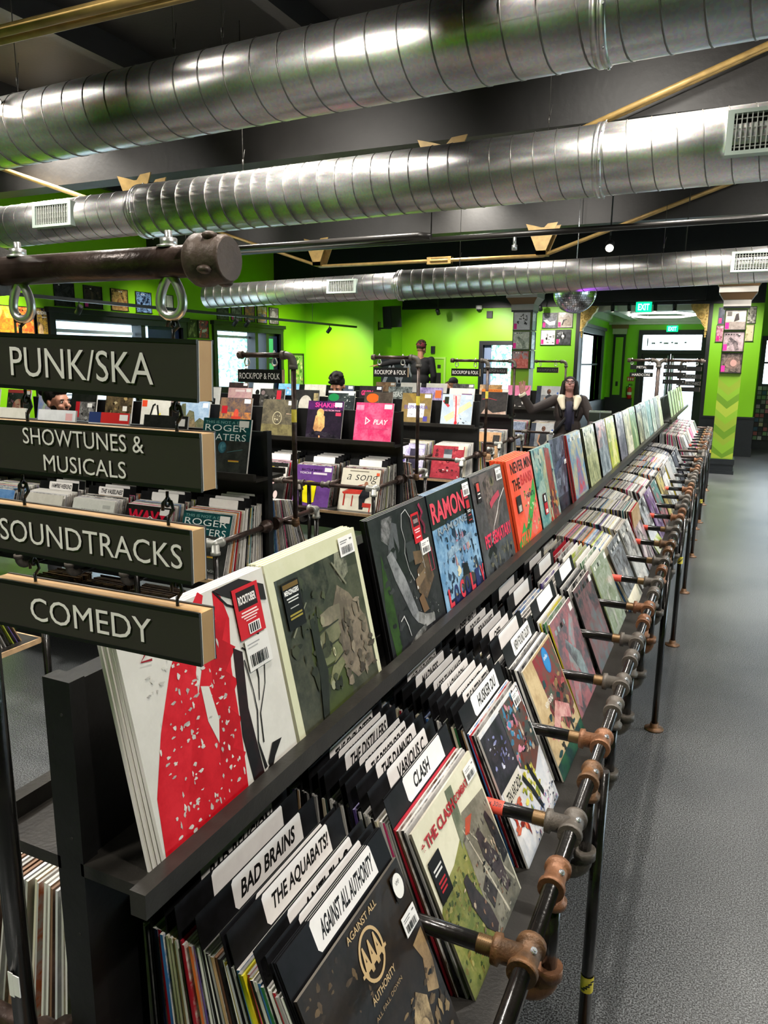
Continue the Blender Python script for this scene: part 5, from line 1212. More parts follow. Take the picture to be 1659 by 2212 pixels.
PLAY = simple('#e0366e', '#ec6a92', [('p', [(.28, .66), (.28, .46), (.42, .56)], '#f0dce4'), ('p', [(.305, .615), (.305, .505), (.375, .56)], '#e04a7c'), ('t', 'PLAY', .50, .48, .86, .60, '#f3e6ea', .02, .2), ('r', .12, .36, .9, .385, '#d8487a'), ('r', .02, .82, .22, .94, '#f29ab4', '#ee7aa0'), PR])
SHAK = simple('#1d1824', '#2a2030', [('r', 0, .78, 1, 1, '#4a1f56', '#2c1a3a'), ('t', 'SHAKIRA', .2, .84, .92, .96, '#d83a8c', .02), ('t', 'LIVE FROM PARIS', .45, .75, .92, .79, '#e8a0c0', .01), ('r', .80, .64, .95, .72, '#d83a5c'), ('p', [(.20, .30), (.24, .62), (.36, .72), (.50, .62), (.52, .36), (.42, .22), (.28, .2)], '#a87850', '#d8b070'), ('e', .37, .70, .10, .11, '#c89a5c', '#e0bc78'), ('s', [(.38, .3, .03), (.40, .02, .02)], '#c09068'), ('s', [(.02, .10, .05), (.3, .2, .05), (.6, .16, .06), (.96, .08, .04)], '#0e0c12', '#3a3440'), PR])
PEACE = simple('#4a463c', '#6a6350', [('r', 0, 0, 1, .36, '#5f583f', '#7d7550'), ('s', [(.46+.13*math.cos(a), .52+.16*math.sin(a), .010) for a in [2*PI*i/24 for i in range(25)]], '#b0a888'), ('b', 14, 12, .38, .42, .54, .62, .01, .03, ['#c8bfa0', '#8a8268']), ('s', [(.72, .64, .006), (.92, .63, .004)], '#d0b098'), ('r', .84, .70, .96, .80, '#2c332c'), PR])
HYD = simple('#4b4248', '#7a6048', [('r', 0, .40, 1, .62, '#b8783c', '#5a4a48'), ('r', 0, 0, 1, .26, '#3c3a30', '#5a5640'), ('s', [(.52, .02, .08), (.52, .4, .085), (.53, .62, .075), (.54, .70, .04)], '#b03c30', '#c85a44'), ('s', [(.38, .48, .03), (.68, .48, .03)], '#a8382c'), ('r', .06, .58, .24, .78, '#a02028'), PR])
TREES = simple('#8aa4c0', '#a8bcd0', [('p', [(.0, .0), (.0, .62), (.08, .78), (.2, .80), (.24, .45), (.34, .62), (.5, .58), (.56, .3), (.7, .42), (.84, .36), (1, .2), (1, 0)], '#4c5440', '#6d6a50'), ('p', [(.2, .0), (.3, .36), (.5, .4), (.66, .1), (.9, .25), (1, 0)], '#8a7a5c', '#5c5440'), ('r', .78, .7, .95, .82, '#ebe9e6')])
OUT = simple('#c8c6bc', '#d2d0c8', [('r', 0, .86, .48, .96, '#c8bc3a'), ('r', .48, .86, .98, .96, '#d87a78'), ('r', .02, .66, .2, .84, '#d84a2c'), ('s', [(.36, .02, .03), (.34, .4, .03), (.42, .7, .03), (.5, .74, .03)], '#1a1a18'), ('s', [(.62, .02, .03), (.64, .4, .03), (.56, .72, .03)], '#1a1a18'), ('e', .5, .5, .07, .12, '#e4e2da'), ('e', .48, .34, .04, .05, '#1a1a18'), ('s', [(.62, .34, .03), (.70, .5, .02)], '#d8c83a'), PR])
FLOR = simple('#2a2c2c', '#3f4644', [('r', 0, .9, 1, 1, '#c84a4c'), ('e', .5, .4, .26, .32, '#d8b89c', '#c86a5c'), ('e', .5, .42, .12, .15, '#a83c3c', '#e0c8b0'), ('b', 22, 14, .02, .4, .3, .9, .03, .06, ['#4a5a44', '#a8748c']), PR])
HOLO = simple('#b8b4c8', '#8aa0d8', [('p', [(0, 0), (.4, 1), (.55, 1), (.2, 0)], '#a8c8b8', '#d8d0a8'), ('p', [(.4, 0), (.7, 1), (.95, 1), (.7, 0)], '#7a80d0', '#b0a0d0'), ('e', .42, .82, .1, .11, '#d83a48'), ('r', .3, .2, .7, .55, '#9088a8', '#c0b8c0'), PR])
DKRED = simple('#161616', '#202020', [('r', .2, 0, .36, .72, '#b8202c'), ('r', .36, 0, .96, .72, '#8a8888', '#4a4848'), ('b', 23, 20, .4, .05, .92, .6, .04, .09, ['#2a2a2a', '#b0aeac', '#6a6866']), ('r', .66, .56, .84, .68, '#ebe9e6')])
BRN = simple('#3c3226', '#6a5a40', [('b', 24, 26, .1, .1, .95, .9, .03, .09, ['#a89060', '#2c241a', '#c8b890', '#4a4030']), ('r', .66, .5, .82, .64, '#e0dcd4')])
WHT = simple('#d2d4d6', '#dcdee0', [('r', .74, .8, .92, .94, '#d8a8a8')])
BLU = simple('#6a8cc0', '#88a8d4', [])
LBLUE = simple('#a8b8c8', '#bccad6', [('p', [(.1, .3), (.9, .8), (.98, .66), (.2, .14)], '#d8c890', '#e0d4a8'), ('p', [(.34, .98), (.6, .98), (.54, .1), (.46, .1)], '#d8d4d4', '#c8a0a0'), ('s', [(.44, .95, .02), (.48, .5, .02), (.5, .14, .02)], '#c03038'), ('s', [(.04, .8, .03), (.24, .62, .04)], '#b83a44'), ('e', .5, .12, .05, .06, '#c02830'), ('r', .08, .7, .22, .92, '#262a1c'), ('b', 25, 10, .55, .1, .9, .4, .02, .05, ['#e0e4e8', '#4a5058']), PR])
OCHRE = simple('#75623a', '#86724a', [('p', [(.2, .98), (.98, .98), (.5, .6)], '#8f7638', '#7a6632'), ('r', .22, .24, .78, .68, '#d6d4d8', '#e2e0e2'), ('t', 'EUPHORIA', .10, .50, .9, .62, '#5a4f8a', .02), ('b', 26, 14, .28, .28, .72, .46, .01, .025, ['#6a6a70', '#9a98a0']), ('r', .76, .12, .90, .28, '#4a4490'), PR])
DKBRN = simple('#3a332d', '#4c443c', [('e', .3, .80, .22, .15, '#d05a20', '#c8521c'), ('r', .5, .2, .52, .9, '#5a5248')])
DKGRN = simple('#22282a', '#384040', [('r', 0, .93, 1, 1, '#d8d8d4'), ('e', .22, .78, .2, .13, '#1f7a44'), ('b', 27, 30, .3, .2, .95, .9, .01, .03, ['#c8ccc8', '#6a7470', '#a8b0ac']), PR])
EGG = simple('#2a2a2a', '#353533', [('e', .5, .46, .26, .36, '#c8c4b8', '#b8b4a8'), ('r', .8, .2, .98, .9, '#a89a70', '#6a6048')])
GRED = simple('#2c2c2c', '#55524e', [('r', .68, .2, .86, .95, '#c83040'), ('b', 28, 16, .1, .1, .6, .9, .04, .1, ['#8a8884', '#1a1a1a', '#b8b4ae']), ('e', .12, .86, .08, .08, '#8a7a7a')])
PNK = simple('#c89aa0', '#d8b4b0', [('e', .5, .3, .36, .26, '#a0606a', '#c8888c'), ('r', .3, .86, .7, .94, '#e8d4d4'), PR])
BLSH = simple('#d8bcbc', '#e4cfcb', [('b', 29, 10, .1, .1, .9, .9, .1, .2, ['#c8a0a0', '#e0d0c8'])])
WBK = simple('#d8d8d6', '#e2e2e0', [('r', .5, .1, .82, .6, '#161616'), ('p', [(.58, .2), (.66, .5), (.74, .2)], '#d8d8d6'), ('e', .28, .66, .1, .12, '#1a1a1a')])
DMOUNT = simple('#232825', '#3c443c', [('p', [(.1, .1), (.5, .6), (.9, .1)], '#5a6a58', '#2c302c'), ('r', .1, .8, .2, .9, '#cfccc8'), PR])
YEL = simple('#d8b818', '#e0c42c', [('p', [(.45, .0), (.55, .6), (.65, .0)], '#d0482c'), ('r', .66, .6, .9, .95, '#b02020'), ('r', .66, .5, .9, .6, '#ece8d8')])
SEAT = simple('#6d7074', '#8c9094', [('r', .0, .62, 1, 1, '#a6a8aa', '#b8babc'), ('r', .0, .0, .2, 1, '#222a38', '#2c3444'), ('p', [(.36, .0), (.40, .55), (.55, .66), (.72, .58), (.78, .2), (.66, .0)], '#23262c', '#2e3238'), ('e', .53, .76, .085, .11, '#8a5a42', '#3a2a22'), ('s', [(.38, .5, .03), (.34, .2, .03), (.46, .04, .03)], '#b08060'), ('s', [(.72, .52, .04), (.76, .26, .04), (.62, .08, .03)], '#a8a498'), ('e', .90, .7, .04, .05, '#5070b8')])
PINK2 = simple('#1c1a1a', '#2c2828', [('r', 0, .55, 1, 1, '#e07aa0', '#e88cb0'), ('p', [(0, .62), (.3, .5), (.5, .58), (.7, .48), (1, .6), (1, .4), (0, .4)], '#1c1a1a'), ('b', 30, 8, .05, .05, .4, .35, .04, .09, ['#e4e2de']), ('b', 31, 8, .6, .05, .95, .4, .04, .09, ['#e0dcd8'])])
BLKO = simple('#2a2829', '#3c3836', [('r', 0, .90, .78, 1, '#d0762c'), ('r', .78, .9, 1, 1, '#d8d4cc'), ('t', 'ROCK SONGS', .2, .92, .7, .975, '#6a2c14', .01), ('s', [(.05, .62, .01), (.3, .66, .01), (.6, .6, .008)], '#b02c44'), ('p', [(.0, .0), (.2, .3), (.5, .12), (.98, .2), (1, 0)], '#b09080', '#d8c0b0')])
SONG = simple('#d8d2c0', '#e0dbca', [('t', 'a song', .12, .66, .90, .86, '#1a1a1a', -.01, .25), ('r', .2, .93, .7, .955, '#8a8474'), ('p', [(.06, .42), (.10, .38), (.62, .40), (.62, .52), (.40, .54)], '#b8342c', '#c84438'), ('p', [(.06, .44), (.5, .62), (.64, .64), (.30, .5)], '#a04030'), ('r', .12, .1, .16, .38, '#a83028'), ('r', .34, .1, .37, .36, '#a83028'), ('p', [(.56, .04), (.52, .34), (.62, .56), (.76, .58), (.80, .36), (.70, .3), (.66, .04)], '#1e2024', '#2c2e34'), ('e', .67, .645, .05, .065, '#a07058'), ('r', .64, .1, .86, .2, '#b83a30'), ('r', .82, .0, .85, .2, '#b83a30'), ('r', .90, .86, .98, .93, '#e0603c')])
PURP = simple('#5e3a7c', '#6a448a', [('p', [(.26, .12), (.24, .56), (.62, .56), (.60, .12)], '#e8dc10', '#eadf20'), ('e', .43, .56, .19, .055, '#d8cc10'), ('e', .43, .56, .17, .042, '#b8ac20'), ('e', .43, .12, .17, .05, '#e8dc10'), ('s', [(.24, .56, .006), (.26, .12, .006)], '#3a3010'), ('s', [(.62, .56, .006), (.60, .12, .006)], '#3a3010'), ('t', 'BATTLE MARS', .15, .86, .72, .91, '#2a1a3c', .01), ('t', 'YOICHI', .10, .78, .42, .83, '#d8ccd8', .02), ('r', .48, .78, .86, .83, '#d8ccd8'), ('r', .78, .86, .97, .96, '#e4e0e4'), ('p', [(0, 0), (.2, .1), (.1, .3), (0, .35)], '#8a5aa8')])
FLW = simple('#20201f', '#2a2a28', [('t', 'RABBIT', .30, .84, .62, .90, '#d8c030', .02), ('b', 32, 14, .05, .5, .5, .85, .04, .08, ['#2a2a28', '#d8a0a8', '#3a7ab0', '#4a4a44']), ('e', .62, .58, .10, .13, '#d8b0b0', '#e0c8c4'), ('e', .14, .22, .08, .14, '#e0c4c0', '#d8b0b0'), ('e', .52, .14, .09, .12, '#e0c4c0', '#d8a8a8'), ('e', .76, .2, .06, .1, '#e4d0cc'), ('r', .74, .55, 1, .9, '#d4cfc8'), ('b', 33, 10, .76, .58, .98, .88, .015, .03, ['#222222']), ('s', [(.1, .44, .02), (.4, .47, .02), (.55, .44, .02)], '#3a90c0')])
REDB = simple('#8a2430', '#a83844', [('b', 34, 24, .05, .05, .95, .9, .04, .1, ['#7a1c28', '#c04a50', '#5a1820']), ('r', .36, .62, .62, .9, '#3a4048', '#50565c'), ('r', .36, .6, .62, .74, '#9aa0a4'), ('r', .80, .9, .97, 1, '#e8c8b8'), ('b', 35, 8, .1, .05, .9, .3, .02, .05, ['#d8d4d0', '#2a1a1c'])])
LILAC = simple('#9088b0', '#c8c4d8', [('r', .52, .1, .8, .85, '#2a2838', '#3a3448'), ('e', .2, .78, .16, .14, '#e4e4ec'), ('b', 36, 16, .0, .0, 1, .5, .04, .1, ['#6a5aa8', '#d8a0c8', '#e8e4f0', '#3a3060']), PR])
TANB = simple('#b08a64', '#c8a480', [('r', .15, .2, .8, .62, '#3a2c24', '#5a4030'), ('r', .7, .5, .95, .9, '#22201e', '#3a3836'), ('p', [(.1, .9), (.5, .98), (.7, .7), (.2, .6)], '#c89a70')])
WAV = simple('#1a1818', '#262222', [('t', 'WAVY', .06, .70, .94, .92, '#c81c38', .04), ('s', [(.06, .72, .01), (.2, .8, .008), (.34, .66, .01), (.56, .82, .01), (.8, .7, .008)], '#e8e4e4'), ('r', .06, .1, .5, .5, '#c02838', '#3a1c20'), ('r', .6, .3, .9, .55, '#3a3838'), PR])
VAS = simple('#d2d4cc', '#dcded6', [('t', 'THE WAY OF THE', .22, .78, .66, .82, '#6a6e68', .01), ('t', 'VASELINES', .2, .56, .66, .74, '#2a2e2a', .03), ('r', .04, .3, .4, .4, '#5a8a5c', '#d2d4cc'), ('s', [(.62, .42, .01), (.8, .46, .012), (.94, .40, .01)], '#3a3e3a'), ('r', .72, .86, .9, .92, '#b8bab4')])
CRM = simple('#cfccc0', '#d8d5ca', [('s', [(.68, .5, .006), (.82, .7, .008), (.92, .56, .006)], '#4a4844'), ('s', [(.7, .6, .004), (.9, .66, .004)], '#4a4844'), ('s', [(.66, .4, .004), (.88, .44, .004)], '#6a6864')])
SEAB = simple('#6a94c4', '#4a78b0', [('r', .04, .5, .2, .8, '#1a2028'), ('b', 37, 14, .2, .1, .9, .7, .05, .1, ['#5a8a4c', '#d8b050', '#3a6a9a', '#8ab0d8']), ('r', .72, .6, .92, .8, '#ebe9e6')])
VARI = simple('#a8b070', '#d8c890', [('b', 38, 20, .05, .05, .95, .95, .06, .14, ['#c89a40', '#5a8a4c', '#e0d8b0', '#c85a40'])])
BLK1 = simple('#1a1a1a', '#262626', [('r', .78, .82, .94, .95, '#ebe9e6')])
REDW = simple('#c8c4c0', '#d4d0cc', [('r', 0, .8, 1, 1, '#c02c2c'), ('r', .0, .8, .3, 1, '#2c3a6a'), PR])
ROWART = {
 1: [(RWd, 'teal and dark album reading ROGER WATERS on the display shelf, second cross rack'), (BLK1, 'black sleeve with price label left of the teal album on display'), (REDW, 'red topped sleeve on the teal album shelf, seen between two signs'), (WHT, 'white sleeve on the teal album shelf behind the signs'), (CRM, 'cream sleeve at the left of the teal album shelf')],
 2: [(PLAY, 'bright pink sleeve reading PLAY at the end of its shelf'), (SHAK, 'black and purple sleeve with pink title beside the pink sleeve'), (PEACE, 'dark olive sleeve with a pale ring, third from the pink sleeve'), (HYD, 'sunset sleeve with a red hydrant shape behind the sign pole'), (TREES, 'pale blue sleeve with trees and rocks on the pink sleeve shelf'), (OUT, 'white sleeve with black outline figure and red dot'), (BRN, 'mottled brown sleeve left of the outline figure sleeve'), (DKRED, 'black sleeve with a red stripe and grey print'), (HOLO, 'rainbow foil sleeve with a red round sticker'), (FLOR, 'dark sleeve with a pale flower disc, beside the bearded man'), (WHT, 'white sleeve behind the bearded man, on the pink sleeve shelf')],
 3: [(LBLUE, 'light blue sleeve with red and yellow strokes, end of the shelf'), (OCHRE, 'ochre sleeve with white panel reading EUPHORIA'), (DKBRN, 'dark brown sleeve with an orange disc'), (DKGRN, 'dark sleeve with white edge and green disc'), (EGG, 'black sleeve with pale egg shape, below the curly haired man'), (GRED, 'grey photo sleeve with red strip, below the curly haired man'), (PNK, 'pink sleeve with rose arch on the ochre sleeve shelf'), (WBK, 'white sleeve with small black panel behind the sign pole'), (BLSH, 'blush pink sleeve left of the white one'), (DMOUNT, 'dark mountain sleeve left of the blush pink one'), (YEL, 'yellow sleeve with red corner beside the top hanging sign')],
 4: [(BLKO, 'black sleeve with an orange top band, end of the fifth cross rack'), (simple('#ddd8d2', '#e8e4de', [('r', .5, .5, .9, .8, '#6a2c6a'), PR]), 'white sleeve with a purple patch on the fifth cross rack'), (simple('#6a5a8a', '#a89ac8', [('r', .7, .6, .95, .9, '#c86a3c')]), 'lilac sleeve with orange corner on the fifth cross rack'), (simple('#2c3230', '#7a8280', [('t', 'SEAS', .2, .6, .6, .8, '#a8aca8', .02), ('e', .85, .55, .08, .08, '#28b060')]), 'dark sleeve with a green dot on the fifth cross rack'), (simple('#1f1c20', '#2c282c', [('t', 'GREEN', .1, .62, .6, .82, '#d83c78', .04), PR]), 'black sleeve with hot pink title on the fifth cross rack'), (simple('#3c4250', '#565e70', [PR]), 'slate blue sleeve on the fifth cross rack'), (simple('#b8b4a8', '#d0ccc0', []), 'stone coloured sleeve in front of the curly haired man'), (simple('#5a9ac8', '#88b8d8', [('b', 40, 8, .1, .3, .9, .9, .05, .12, ['#e0e8f0', '#c85a4c'])]), 'sky blue sleeve left of the curly haired man'), (simple('#d4d4d2', '#e0e0de', [('e', .24, .6, .1, .12, '#1a1a1a'), ('r', .6, .5, .9, .9, '#e8e6e2')]), 'white sleeve with a black disc left of the sky blue one'), (simple('#2a2022', '#3a2c2e', [('r', .2, .5, .6, .7, '#a83a3c'), PR]), 'dark red print sleeve right of window, fifth cross rack')],
 5: [(SEAT, 'grey sleeve with a seated figure beside the waving woman'), (PINK2, 'pink over black sleeve left of the seated figure sleeve'), (simple('#8a6a4a', '#c89a5c', []), 'tan sleeve on the rack behind the waving woman'), (simple('#2a2a2c', '#5a5a5c', [PR]), 'charcoal sleeve on the rack behind the waving woman'), (simple('#d8d4cc', '#e4e0d8', [('r', .2, .3, .8, .7, '#b8b4ac')]), 'off white sleeve, a pair, on the last cross rack'), (simple('#dcd8d0', '#e6e2da', [('e', .3, .6, .1, .1, '#d88a8c')]), 'off white sleeve with pink dot on the last cross rack'), (simple('#7a5a44', '#a88a6a', [PR]), 'brown sleeve below the capped head, last cross rack')]}
for ri, arts in ROWART.items():
    rk = ROWS[ri][0]
    for i, (a, lab) in enumerate(arts):
        put(rk, 'record_sleeve', a, -1, (.225 if ri == 1 else .20)+i*(.425 if ri < 4 else .40), SB, ZB, LEAN, lab, 'sleeves on the cross rack displays', th=.012)
ROWBIN = {
 1: [(RW, 'teal album reading ROGER WATERS in the bin below its copy'), (WAV, 'black sleeve with big red WAVY lettering in the bin'), (VAS, 'white sleeve reading VASELINES between two signs'), (CRM, 'cream sleeve with thin scribble, in front of a cream stack'), (SEAB, 'blue painted sleeve in the bin left of the cream one'), (VARI, 'green and ochre painted sleeve at the left frame edge')],
 2: [(SONG, 'cream sleeve with red piano in the bin below the pink sleeve'), (PURP, 'purple sleeve with a yellow drum in the bin'), (FLW, 'black sleeve with pale flowers in the bin behind the sign pole')],
 3: [(REDB, 'dark red sleeve in the bin below the light blue sleeve'), (LILAC, 'lilac and white sleeve in the bin beside the red one')],
 4: [(TANB, 'tan sleeve in the end bin of the fifth cross rack')], 5: [(SEAT, 'grey sleeve with a seated figure in the lower bin behind the woman'), (simple('#5a6478', '#8a94a8', [('s', [(.1, .2, .06), (.3, .8, .08)], '#6a7ab8')]), 'blue grey sleeve in the lower bin left of the seated figure')]}
for ri in range(6):
    rk = ROWS[ri][0]
    arts = ROWBIN.get(ri, [])
    for i in range(8 if ri < 3 else 4):
        tc = .19+.40*i
        fr = .40 if ri else .42
        pack(rk, -1, tc, 26 if ri in (1, 2) else 16, b1=fr, t1=.30, tones=['white', 'cream', 'grey', 'silver', 'white'] if (ri, i) in ((1, 3), (3, 0)) else None, skip=1)
        if i < len(arts): put(rk, 'record_sleeve', arts[i][0], -1, tc, fr+.004, zz(-1.099), math.asin((fr-.30)/RS), arts[i][1], 'sleeves in the cross rack bins')
        if ri in (1, 2) and i < 4:
            for q in range(4):
                o = divider(['', '', '', ['', '', 'THE VASELINES', 'VAMPIRE WEEKEND'][i] if ri == 1 else ''][q], 700+ri*10+i)
                sb = .05+.075*q; rk.put(o, -1, tc, sb, zz(-1.099), math.asin((sb*.28)/RS)); tag(o, 'divider card, %s from the back in the %s bin of the %s rack' % (ORD[q], ORD[i], ['', 'teal album', 'pink sleeve'][ri]), 'divider card', 'divider cards in the cross racks')
    # far side of each cross rack, seen at its open end
    for i in range(2): pack(rk, 1, .19+.40*i, 22, b1=.42, t1=.28)
o = ST.build('packed_record_sleeves', WRAP); tag(o, 'tightly packed record sleeves filling the farther bins and cross racks', 'record sleeves', kind='stuff')
# ================================================================== THINGS ON THE WALLS
FRM = mat('black_album_frame', '#151617', .35)
def framed(x, y, z, rz, seed, label, pal=None, pink=True, w=.30, h=.30, ops=None, base=None, group='framed albums on the walls'):
    """framed album hung flat; rz: 0 faces -y, pi/2 faces +x"""
    t = thing('framed_album', label, 'framed album', (x, y, z), rz, group)
    m = MB(); b = .008
    m.box(-w/2-b, w/2+b, -.02, -.001, -h/2-b, -h/2); m.box(-w/2-b, w/2+b, -.02, -.001, h/2, h/2+b); m.box(-w/2-b, -w/2, -.02, -.001, -h/2, h/2); m.box(w/2, w/2+b, -.02, -.001, -h/2, h/2)
    m.box(-w/2-b*1.6, w/2+b*1.6, -.034, -.001, -h/2-b*1.6, -h/2-b*.5)
    m.build('frame', FRM, t)
    b0, b1, oo = generic_art(seed, pal); oo = list(ops if ops is not None else oo[:-1])
    if pink: oo.append(('r', .02, .04, .2, .36, '#e23a94', '#d02c84'))
    mb = MB(); mb.col = (*lin(base or b0), 0); mb.col2 = (*lin(b1), seed*.3)
    mb.poly([(-w/2, -.010, -h/2), (w/2, -.010, -h/2), (w/2, -.010, h/2), (-w/2, -.010, h/2)]); mb.poly([(-w/2, -.001, h/2), (w/2, -.001, h/2), (w/2, -.001, -h/2), (-w/2, -.001, -h/2)])
    draw(mb, lambda u, v, k: Vector((-w/2+u*w, -.0105-.0003*k, -h/2+v*h)), oo, seed*.3)
    mb.build('cover', WRAP, t)
    return t
cy = 13.45-.001
for i, (p, ops, lab) in enumerate((( ('#b8b0a8', '#8f8780', '#d0c8c0'), [('r', 0, .0, 1, .4, '#8a7f7a', '#a89c94'), ('p', [(.42, .4), (.5, .8), (.62, .84), (.68, .5)], '#4a4444'), ('r', .08, .7, .3, .92, '#6f6a66')], 'framed beige album, top of three on the right chevron column'), (('#8a7a7c', '#4a4448', '#b8a4a8'), None, 'framed grey rose album, middle of three on the right chevron column'), (('#3c3634', '#7a6a64', '#a89088'), [('e', .55, .5, .38, .3, '#8a7068', '#5a4c48'), ('e', .6, .5, .16, .18, '#b08880')], 'framed dark album, lowest of three on the right chevron column'))):
    framed(-.037, cy, 2.48-.337*i, 0, 20+i, lab, p, ops=ops)
for i, (p, ops, lab) in enumerate(((('#b8b8bc', '#a8a8ac', '#c8c8cc'), [('b', 3, 22, .22, .3, .8, .9, .04, .09, ['#1a1a1c', '#2a2a2c'])], 'framed grey album with black block lettering, top of the left column'), (('#8a9488', '#b8bcae', '#5c665a'), None, 'framed mottled grey green album, middle of the left column'), (('#c87a70', '#a85048', '#8a8a8c'), None, 'framed red grey album, lowest of the left column'))):
    framed(-3.50, cy, 2.50-.337*i, 0, 30+i, lab, p, ops=ops)
    framed(-3.335+.001, 13.45+.165, 2.50-.337*i, PI/2, 40+i, ['top', 'middle', 'lowest'][i]+' pale framed album on the side of the left column', ('#a8d8d0', '#d0ece4', '#7ab8b0'), pink=False)
fy = FY-.001
for i, (x, z, p, ops, lab) in enumerate(((-3.63, .852, ('#5a5e66', '#8a8e96', '#3a3e46'), [('p', [(.05, .5), (.3, .56), (.5, .4), (.9, .5), (.88, .2), (.5, .16), (.3, .3)], '#e4e6e8'), ('t', 'Stay', .26, .78, .6, .92, '#e8e8e8')], 'framed grey album with white shape, upper left of four on the pier'),
    (-3.305, .858, ('#b8aca0', '#a89c8e', '#d8d0c8'), [('p', [(.3, .1), (.5, .7), (.7, .85), (.95, .5), (.95, .1)], '#9a8a7c', '#c0b0a0'), ('s', [(.3, .16, .04), (.4, .48, .05), (.62, .54, .03)], '#1c1a1a')], 'framed beige album with black stripe, upper right of four on the pier'),
    (-3.65, .50, ('#e0e0dc', '#c8c8c4', '#ececea'), [('b', 5, 8, .3, .1, .9, .7, .05, .12, ['#4a4a4a', '#a8a8a4', '#1c1c1c'])], 'framed white album with dark shapes, lower left of four on the pier'),
    (-3.325, .505, ('#3a3c3e', '#5a5c60', '#2a2c2e'), [('e', .5, .55, .2, .22, '#1c1d1e', '#303234'), ('e', .46, .56, .1, .12, '#f0f0f0'), ('b', 6, 7, .1, .2, .5, .9, .06, .14, ['#8a8c90', '#b8babc'])], 'framed dark album with white disc, lower right of four on the pier'))):
    framed(x, fy, zz(z), 0, 50+i, lab, p, ops=ops)
for i, (x, z, p, pk, lab) in enumerate(((-.20, .90, ('#24324a', '#3a4c68', '#8a9ab0'), True, 'framed navy album behind the right column, upper left'), (.145, .91, ('#d8d4c8', '#c8c4b4', '#2c2c2c'), False, 'framed pale album with black marks right of the column'), (-.215, .565, ('#c85a7c', '#8a3a54', '#e8b0c0'), True, 'framed pink album behind the right column, lower left'), (.135, .575, ('#d8cfa0', '#e4dcb8', '#c8bc88'), False, 'framed pale yellow album right of the column'))):
    framed(x, fy, zz(z), 0, 60+i, lab, p, pink=pk)
# albums over the left windows (wall x = LX, facing +x)
lx = LX+.001
for i in range(5):
    framed(lx, 8.02+i*.53, 2.66, PI/2, 70+i, '%s framed album from the left above the nearest left window' % ORD[i], [('#2a2a2c', '#3a3a3c', '#1c1c1e'), ('#3c3430', '#5a4c40', '#2a2624'), ('#8a5a3a', '#3a2a24', '#c8a860'), ('#1c2a48', '#8ab0e0', '#101830'), ('#c8d4b8', '#e0e4d4', '#a8b498')][i], pink=(i == 1), w=.34, h=.31)
for i in range(5):
    framed(lx, 11.68+i*.43, 2.66, PI/2, 80+i, '%s framed album from the left above the far left window' % ORD[i], [('#3a3c3a', '#6a6c68', '#2a2c2a'), ('#9a9a98', '#c8c4c0', '#5a5a58'), ('#7a5a8a', '#d89a6a', '#3a4a7a'), ('#d8a83a', '#3a6ab8', '#e8e0d0'), ('#6a6460', '#8a8480', '#c8c4bc')][i], pink=(i == 1), w=.33, h=.31)
for i, (yy, z, p, lab) in enumerate(((6.62, 2.27, ('#f0e0a0', '#f8f4e0', '#e8e8e8'), 'framed pale yellow album at the left frame edge'), (6.98, 2.27, ('#e8a030', '#d86a28', '#f0d060'), 'framed orange album beside the hanging ring'), (7.34, 2.27, ('#d8782c', '#c8502c', '#f0b850'), 'framed orange and red album left of the navy one'))):
    framed(lx, yy, z, PI/2, 90+i, lab, p, pink=False, w=.33, h=.34)
framed(lx, 7.58, 2.27, PI/2, 95, 'framed navy album reading DAVID BOWIE', None, pink=False, w=.22, h=.34, base='#1a1c38', ops=[('t', 'DAVID BOWIE', .03, .76, .97, .9, '#e4e0d8', .03), ('p', [(.3, 0), (.34, .3), (.5, .42), (.62, .3), (.66, 0)], '#b89060', '#e0c090'), ('r', .6, .64, .95, .68, '#c8c4bc')])
for i, (yy, z, p) in enumerate(((10.80, 2.30, ('#2a2a28', '#1c1c1c', '#8a8a60')), (11.10, 2.30, ('#2a3560', '#c83a4c', '#e0e0e0')), (10.82, 1.92, ('#d8d8d4', '#f0f0ee', '#c0c0bc')), (10.95, 1.56, ('#3a3c3a', '#5a5c58', '#c8b860')))):
    framed(lx, yy, z, PI/2, 97+i, ['black framed album between the two left windows, upper left', 'navy and red framed album between the two left windows', 'white framed album between the two left windows', 'dark framed album with yellow print between the two left windows'][i], p, pink=False, w=.27, h=.30)
# poster by the far left corner
t = thing('framed_poster', 'black framed poster with yellow green leaves near the corner', 'poster', (lx, 14.25, 1.56), PI/2)
m = MB(); w, h, b = .58, .66, .025
m.box(-w/2-b, w/2+b, -.03, -.001, -h/2-b, -h/2); m.box(-w/2-b, w/2+b, -.03, -.001, h/2, h/2+b); m.box(-w/2-b, -w/2, -.03, -.001, -h/2, h/2); m.box(w/2, w/2+b, -.03, -.001, -h/2, h/2); m.build('frame', FRM, t)
mb = MB(); mb.col = (*lin('#6a9a3c'), 0); mb.col2 = (*lin('#8ab058'), 1); mb.poly([(-w/2, -.01, -h/2), (w/2, -.01, -h/2), (w/2, -.01, h/2), (-w/2, -.01, h/2)])
draw(mb, lambda u, v, k: Vector((-w/2+u*w, -.0105-.0003*k, -h/2+v*h)), [('b', 8, 26, .05, .05, .95, .95, .05, .12, ['#d8d48a', '#c8c070', '#e4e0a8', '#4a7a2c'])], 2); mb.build('print', SLEEVE, t)

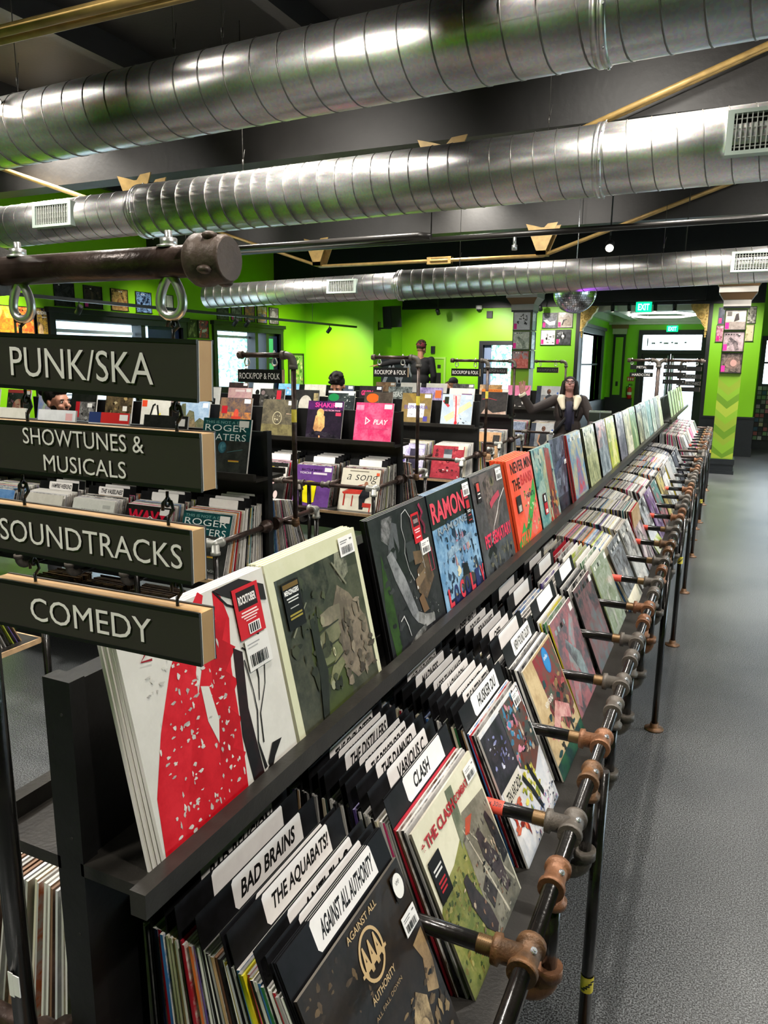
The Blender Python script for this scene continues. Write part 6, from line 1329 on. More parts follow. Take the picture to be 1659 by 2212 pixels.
# wall speaker
t = thing('wall_speaker', 'black loudspeaker on a bracket high on the green corner', 'speaker', (-7.04, 14.98, 2.70))
M = Matrix.Translation((.30, .0, 0)) @ Matrix.Rotation(rad(-28), 4, 'Z') @ Matrix.Rotation(rad(4), 4, 'X')
m = MB(); m.obox(M, -.15, .15, -.12, .14, -.22, .22); m.build('cabinet', SPKB, t)
m = MB(); m.obox(M, -.14, .14, -.135, -.121, -.21, .21); m.build('grille', VENTD, t)
m = MB(); m.box(.001, .02, -.05, .05, -.28, -.10); m.box(.02, .30, -.02, .02, -.25, -.222); m.build('bracket', BLACKP, t)

# track lighting along the left wall, with heads
def spot_head(parent, x, y, z, d, lab=None, mt=SPKB, r=.035, l=.12, lens=True):
    d = Vector(d).normalized(); c = Vector((x, y, z))
    m = MB(); m.cyl((x, y, z+.09), (x, y, z), .008, n=8); m.lathe(c-d*l*.4, c+d*l*.6, [(0, r*.7), (.1, r), (1, r)], 16)
    h = m.build('lamp_head', mt, parent)
    if lens:
        m = MB(); m.lathe(c+d*(l*.6+.0005), c+d*(l*.6+.003), [(0, r*.85), (1, r*.85)], 16); m.build('lens', LAMPE, h)
    return h
t = thing('track_light', 'long black track light along the left windows', 'track light', (0, 0, 0))
m = MB(); m.box(-7.22, -7.18, 3.2, 14.2, zz(.64), zz(.68)); m.build('rail', BLACKP, t)
for y in (6.85, 10.0, 10.32, 13.05): spot_head(t, -7.2, y, zz(.56), (-.7, .15, -.7), lens=False)
m = MB()
for y in (5.2, 8.4, 12.4): m.cyl((-7.2, y, zz(.68)), (-7.2, y, CZ-.002), .004, n=6)
m.build('drop_wire', WIREM, t)
t = thing('track_light', 'row of white lens spot heads under the header before the lobby', 'track light', (0, 0, 0))
m = MB(); m.box(-2.9, -.6, 15.98, 16.02, 2.985, 3.015); m.build('rail', BLACKP, t)
m = MB(); m.box(-2.9, -.6, 15.985, 16.015, 3.015, CZ-.001); m.build('hanger_plate', BLACKP, t)
for x in (-2.32, -2.0, -1.51, -1.15): spot_head(t, x, 16.0, 2.885, (0, .35, -.9), r=.04, l=.14)
for x, y, z, d, lab in ((-3.72, 3.0, zz(1.36), (.3, .2, -.5), 'bright spot lamp beside the nearest duct at the left edge'), (-1.26, 8.2, zz(1.17), (.1, -.8, -.5), 'small bright spot lamp above the mirror ball'), (-5.93, 15.6, zz(1.04), (.1, .6, -.8), 'small spot lamp high on the far green wall'), (-3.70, 15.6, zz(1.08), (.1, .6, -.8), 'small spot lamp between the column and the four framed albums')):
    t = thing('spot_lamp', lab, 'lamp', (x, y, z)); spot_head(t, 0, 0, 0, d, mt=SPKB, r=.045)
    m = MB(); m.cyl((0, 0, .09), (0, 0, CZ-.002-z), .008, n=8); m.build('stem', BLACKP, t)

# mirror ball
t = thing('mirror_ball', 'mirror ball hanging behind the farthest duct', 'mirror ball', (-1.855, 9.60, 2.645))
m = MB(); R_ = .262; RB = random.Random(3); rows = 30
for i in range(rows):
    a0, a1 = PI*i/rows, PI*(i+1)/rows; am = (a0+a1)/2; n = max(6, int(2*rows*math.sin(am)))
    for k in range(n):
        b0, b1 = 2*PI*k/n, 2*PI*(k+1)/n; g = .06
        pts = []
        bm = (b0+b1)/2; c = Vector((math.sin(am)*math.cos(bm), math.sin(am)*math.sin(bm), math.cos(am)))
        tilt = Vector((RB.gauss(0, 1), RB.gauss(0, 1), RB.gauss(0, 1)))*.010
        for th, ph in ((a0+(a1-a0)*g, b0+(b1-b0)*g), (a1-(a1-a0)*g, b0+(b1-b0)*g), (a1-(a1-a0)*g, b1-(b1-b0)*g), (a0+(a1-a0)*g, b1-(b1-b0)*g)):
            p = Vector((math.sin(th)*math.cos(ph), math.sin(th)*math.sin(ph), math.cos(th)))
            d = tilt.dot(p-c)*6
            pts.append(p*R_+c*d*.05)
        m.poly(pts)
m.build('mirror_tiles', mat('mirror_tile', '#e6eaf0', .2, metal=1.0), t)
m = MB(); m.ell((0, 0, 0), (R_-.006,)*3, 28, 18); m.build('ball_core', mat('ball_core_grey', '#5a5c60', .5, metal=.4), t)
m = MB(); m.cyl((0, 0, R_), (0, 0, R_+.05), .03, n=12); m.tube([(0, 0, R_+.05), (.004, 0, R_+.4), (0, 0, CZ-2.645-.002)], .006, n=6); m.build('hanging_chain', ZINC, t)
lamp_spot('purple_stage_light', (-2.2, 9.9, 2.05), (-1.2, 8.82, zz(.80)), 60, 34, color=(.45, .05, 1), soft=.03, blend=.9)
lamp_spot('blue_stage_light', (-3.3, 9.0, 3.3), (-1.95, 9.55, 2.7), 120, 22, color=(.1, .25, 1), soft=.06)
lamp_spot('gold_stage_light', (-.9, 8.9, 3.5), (-1.8, 9.55, 2.6), 60, 26, color=(1, .85, .35), soft=.06)

# exit signs
def exit_sign(x, y, z, w, h, label, hang):
    t = thing('exit_sign', label, 'exit sign', (x, y, z))
    m = MB(); m.box(-w/2, w/2, -.03, .03, -h/2, h/2); m.build('housing', EXITG, t)
    m = MB(); m.box(-w/2-.008, w/2+.008, -.02, .02, -h/2-.008, -h/2); m.box(-w/2-.008, w/2+.008, -.02, .02, h/2, h/2+.008); m.box(-w/2-.008, -w/2, -.02, .02, -h/2, h/2); m.box(w/2, w/2+.008, -.02, .02, -h/2, h/2); m.build('edge', GREEND, t)
    V, F, xa, xb, ya, yb = text_geo('EXIT', .03)
    mb = MB(); mb.add([((vx-(xa+xb)/2)/(xb-xa)*w*.72, -.0315, (vy-(ya+yb)/2)/(yb-ya)*h*.66) for vx, vy, q in V], F); mb.build('lettering', EXITL, t)
    m = MB(); m.box(-w*.42, w*.42, -.02, .02, h/2+.008, h/2+hang); m.build('mount', CREAMC, t)
exit_sign(-1.737, 16.14, 2.885, .30, .19, 'green lit EXIT sign hanging before the lobby ceiling', .03)
exit_sign(-1.495, LBY-.10, 2.645, .27, .15, 'green lit EXIT sign over the entrance doors', .04)

# hexagon lamp on the lobby ceiling
t = thing('hexagon_lamp', 'white hexagon ring lamp on the lobby ceiling', 'lamp', (-1.66, 19.2, 2.90))
m = MB(); P = [(.78*math.cos(a), 1.0*math.sin(a)) for a in [k*PI/3 for k in range(6)]]
m.tube([(a, b, 0) for a, b in P], .026, n=8, closed=True); m.build('light_tube', HEXL, t)
m = MB()
for a, b in P[::2]: m.cyl((a, b, .03), (a, b, .079), .006, n=6)
m.build('fixing', ZINC, t)

# gilded corbels at the opening's upper corners
def corbel(x, sgn, label):
    t = thing('gilded_corbel', label, 'corbel', (x, FY+.05, 2.42))
    prof = [(0, .56), (.32, .56), (.33, .48), (.30, .40), (.24, .34), (.20, .26), (.13, .20), (.10, .12), (.05, .06), (.045, 0), (0, 0)]
    m = MB(); y0, y1 = -.09, .09
    Aa = [(sgn*a, y0, b) for a, b in prof]; B = [(sgn*a, y1, b) for a, b in prof]
    m.poly(Aa); m.poly(B[::-1])
    for i in range(len(prof)):
        j = (i+1) % len(prof); m.poly([Aa[j], Aa[i], B[i], B[j]])
    m.build('bracket_body', GOLDO, t)
    m = MB()
    def scroll(cx, cz, r, turns, dr):
        pts = [(sgn*(cx+(r-dr*k/30*turns)*math.cos(k/30*turns*2*PI)), -.095, cz+(r-dr*k/30*turns)*math.sin(k/30*turns*2*PI)) for k in range(31)]; m.tube(pts, .012, n=6)
    scroll(.22, .44, .085, 1.6, .04); scroll(.12, .28, .065, 1.5, .03); scroll(.08, .46, .055, 1.4, .026); scroll(.07, .15, .035, 1.3, .018)
    for k in range(9): m.ell((sgn*(.04+.02*math.sin(k)), -.095, .05+k*.055), (.016, .012, .02), 8, 6)
    m.build('scroll_carving', GOLDO, t); m = MB()
    for k, r in enumerate((.028, .024, .018)): m.ell((sgn*.03, -.02, -.02-.045*k), (r, r, r*1.2), 10, 8)
    m.build('drop_ornament', GOLDO, t)
corbel(-2.985, 1, 'gilded scroll corbel at the left top of the opening, below the mirror ball')
corbel(-.535, -1, 'gilded scroll corbel at the right top of the opening')

# extinguisher and its sign
t = thing('fire_extinguisher', 'red fire extinguisher with silver top on the lobby wall', 'fire extinguisher', (-2.43, LBY-.08, .86))
m = MB(); m.lathe((0, 0, 0), (0, 0, .30), [(0, .05), (.04, .058), (.85, .058), (1, .03)], 16); m.build('cylinder', RED, t)
m = MB(); m.cyl((0, 0, .29), (0, 0, .34), .025, n=10); m.build('valve', ZINC, t); m = MB(); m.lathe((0, 0, .10), (0, 0, .17), [(0, .0588), (1, .0588)], 16, caps=False); m.build('paper_label', STICK, t)
m = MB(); m.box(-.02, .07, -.012, .012, .345, .36); m.box(-.02, .06, -.012, .012, .372, .385); m.box(-.03, -.01, -.01, .01, .33, .385); m.build('lever', BLACKP, t)
m = MB(); m.tube([(-.02, 0, .33), (-.08, 0, .30), (-.075, -.01, .15), (-.065, -.01, .06)], .010, n=8); m.build('hose', BLACKP, t)
m = MB(); m.box(-.03, .03, .05, .079, .10, .26); m.build('wall_bracket', BLACKP, t)
t = thing('safety_sign', 'small red and white sign above the fire extinguisher', 'sign', (-2.43, LBY-.001, 1.37))
m = MB(); m.box(-.09, .09, -.008, 0, -.055, .055); m.build('plate', RED, t)
m = MB()
for k in range(3): m.box(-.07+.055*k, -.04+.055*k, -.0095, -.008, -.035, .03)
m.build('pictogram', STICK, t)

# small fittings on the far wall
for x, z, w, h, lab in ((-4.95, .99, .13, .15, 'small black box high on the far wall by the camera dome'), (-6.26, .235, .09, .16, 'small black plate on the far wall above the low green door')):
    t = thing('wall_box', lab, 'wall box', (x, FY-.001, zz(z))); m = MB(); m.box(-w/2, w/2, -.05, 0, -h/2, h/2); m.build('body', SPKB, t)
    m = MB(); m.box(-w*.3, w*.3, -.053, -.05, -h*.3, h*.3); m.build('cover_plate', BLACKP, t)
t = thing('camera_dome', 'white camera dome under the header of the far wall', 'security camera', (-5.17, FY-.12, 2.96))
m = MB(); m.cyl((0, 0, -.06), (0, 0, .02), .07, n=18); m.box(-.03, .03, 0, .118, -.05, .0); m.build('housing', WHITE, t)
m = MB(); m.ell((0, 0, -.06), (.055, .055, .055), 14, 10); m.build('dome', SPKB, t)
# low green door with dark glass
t = thing('cupboard_door', 'low green door with dark glass beside the man in black', 'door', (-6.18, FY-.002, 0))
m = MB(); m.box(-.24, -.20, -.05, 0, 0, 1.87); m.box(.20, .24, -.05, 0, 0, 1.87); m.box(-.2, .2, -.05, 0, 1.83, 1.87); m.build('door_frame', mat('pale_green_frame', '#a8d860', .4), t)
m = MB(); m.box(-.2, .2, -.03, 0, 0, 1.83); m.build('door_panel', GREEN, t)
m = MB(); m.box(-.13, .13, -.036, -.03, .7, 1.52); m.box(-.12, -.04, -.036, -.03, 1.62, 1.70); m.box(.04, .12, -.036, -.03, 1.62, 1.70); m.build('dark_glass', VENTD, t)
m = MB(); m.cyl((.17, -.09, 1.1), (.17, -.03, 1.1), .012, n=8); m.box(.06, .18, -.10, -.085, 1.09, 1.11); m.build('door_handle', BLACKP, t)
# zigzag display panel
t = thing('display_panel', 'black panel with a grey zigzag behind the pink sleeve rack', 'display panel', (-6.05, 13.95, 0))
m = MB(); m.box(-.45, .45, 0, .05, 0, 1.82); m.build('board', BLACKP, t)
mb = MB()
for z0 in (.62, 1.22):
    pts = [(-.40, z0+.1, .08), (-.22, z0+.50, .08), (-.05, z0+.12, .08), (.12, z0+.52, .08), (.30, z0+.12, .08)]
    for a, b in zip(pts, pts[1:]):
        dx, dz = b[0]-a[0], b[1]-a[1]; L = math.hypot(dx, dz); nx, nz = -dz/L*.035, dx/L*.035
        mb.poly([(a[0]-nx, -.002, a[1]-nz), (b[0]-nx, -.002, b[1]-nz), (b[0]+nx, -.002, b[1]+nz), (a[0]+nx, -.002, a[1]+nz)])
mb.build('zigzag_print', mat('zigzag_grey', '#8a8c8e', .5), t)

# rack of small cards under the window right of the column
t = thing('card_rack', 'dark rack of small cards under the window right of the column', 'card rack', (.50, 17.72, 0))
m = MB(); m.box(0, 2.6, .05, .17, 0, 1.34); m.build('back_board', BLACKP, t)
m = MB()
for k in range(12): m.box(0, 2.6, -.0, .05, .20+.095*k, .208+.095*k)
m.build('ledge', BLACKP, t)
RC = random.Random(12); cmats = [mat('card_%d' % i, c, .5) for i, c in enumerate(['#b85a5c', '#8a8a88', '#d8c8a0', '#3a5a7a', '#c8c4c0', '#4a3a38', '#d87a90', '#7a9a6a', '#2a2a2c', '#b8a0a8'])]
cm = []
for mt in cmats:
    m = MB(); m.box(-.038, .038, -.004, .004, 0, .078); cm.append(m.mesh('small_card', mt))
for r in range(12):
    for c in range(6):
        o = bpy.data.objects.new('small_card', RC.choice(cm)); COL.objects.link(o); o.location = (.55+.092*c, 17.74, .2085+.095*r); o.rotation_euler = (rad(-6), 0, 0)
        tag(o, 'small coloured card on the dark rack right of the column', 'card', 'cards on the dark rack')

# acrylic cases on the rack top and crates under the first cross rack
t = thing('record_case', 'pair of grey clear topped cases standing on the long rack', 'case', (-.775, 5.12, zz(-.3845)), rad(8))
for k, x in enumerate((-.036, .036)):
    m = MB(); m.box(x-.034, x+.034, -.07, .07, 0, .058); m.build('case_box', mat('smoked_plastic', '#3c423e', .15, spec=.8), t)
    m = MB(); m.box(x-.035, x+.035, -.071, .071, .058, .064); m.build('case_lid', mat('clear_lid_grey', '#9aa49c', .12), t)
for i, x in enumerate((-3.25, -3.66, -4.07)):
    t = thing('record_crate', ['right', 'middle', 'left'][i]+' crate of tan edged records on the floor below the teal album rack', 'crate', (x, 3.5, 0))
    m = MB(); m.box(-.18, .18, -.2, .2, .0, .02)
    for a, b, c, d in ((-.19, -.175, -.2, .2), (.175, .19, -.2, .2), (-.175, .175, -.2, -.185), (-.175, .175, .185, .2)): m.box(a, b, c, d, 0, .26)
    m.build('crate_shell', BLKWOOD, t)
    m = MB()
    for k in range(22):
        y = -.17+k*.0155; c = RC.choice(['#8a6a48', '#6a5038', '#a8885c', '#3a2c24', '#b89a70']); m.col = (*lin(c), 0); m.col2 = (*lin('#5a4632'), 0); m.box(-.16, .16, y, y+.008, .0205, .325+RC.uniform(-.006, .006))
    o = m.build('crate_records', SLEEVE, t); o['kind'] = 'stuff'
# blue balloon-like globe and shelf bits seen under the top sign
t = thing('glass_globe', 'pale blue globe below the top hanging sign, beside the bearded man', 'globe', (-7.9, 6.75, 0))
m = MB(); m.ell((0, 0, 1.62), (.17, .17, .19), 22, 16); m.build('globe', mat('pale_blue_globe', '#7a9ac8', .12), t)
m = MB(); m.cyl((0, 0, 0), (0, 0, 1.44), .02, n=10); m.cyl((0, 0, 0), (0, 0, .03), .14, n=20); m.build('stand', BLACKP, t)

# ================================================================== PEOPLE
def fuse(mb, voxel, mats, name, parent, smooth_it=4):
    me = mb.mesh('tmp', [])
    ob = bpy.data.objects.new('tmp', me); COL.objects.link(ob)
    md = ob.modifiers.new('r', 'REMESH'); md.mode = 'VOXEL'; md.voxel_size = voxel; md.use_smooth_shade = True
    s = ob.modifiers.new('s', 'SMOOTH'); s.iterations = smooth_it; s.factor = .5
    dg = bpy.context.evaluated_depsgraph_get(); dg.update()
    new = bpy.data.meshes.new_from_object(ob.evaluated_get(dg)); new.name = name
    bpy.data.objects.remove(ob); bpy.data.meshes.remove(me)
    new.materials.clear()
    for m in (mats if isinstance(mats, (list, tuple)) else [mats]): new.materials.append(m)
    o = bpy.data.objects.new(name, new); COL.objects.link(o); o.parent = parent
    return o
def cap(mb, a, ra, b, rb, n=12):
    mb.cyl(a, b, ra, rb, n=n); mb.ell(a, (ra,)*3, n, 8); mb.ell(b, (rb,)*3, n, 8)
SKIN1 = mat('skin_warm', '#b07a62', .5, vary=.08, scale=20); SKIN2 = mat('skin_tan', '#a8755a', .5, vary=.08, scale=20); SKIN3 = mat('skin_rosy', '#a9776c', .5, vary=.1, scale=18)
HAIRD = mat('dark_hair', '#15110f', .6, spec=.15, vary=.4, scale=60, bump=.3, bscale=140); HAIRB = mat('brown_hair', '#3a2a20', .6, spec=.15, vary=.3, scale=60, bump=.3, bscale=140)
JBRN = mat('brown_suede_jacket', '#2c2320', .75, vary=.15, scale=14, bump=.2, bscale=60); SHERPA = mat('cream_sherpa', '#d8cdb4', .9, bump=.6, bscale=180)
BLKC = mat('black_cloth', '#0e0d10', .8, vary=.2, scale=12); NAVYC = mat('dark_navy_cloth', '#14122a', .8); KHAKI = mat('pale_khaki_cloth', '#b8ac90', .8, vary=.08); OLIVEC = mat('olive_cloth', '#5f6a4a', .8); GREYC = mat('grey_trousers', '#3c3c40', .8, vary=.1); REDC = mat('dark_red_knit', '#6a1f2a', .85, bump=.4, bscale=150)
EYEM = mat('dark_eye', '#1a1210', .3); LIPM = mat('lip', '#9a5a54', .5); SHOEM = mat('dark_shoe', '#2c2a26', .6, vary=.2, scale=30)

def hand(mb, wrist, d, nrm, s=1.0, curl=.25, side=1):
    """d: hand direction, nrm: palm facing; side: thumb side sign along d x nrm"""
    d = Vector(d).normalized(); nrm = Vector(nrm); nrm = (nrm-d*nrm.dot(d)).normalized(); x = d.cross(nrm)*side; w = Vector(wrist)
    for k, o in enumerate((-.028, -.009, .010, .029)):
        cap(mb, w+d*.02*s+x*o*.7*s, .013*s, w+d*.085*s+x*o*s, .0125*s, 10)
    L = (.060, .072, .078, .068)
    for k, o in enumerate((-.030, -.010, .011, .031)):
        b = w+d*.088*s+x*o*s; e = b+(d+x*(o*4))*L[k]*.5*s+nrm*curl*.012*s; f = e+(d+x*(o*3)+nrm*curl)*L[k]*.5*s
        cap(mb, b, .0095*s, e, .0088*s, 8); cap(mb, e, .0088*s, f, .0075*s, 8)
    b = w+d*.03*s+x*.034*s; e = b+(d*.6+x*.8+nrm*.2)*.045*s; f = e+(d*.85+x*.4+nrm*.25)*.034*s
    cap(mb, b, .014*s, e, .0115*s, 8); cap(mb, e, .0115*s, f, .009*s, 8)

def person(label, loc, rz, h=1.7, head=(0, 0), lean=0.0, armR=None, armL=None, skin=SKIN1, jacket=BLKC, trousers=GREYC, hair=HAIRD, hstyle='short', beard=False, glasses=False, collar=None, cuffs=None, strap=False, cap_=None, voxel=.010, female=False, group=None, hs=1.0):
    """faces local -y; arm: (elbow, wrist, hand_dir, palm_normal) in local metres at h=1.7"""
    t = thing('person', label, 'person', loc, rz)
    k = h/1.7
    L = Matrix.Translation((0, 0, .92)) @ Matrix.Rotation(lean, 4, 'X') @ Matrix.Translation((0, 0, -.92))   # torso leans about the hips
    S = Matrix.Scale(k, 4)
    U = lambda p: S @ (L @ Vector(p)); D = lambda p: S @ Vector(p)
    sw = .175 if female else .195
    shR, shL = (-sw, .0, 1.40), (sw, .0, 1.40)
    armR = armR or ((-.25, .02, 1.12), (-.24, -.10, .88), (0, -.2, -1), (1, 0, 0)); armL = armL or ((.25, .02, 1.12), (.24, -.10, .88), (0, -.2, -1), (-1, 0, 0))
    neck = Vector((0, .0, 1.435)); HM = L @ Matrix.Translation((0, -.012, 1.50)) @ Matrix.Rotation(head[1], 4, 'Z') @ Matrix.Rotation(head[0], 4, 'X') @ Matrix.Scale(hs, 4)
    Hh = lambda p: S @ (HM @ Vector(p))
    HR = (HM.to_3x3())
    def hell(mb, c, r, n=16, m=12): mb.ell(Hh(c), tuple(v*k for v in r), n, m, HR)
    b = MB()
    # legs, torso
    for s in (-1, 1):
        cap(b, D((s*.09, 0, .90)), .088*k, D((s*.095, -.015, .49)), .058*k); cap(b, D((s*.095, -.015, .49)), .056*k, D((s*.10, .01, .09)), .036*k); cap(b, D((s*.10, .02, .05)), .036*k, D((s*.11, -.13, .035)), .032*k)
    b.ell(D((0, 0, .94)), (.155*k, .11*k, .12*k), 16, 10)
    b.ell(U((0, 0, 1.08)), (.135*k, .10*k, .14*k), 16, 10); b.ell(U((0, -.005, 1.25)), (.16*k, .115*k, .17*k), 18, 12)
    cap(b, U((-.10, .005, 1.39)), .062*k, U((.10, .005, 1.39)), .062*k)
    for sh, arm, s in ((shR, armR, -1), (shL, armL, 1)):
        cap(b, U((s*.10, 0, 1.39)), .06*k, U(sh), .053*k); cap(b, U(sh), .050*k, U(arm[0]), .040*k); cap(b, U(arm[0]), .039*k, U(arm[1]), .026*k)
    cap(b, U((0, .012, 1.40)), .060*k, Hh((0, .012, .03)), .053*k)
    # head: skull, jaw, cheeks, nose, brow, ears
    hell(b, (0, .012, .125), (.074, .095, .095)); hell(b, (0, -.028, .060), (.056, .062, .070)); hell(b, (0, -.070, .022), (.030, .024, .022)); hell(b, (0, -.055, .10), (.062, .040, .060))
    b.ell(Hh((0, -.098, .078)), (.012*k, .02*k, .022*k), 10, 8, HR); b.ell(Hh((0, -.112, .068)), (.014*k, .015*k, .011*k), 10, 8, HR)
    for s in (-1, 1):
        hell(b, (s*.033, -.082, .112), (.024, .012, .008), 8, 6); hell(b, (s*.076, .012, .085), (.010, .020, .030), 8, 8); hell(b, (s*.036, -.072, .062), (.026, .022, .022), 8, 6)
    hell(b, (0, -.089, .040), (.024, .009, .006), 8, 6); hell(b, (0, -.086, .031), (.020, .009, .006), 8, 6)
    for arm, s in ((armR, -1), (armL, 1)):
        hm = MB(); hand(hm, (0, 0, 0), (0, 0, 1), (0, 1, 0))
        R3 = L.to_3x3()
        hand(b, U(arm[1]), R3 @ Vector(arm[2]), R3 @ Vector(arm[3]), k, side=arm[4] if len(arm) > 4 else 1)
    body = fuse(b, voxel*.62, [skin, EYEM, LIPM, mat('eye_white', '#d8d0c8', .3)], 'body', t, 2)
    # eyes and lips live in the same mesh
    me = body.data; bm = bmesh.new(); bm.from_mesh(me)
    def addell(c, r, mi):
        x = MB(); x.ell(Hh(c), tuple(v*k for v in r), 10, 8, HR); vs = [bm.verts.new(v) for v in x.v]
        for f in x.f:
            try: q = bm.faces.new([vs[i] for i in f]); q.material_index = mi; q.smooth = True
            except ValueError: pass
    for s in (-1, 1):
        addell((s*.032, -.0865, .096), (.013, .006, .006), 3); addell((s*.032, -.0915, .096), (.006, .003, .006), 1); addell((s*.034, -.0925, .114), (.020, .006, .0045), 1)
    addell((0, -.0945, .037), (.022, .005, .006), 2)
    bm.to_mesh(me); bm.free()
    # clothes
    j = MB()
    fat = 1.22
    j.ell(U((0, 0, 1.05)), (.175*k, .135*k, .17*k), 18, 12); j.ell(U((0, -.003, 1.24)), (.19*k, .142*k, .18*k), 18, 12); cap(j, U((-.11, .005, 1.375)), .078*k, U((.11, .005, 1.375)), .078*k); j.ell(D((0, 0, .93)), (.178*k, .135*k, .10*k), 16, 10)
    for sh, arm, s in ((shR, armR, -1), (shL, armL, 1)):
        cap(j, U(sh), .070*k, U(arm[0]), .058*k); w = Vector(arm[0]).lerp(Vector(arm[1]), .90); cap(j, U(arm[0]), .058*k, U(w), .046*k)
    fuse(j, voxel, jacket, 'jacket', t, 3)
    p = MB(); p.ell(D((0, 0, .93)), (.168*k, .122*k, .12*k), 16, 10)
    for s in (-1, 1): cap(p, D((s*.09, 0, .88)), .10*k, D((s*.098, -.012, .49)), .075*k); cap(p, D((s*.098, -.012, .49)), .074*k, D((s*.10, .012, .10)), .062*k)
    fuse(p, voxel*1.2, trousers, 'trousers', t, 3)
    for s in (-1, 1):
        q = MB(); cap(q, D((s*.10, .035, .055)), .050*k, D((s*.115, -.15, .042)), .042*k); q.box(*(sorted((k*(s*.105-.045), k*(s*.105+.05)))), k*-.19, k*.085, .001, .02*k); fuse(q, .010, SHOEM, 'shoe', t, 2)
    # hair
    g = MB()
    if hstyle == 'short':
        hell(g, (0, .020, .142), (.083, .100, .090)); hell(g, (0, -.035, .195), (.065, .055, .035)); RH = random.Random(int(h*100))
        for q in range(70):
            a = RH.uniform(0, 2*PI); e = RH.uniform(.1, 1.0); hell(g, (.084*math.cos(a)*e, .012+.098*math.sin(a)*e, .150+.105*math.sqrt(max(0, 1-e*e))), (.020, .020, .019), 8, 6)
    elif hstyle == 'bun':
        hell(g, (0, .026, .142), (.083, .099, .092)); hell(g, (0, -.04, .178), (.062, .05, .036)); hell(g, (0, .145, .175), (.036, .040, .034)); hell(g, (0, .115, .160), (.026, .03, .026))
    elif hstyle == 'long':
        hell(g, (0, .022, .140), (.086, .102, .092)); hell(g, (0, .07, .05), (.088, .058, .13))
        for s in (-1, 1): cap(g, Hh((s*.074, .0, .14)), .030*k, Hh((s*.088, .0, -.02)), .036*k); cap(g, Hh((s*.088, .0, -.02)), .036*k, U((s*.105, -.075, 1.32)), .040*k); cap(g, U((s*.105, -.075, 1.32)), .040*k, U((s*.095, -.125, 1.20)), .022*k)
        cap(g, Hh((0, .085, .06)), .075*k, U((0, .10, 1.30)), .075*k)
    if hstyle != 'none':
        hr = fuse(g, .0075, hair, 'hair', t, 2)
    if beard:
        g = MB(); hell(g, (0, -.058, .018), (.050, .040, .030)); hell(g, (0, -.082, .016), (.030, .022, .022))
        for s in (-1, 1): hell(g, (s*.052, -.015, .040), (.014, .034, .036), 8, 8)
        hell(g, (0, -.096, .052), (.026, .008, .006), 8, 6); fuse(g, .006, hair, 'beard', t, 2)
    if glasses:
        g = MB()
        for s in (-1, 1):
            pts = [Hh((s*.034+.026*math.cos(a), -.112, .094+.020*math.sin(a))) for a in [2*PI*i/14 for i in range(14)]]; g.tube(pts, .0035*k, n=6, closed=True); g.tube([Hh((s*.060, -.110, .098)), Hh((s*.080, -.02, .098))], .003*k, n=6)
        g.tube([Hh((-.010, -.113, .098)), Hh((.010, -.113, .098))], .003*k, n=6); g.build('glasses', BLACKP, t)
    if cap_:
        g = MB(); hell(g, (0, .015, .150), (.088, .106, .082)); fuse(g, .008, cap_, 'knit_cap', t, 2)
    if collar:
        g = MB()
        for s in (-1, 1): cap(g, U((s*.085, .03, 1.45)), .050*k, U((s*.105, -.095, 1.41)), .050*k); cap(g, U((s*.105, -.095, 1.41)), .050*k, U((s*.075, -.165, 1.30)), .030*k)
        cap(g, U((-.075, .05, 1.44)), .040*k, U((.075, .05, 1.44)), .040*k); fuse(g, .009, collar, 'collar', t, 2)
    if cuffs:
        for arm in (armR, armL):
            g = MB(); a = Vector(arm[0]).lerp(Vector(arm[1]), .88); g.cyl(U(a), U(Vector(arm[0]).lerp(Vector(arm[1]), 1.03)), .050*k, .050*k, n=16); fuse(g, .008, cuffs, 'cuff', t, 1)
    if strap:
        g = MB(); g.tube([U((.15, -.03, 1.46)), U((.10, -.135, 1.36)), U((.0, -.165, 1.22)), U((-.10, -.155, 1.08)), U((-.165, -.06, .98))], .022*k, n=8); g.build('shoulder_strap', BLKC, t)
        g = MB(); g.poly([U((-.05, -.160, 1.34)), U((.055, -.160, 1.34)), U((.07, -.168, 1.10)), U((-.06, -.168, 1.10))][::-1]); g.tube([U((0, -.145, 1.38)), U((0, -.172, 1.24)), U((0, -.168, 1.02))], .042*k, n=10); g.build('dark_top', NAVYC, t)
    return t
# woman with raised hand, looking up, in the aisle end behind the long rack
person('woman in dark brown jacket with cream collar, looking up with one hand raised', (-1.80, 9.35, 0), rad(14), 1.62, head=(rad(-26), rad(-4)), lean=rad(-3),
       armR=((-.47, -.10, 1.26), (-.60, -.16, 1.47), (-.05, -.05, 1), (.1, -1, 0), 1), armL=((.30, -.08, 1.14), (.26, -.28, 1.00), (-.1, -.9, -.2), (0, 0, -1), 1), skin=SKIN3, jacket=JBRN, trousers=BLKC, hair=HAIRD, hstyle='long', glasses=True, collar=SHERPA, cuffs=SHERPA, strap=True, female=True, voxel=.010)
person('bearded man with dark hair in a bun, in profile between two hanging signs', (-4.92, 4.33, 0), rad(90), 1.53, lean=rad(6), head=(rad(-8), 0), hs=1.13, skin=SKIN1, jacket=mat('black_jacket', '#17171a', .8), trousers=GREYC, hair=HAIRD, hstyle='bun', beard=True, voxel=.011)
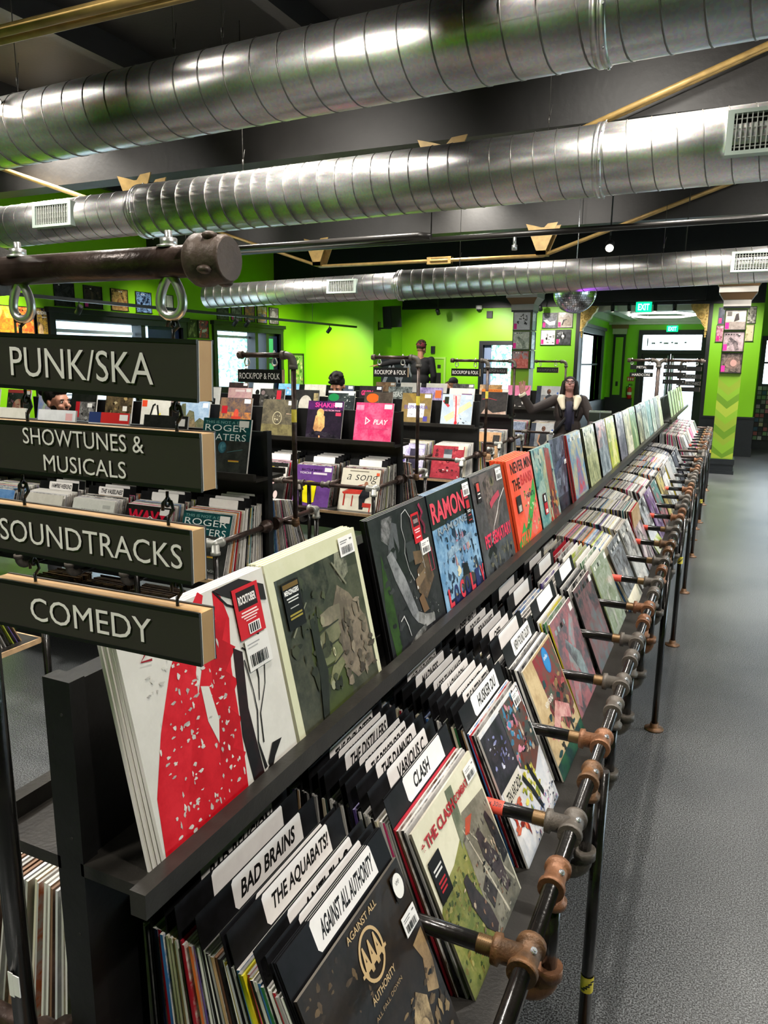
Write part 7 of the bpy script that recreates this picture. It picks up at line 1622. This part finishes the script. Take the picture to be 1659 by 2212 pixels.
person('man with dark curly hair looking down at the records, pale shirt', (-4.13, 7.80, 0), 0, 1.60, head=(rad(16), rad(4)), lean=rad(8), hs=1.08, skin=SKIN2, jacket=KHAKI, trousers=GREYC, hair=HAIRD, hstyle='short', beard=True, armR=((-.27, -.10, 1.15), (-.16, -.34, 1.05), (.2, -.9, -.2), (0, 0, -1), 1), armL=((.27, -.10, 1.15), (.16, -.34, 1.05), (-.2, -.9, -.2), (0, 0, -1), 1), voxel=.012)
ts = thing('step_stool', 'low step stool under the man in black', 'stool', (-5.40, 13.35, 0))
m = MB(); m.box(-.25, .25, -.2, .2, .32, .35); m.build('top', BLKWOOD, ts)
for a in (-.2, .2):
    for b_ in (-.16, .16): m = MB(); m.cyl((a, b_, 0), (a, b_, .32), .02, n=8); m.build('leg', BLKPIPE, ts)
person('man in black jacket and dark red cap reaching out, seen from behind', (-5.40, 13.35, .35), rad(200), 1.76, head=(rad(12), rad(-30)), armR=((.0, -.05, 1.3), (.0, -.1, 1.2), (0, -.2, -1), (1, 0, 0)) and None, armL=((.52, -.06, 1.36), (.78, -.10, 1.30), (1, -.1, -.1), (0, 0, -1)), skin=SKIN2, jacket=BLKC, trousers=mat('dark_trousers', '#2a2826', .8), hair=HAIRB, hstyle='short', cap_=REDC, voxel=.014)
person('person in olive shirt bending forward beside the low green door', (-4.82, 12.6, 0), rad(170), 1.62, head=(rad(35), 0), lean=rad(42), skin=SKIN2, jacket=OLIVEC, trousers=GREYC, hair=HAIRB, hstyle='short', voxel=.014)
person('person with a dark cap, only the head showing over the last cross rack', (-4.40, 12.4, 0), rad(160), 1.49, head=(rad(6), 0), skin=SKIN2, jacket=BLKC, trousers=GREYC, hair=HAIRD, hstyle='none', cap_=BLKC, voxel=.014)
person('person whose brown hair shows just below the top hanging sign', (-5.75, 6.15, 0), rad(0), 1.46, head=(rad(30), 0), lean=rad(8), skin=SKIN2, jacket=GREYC, trousers=GREYC, hair=HAIRB, hstyle='short', voxel=.014)
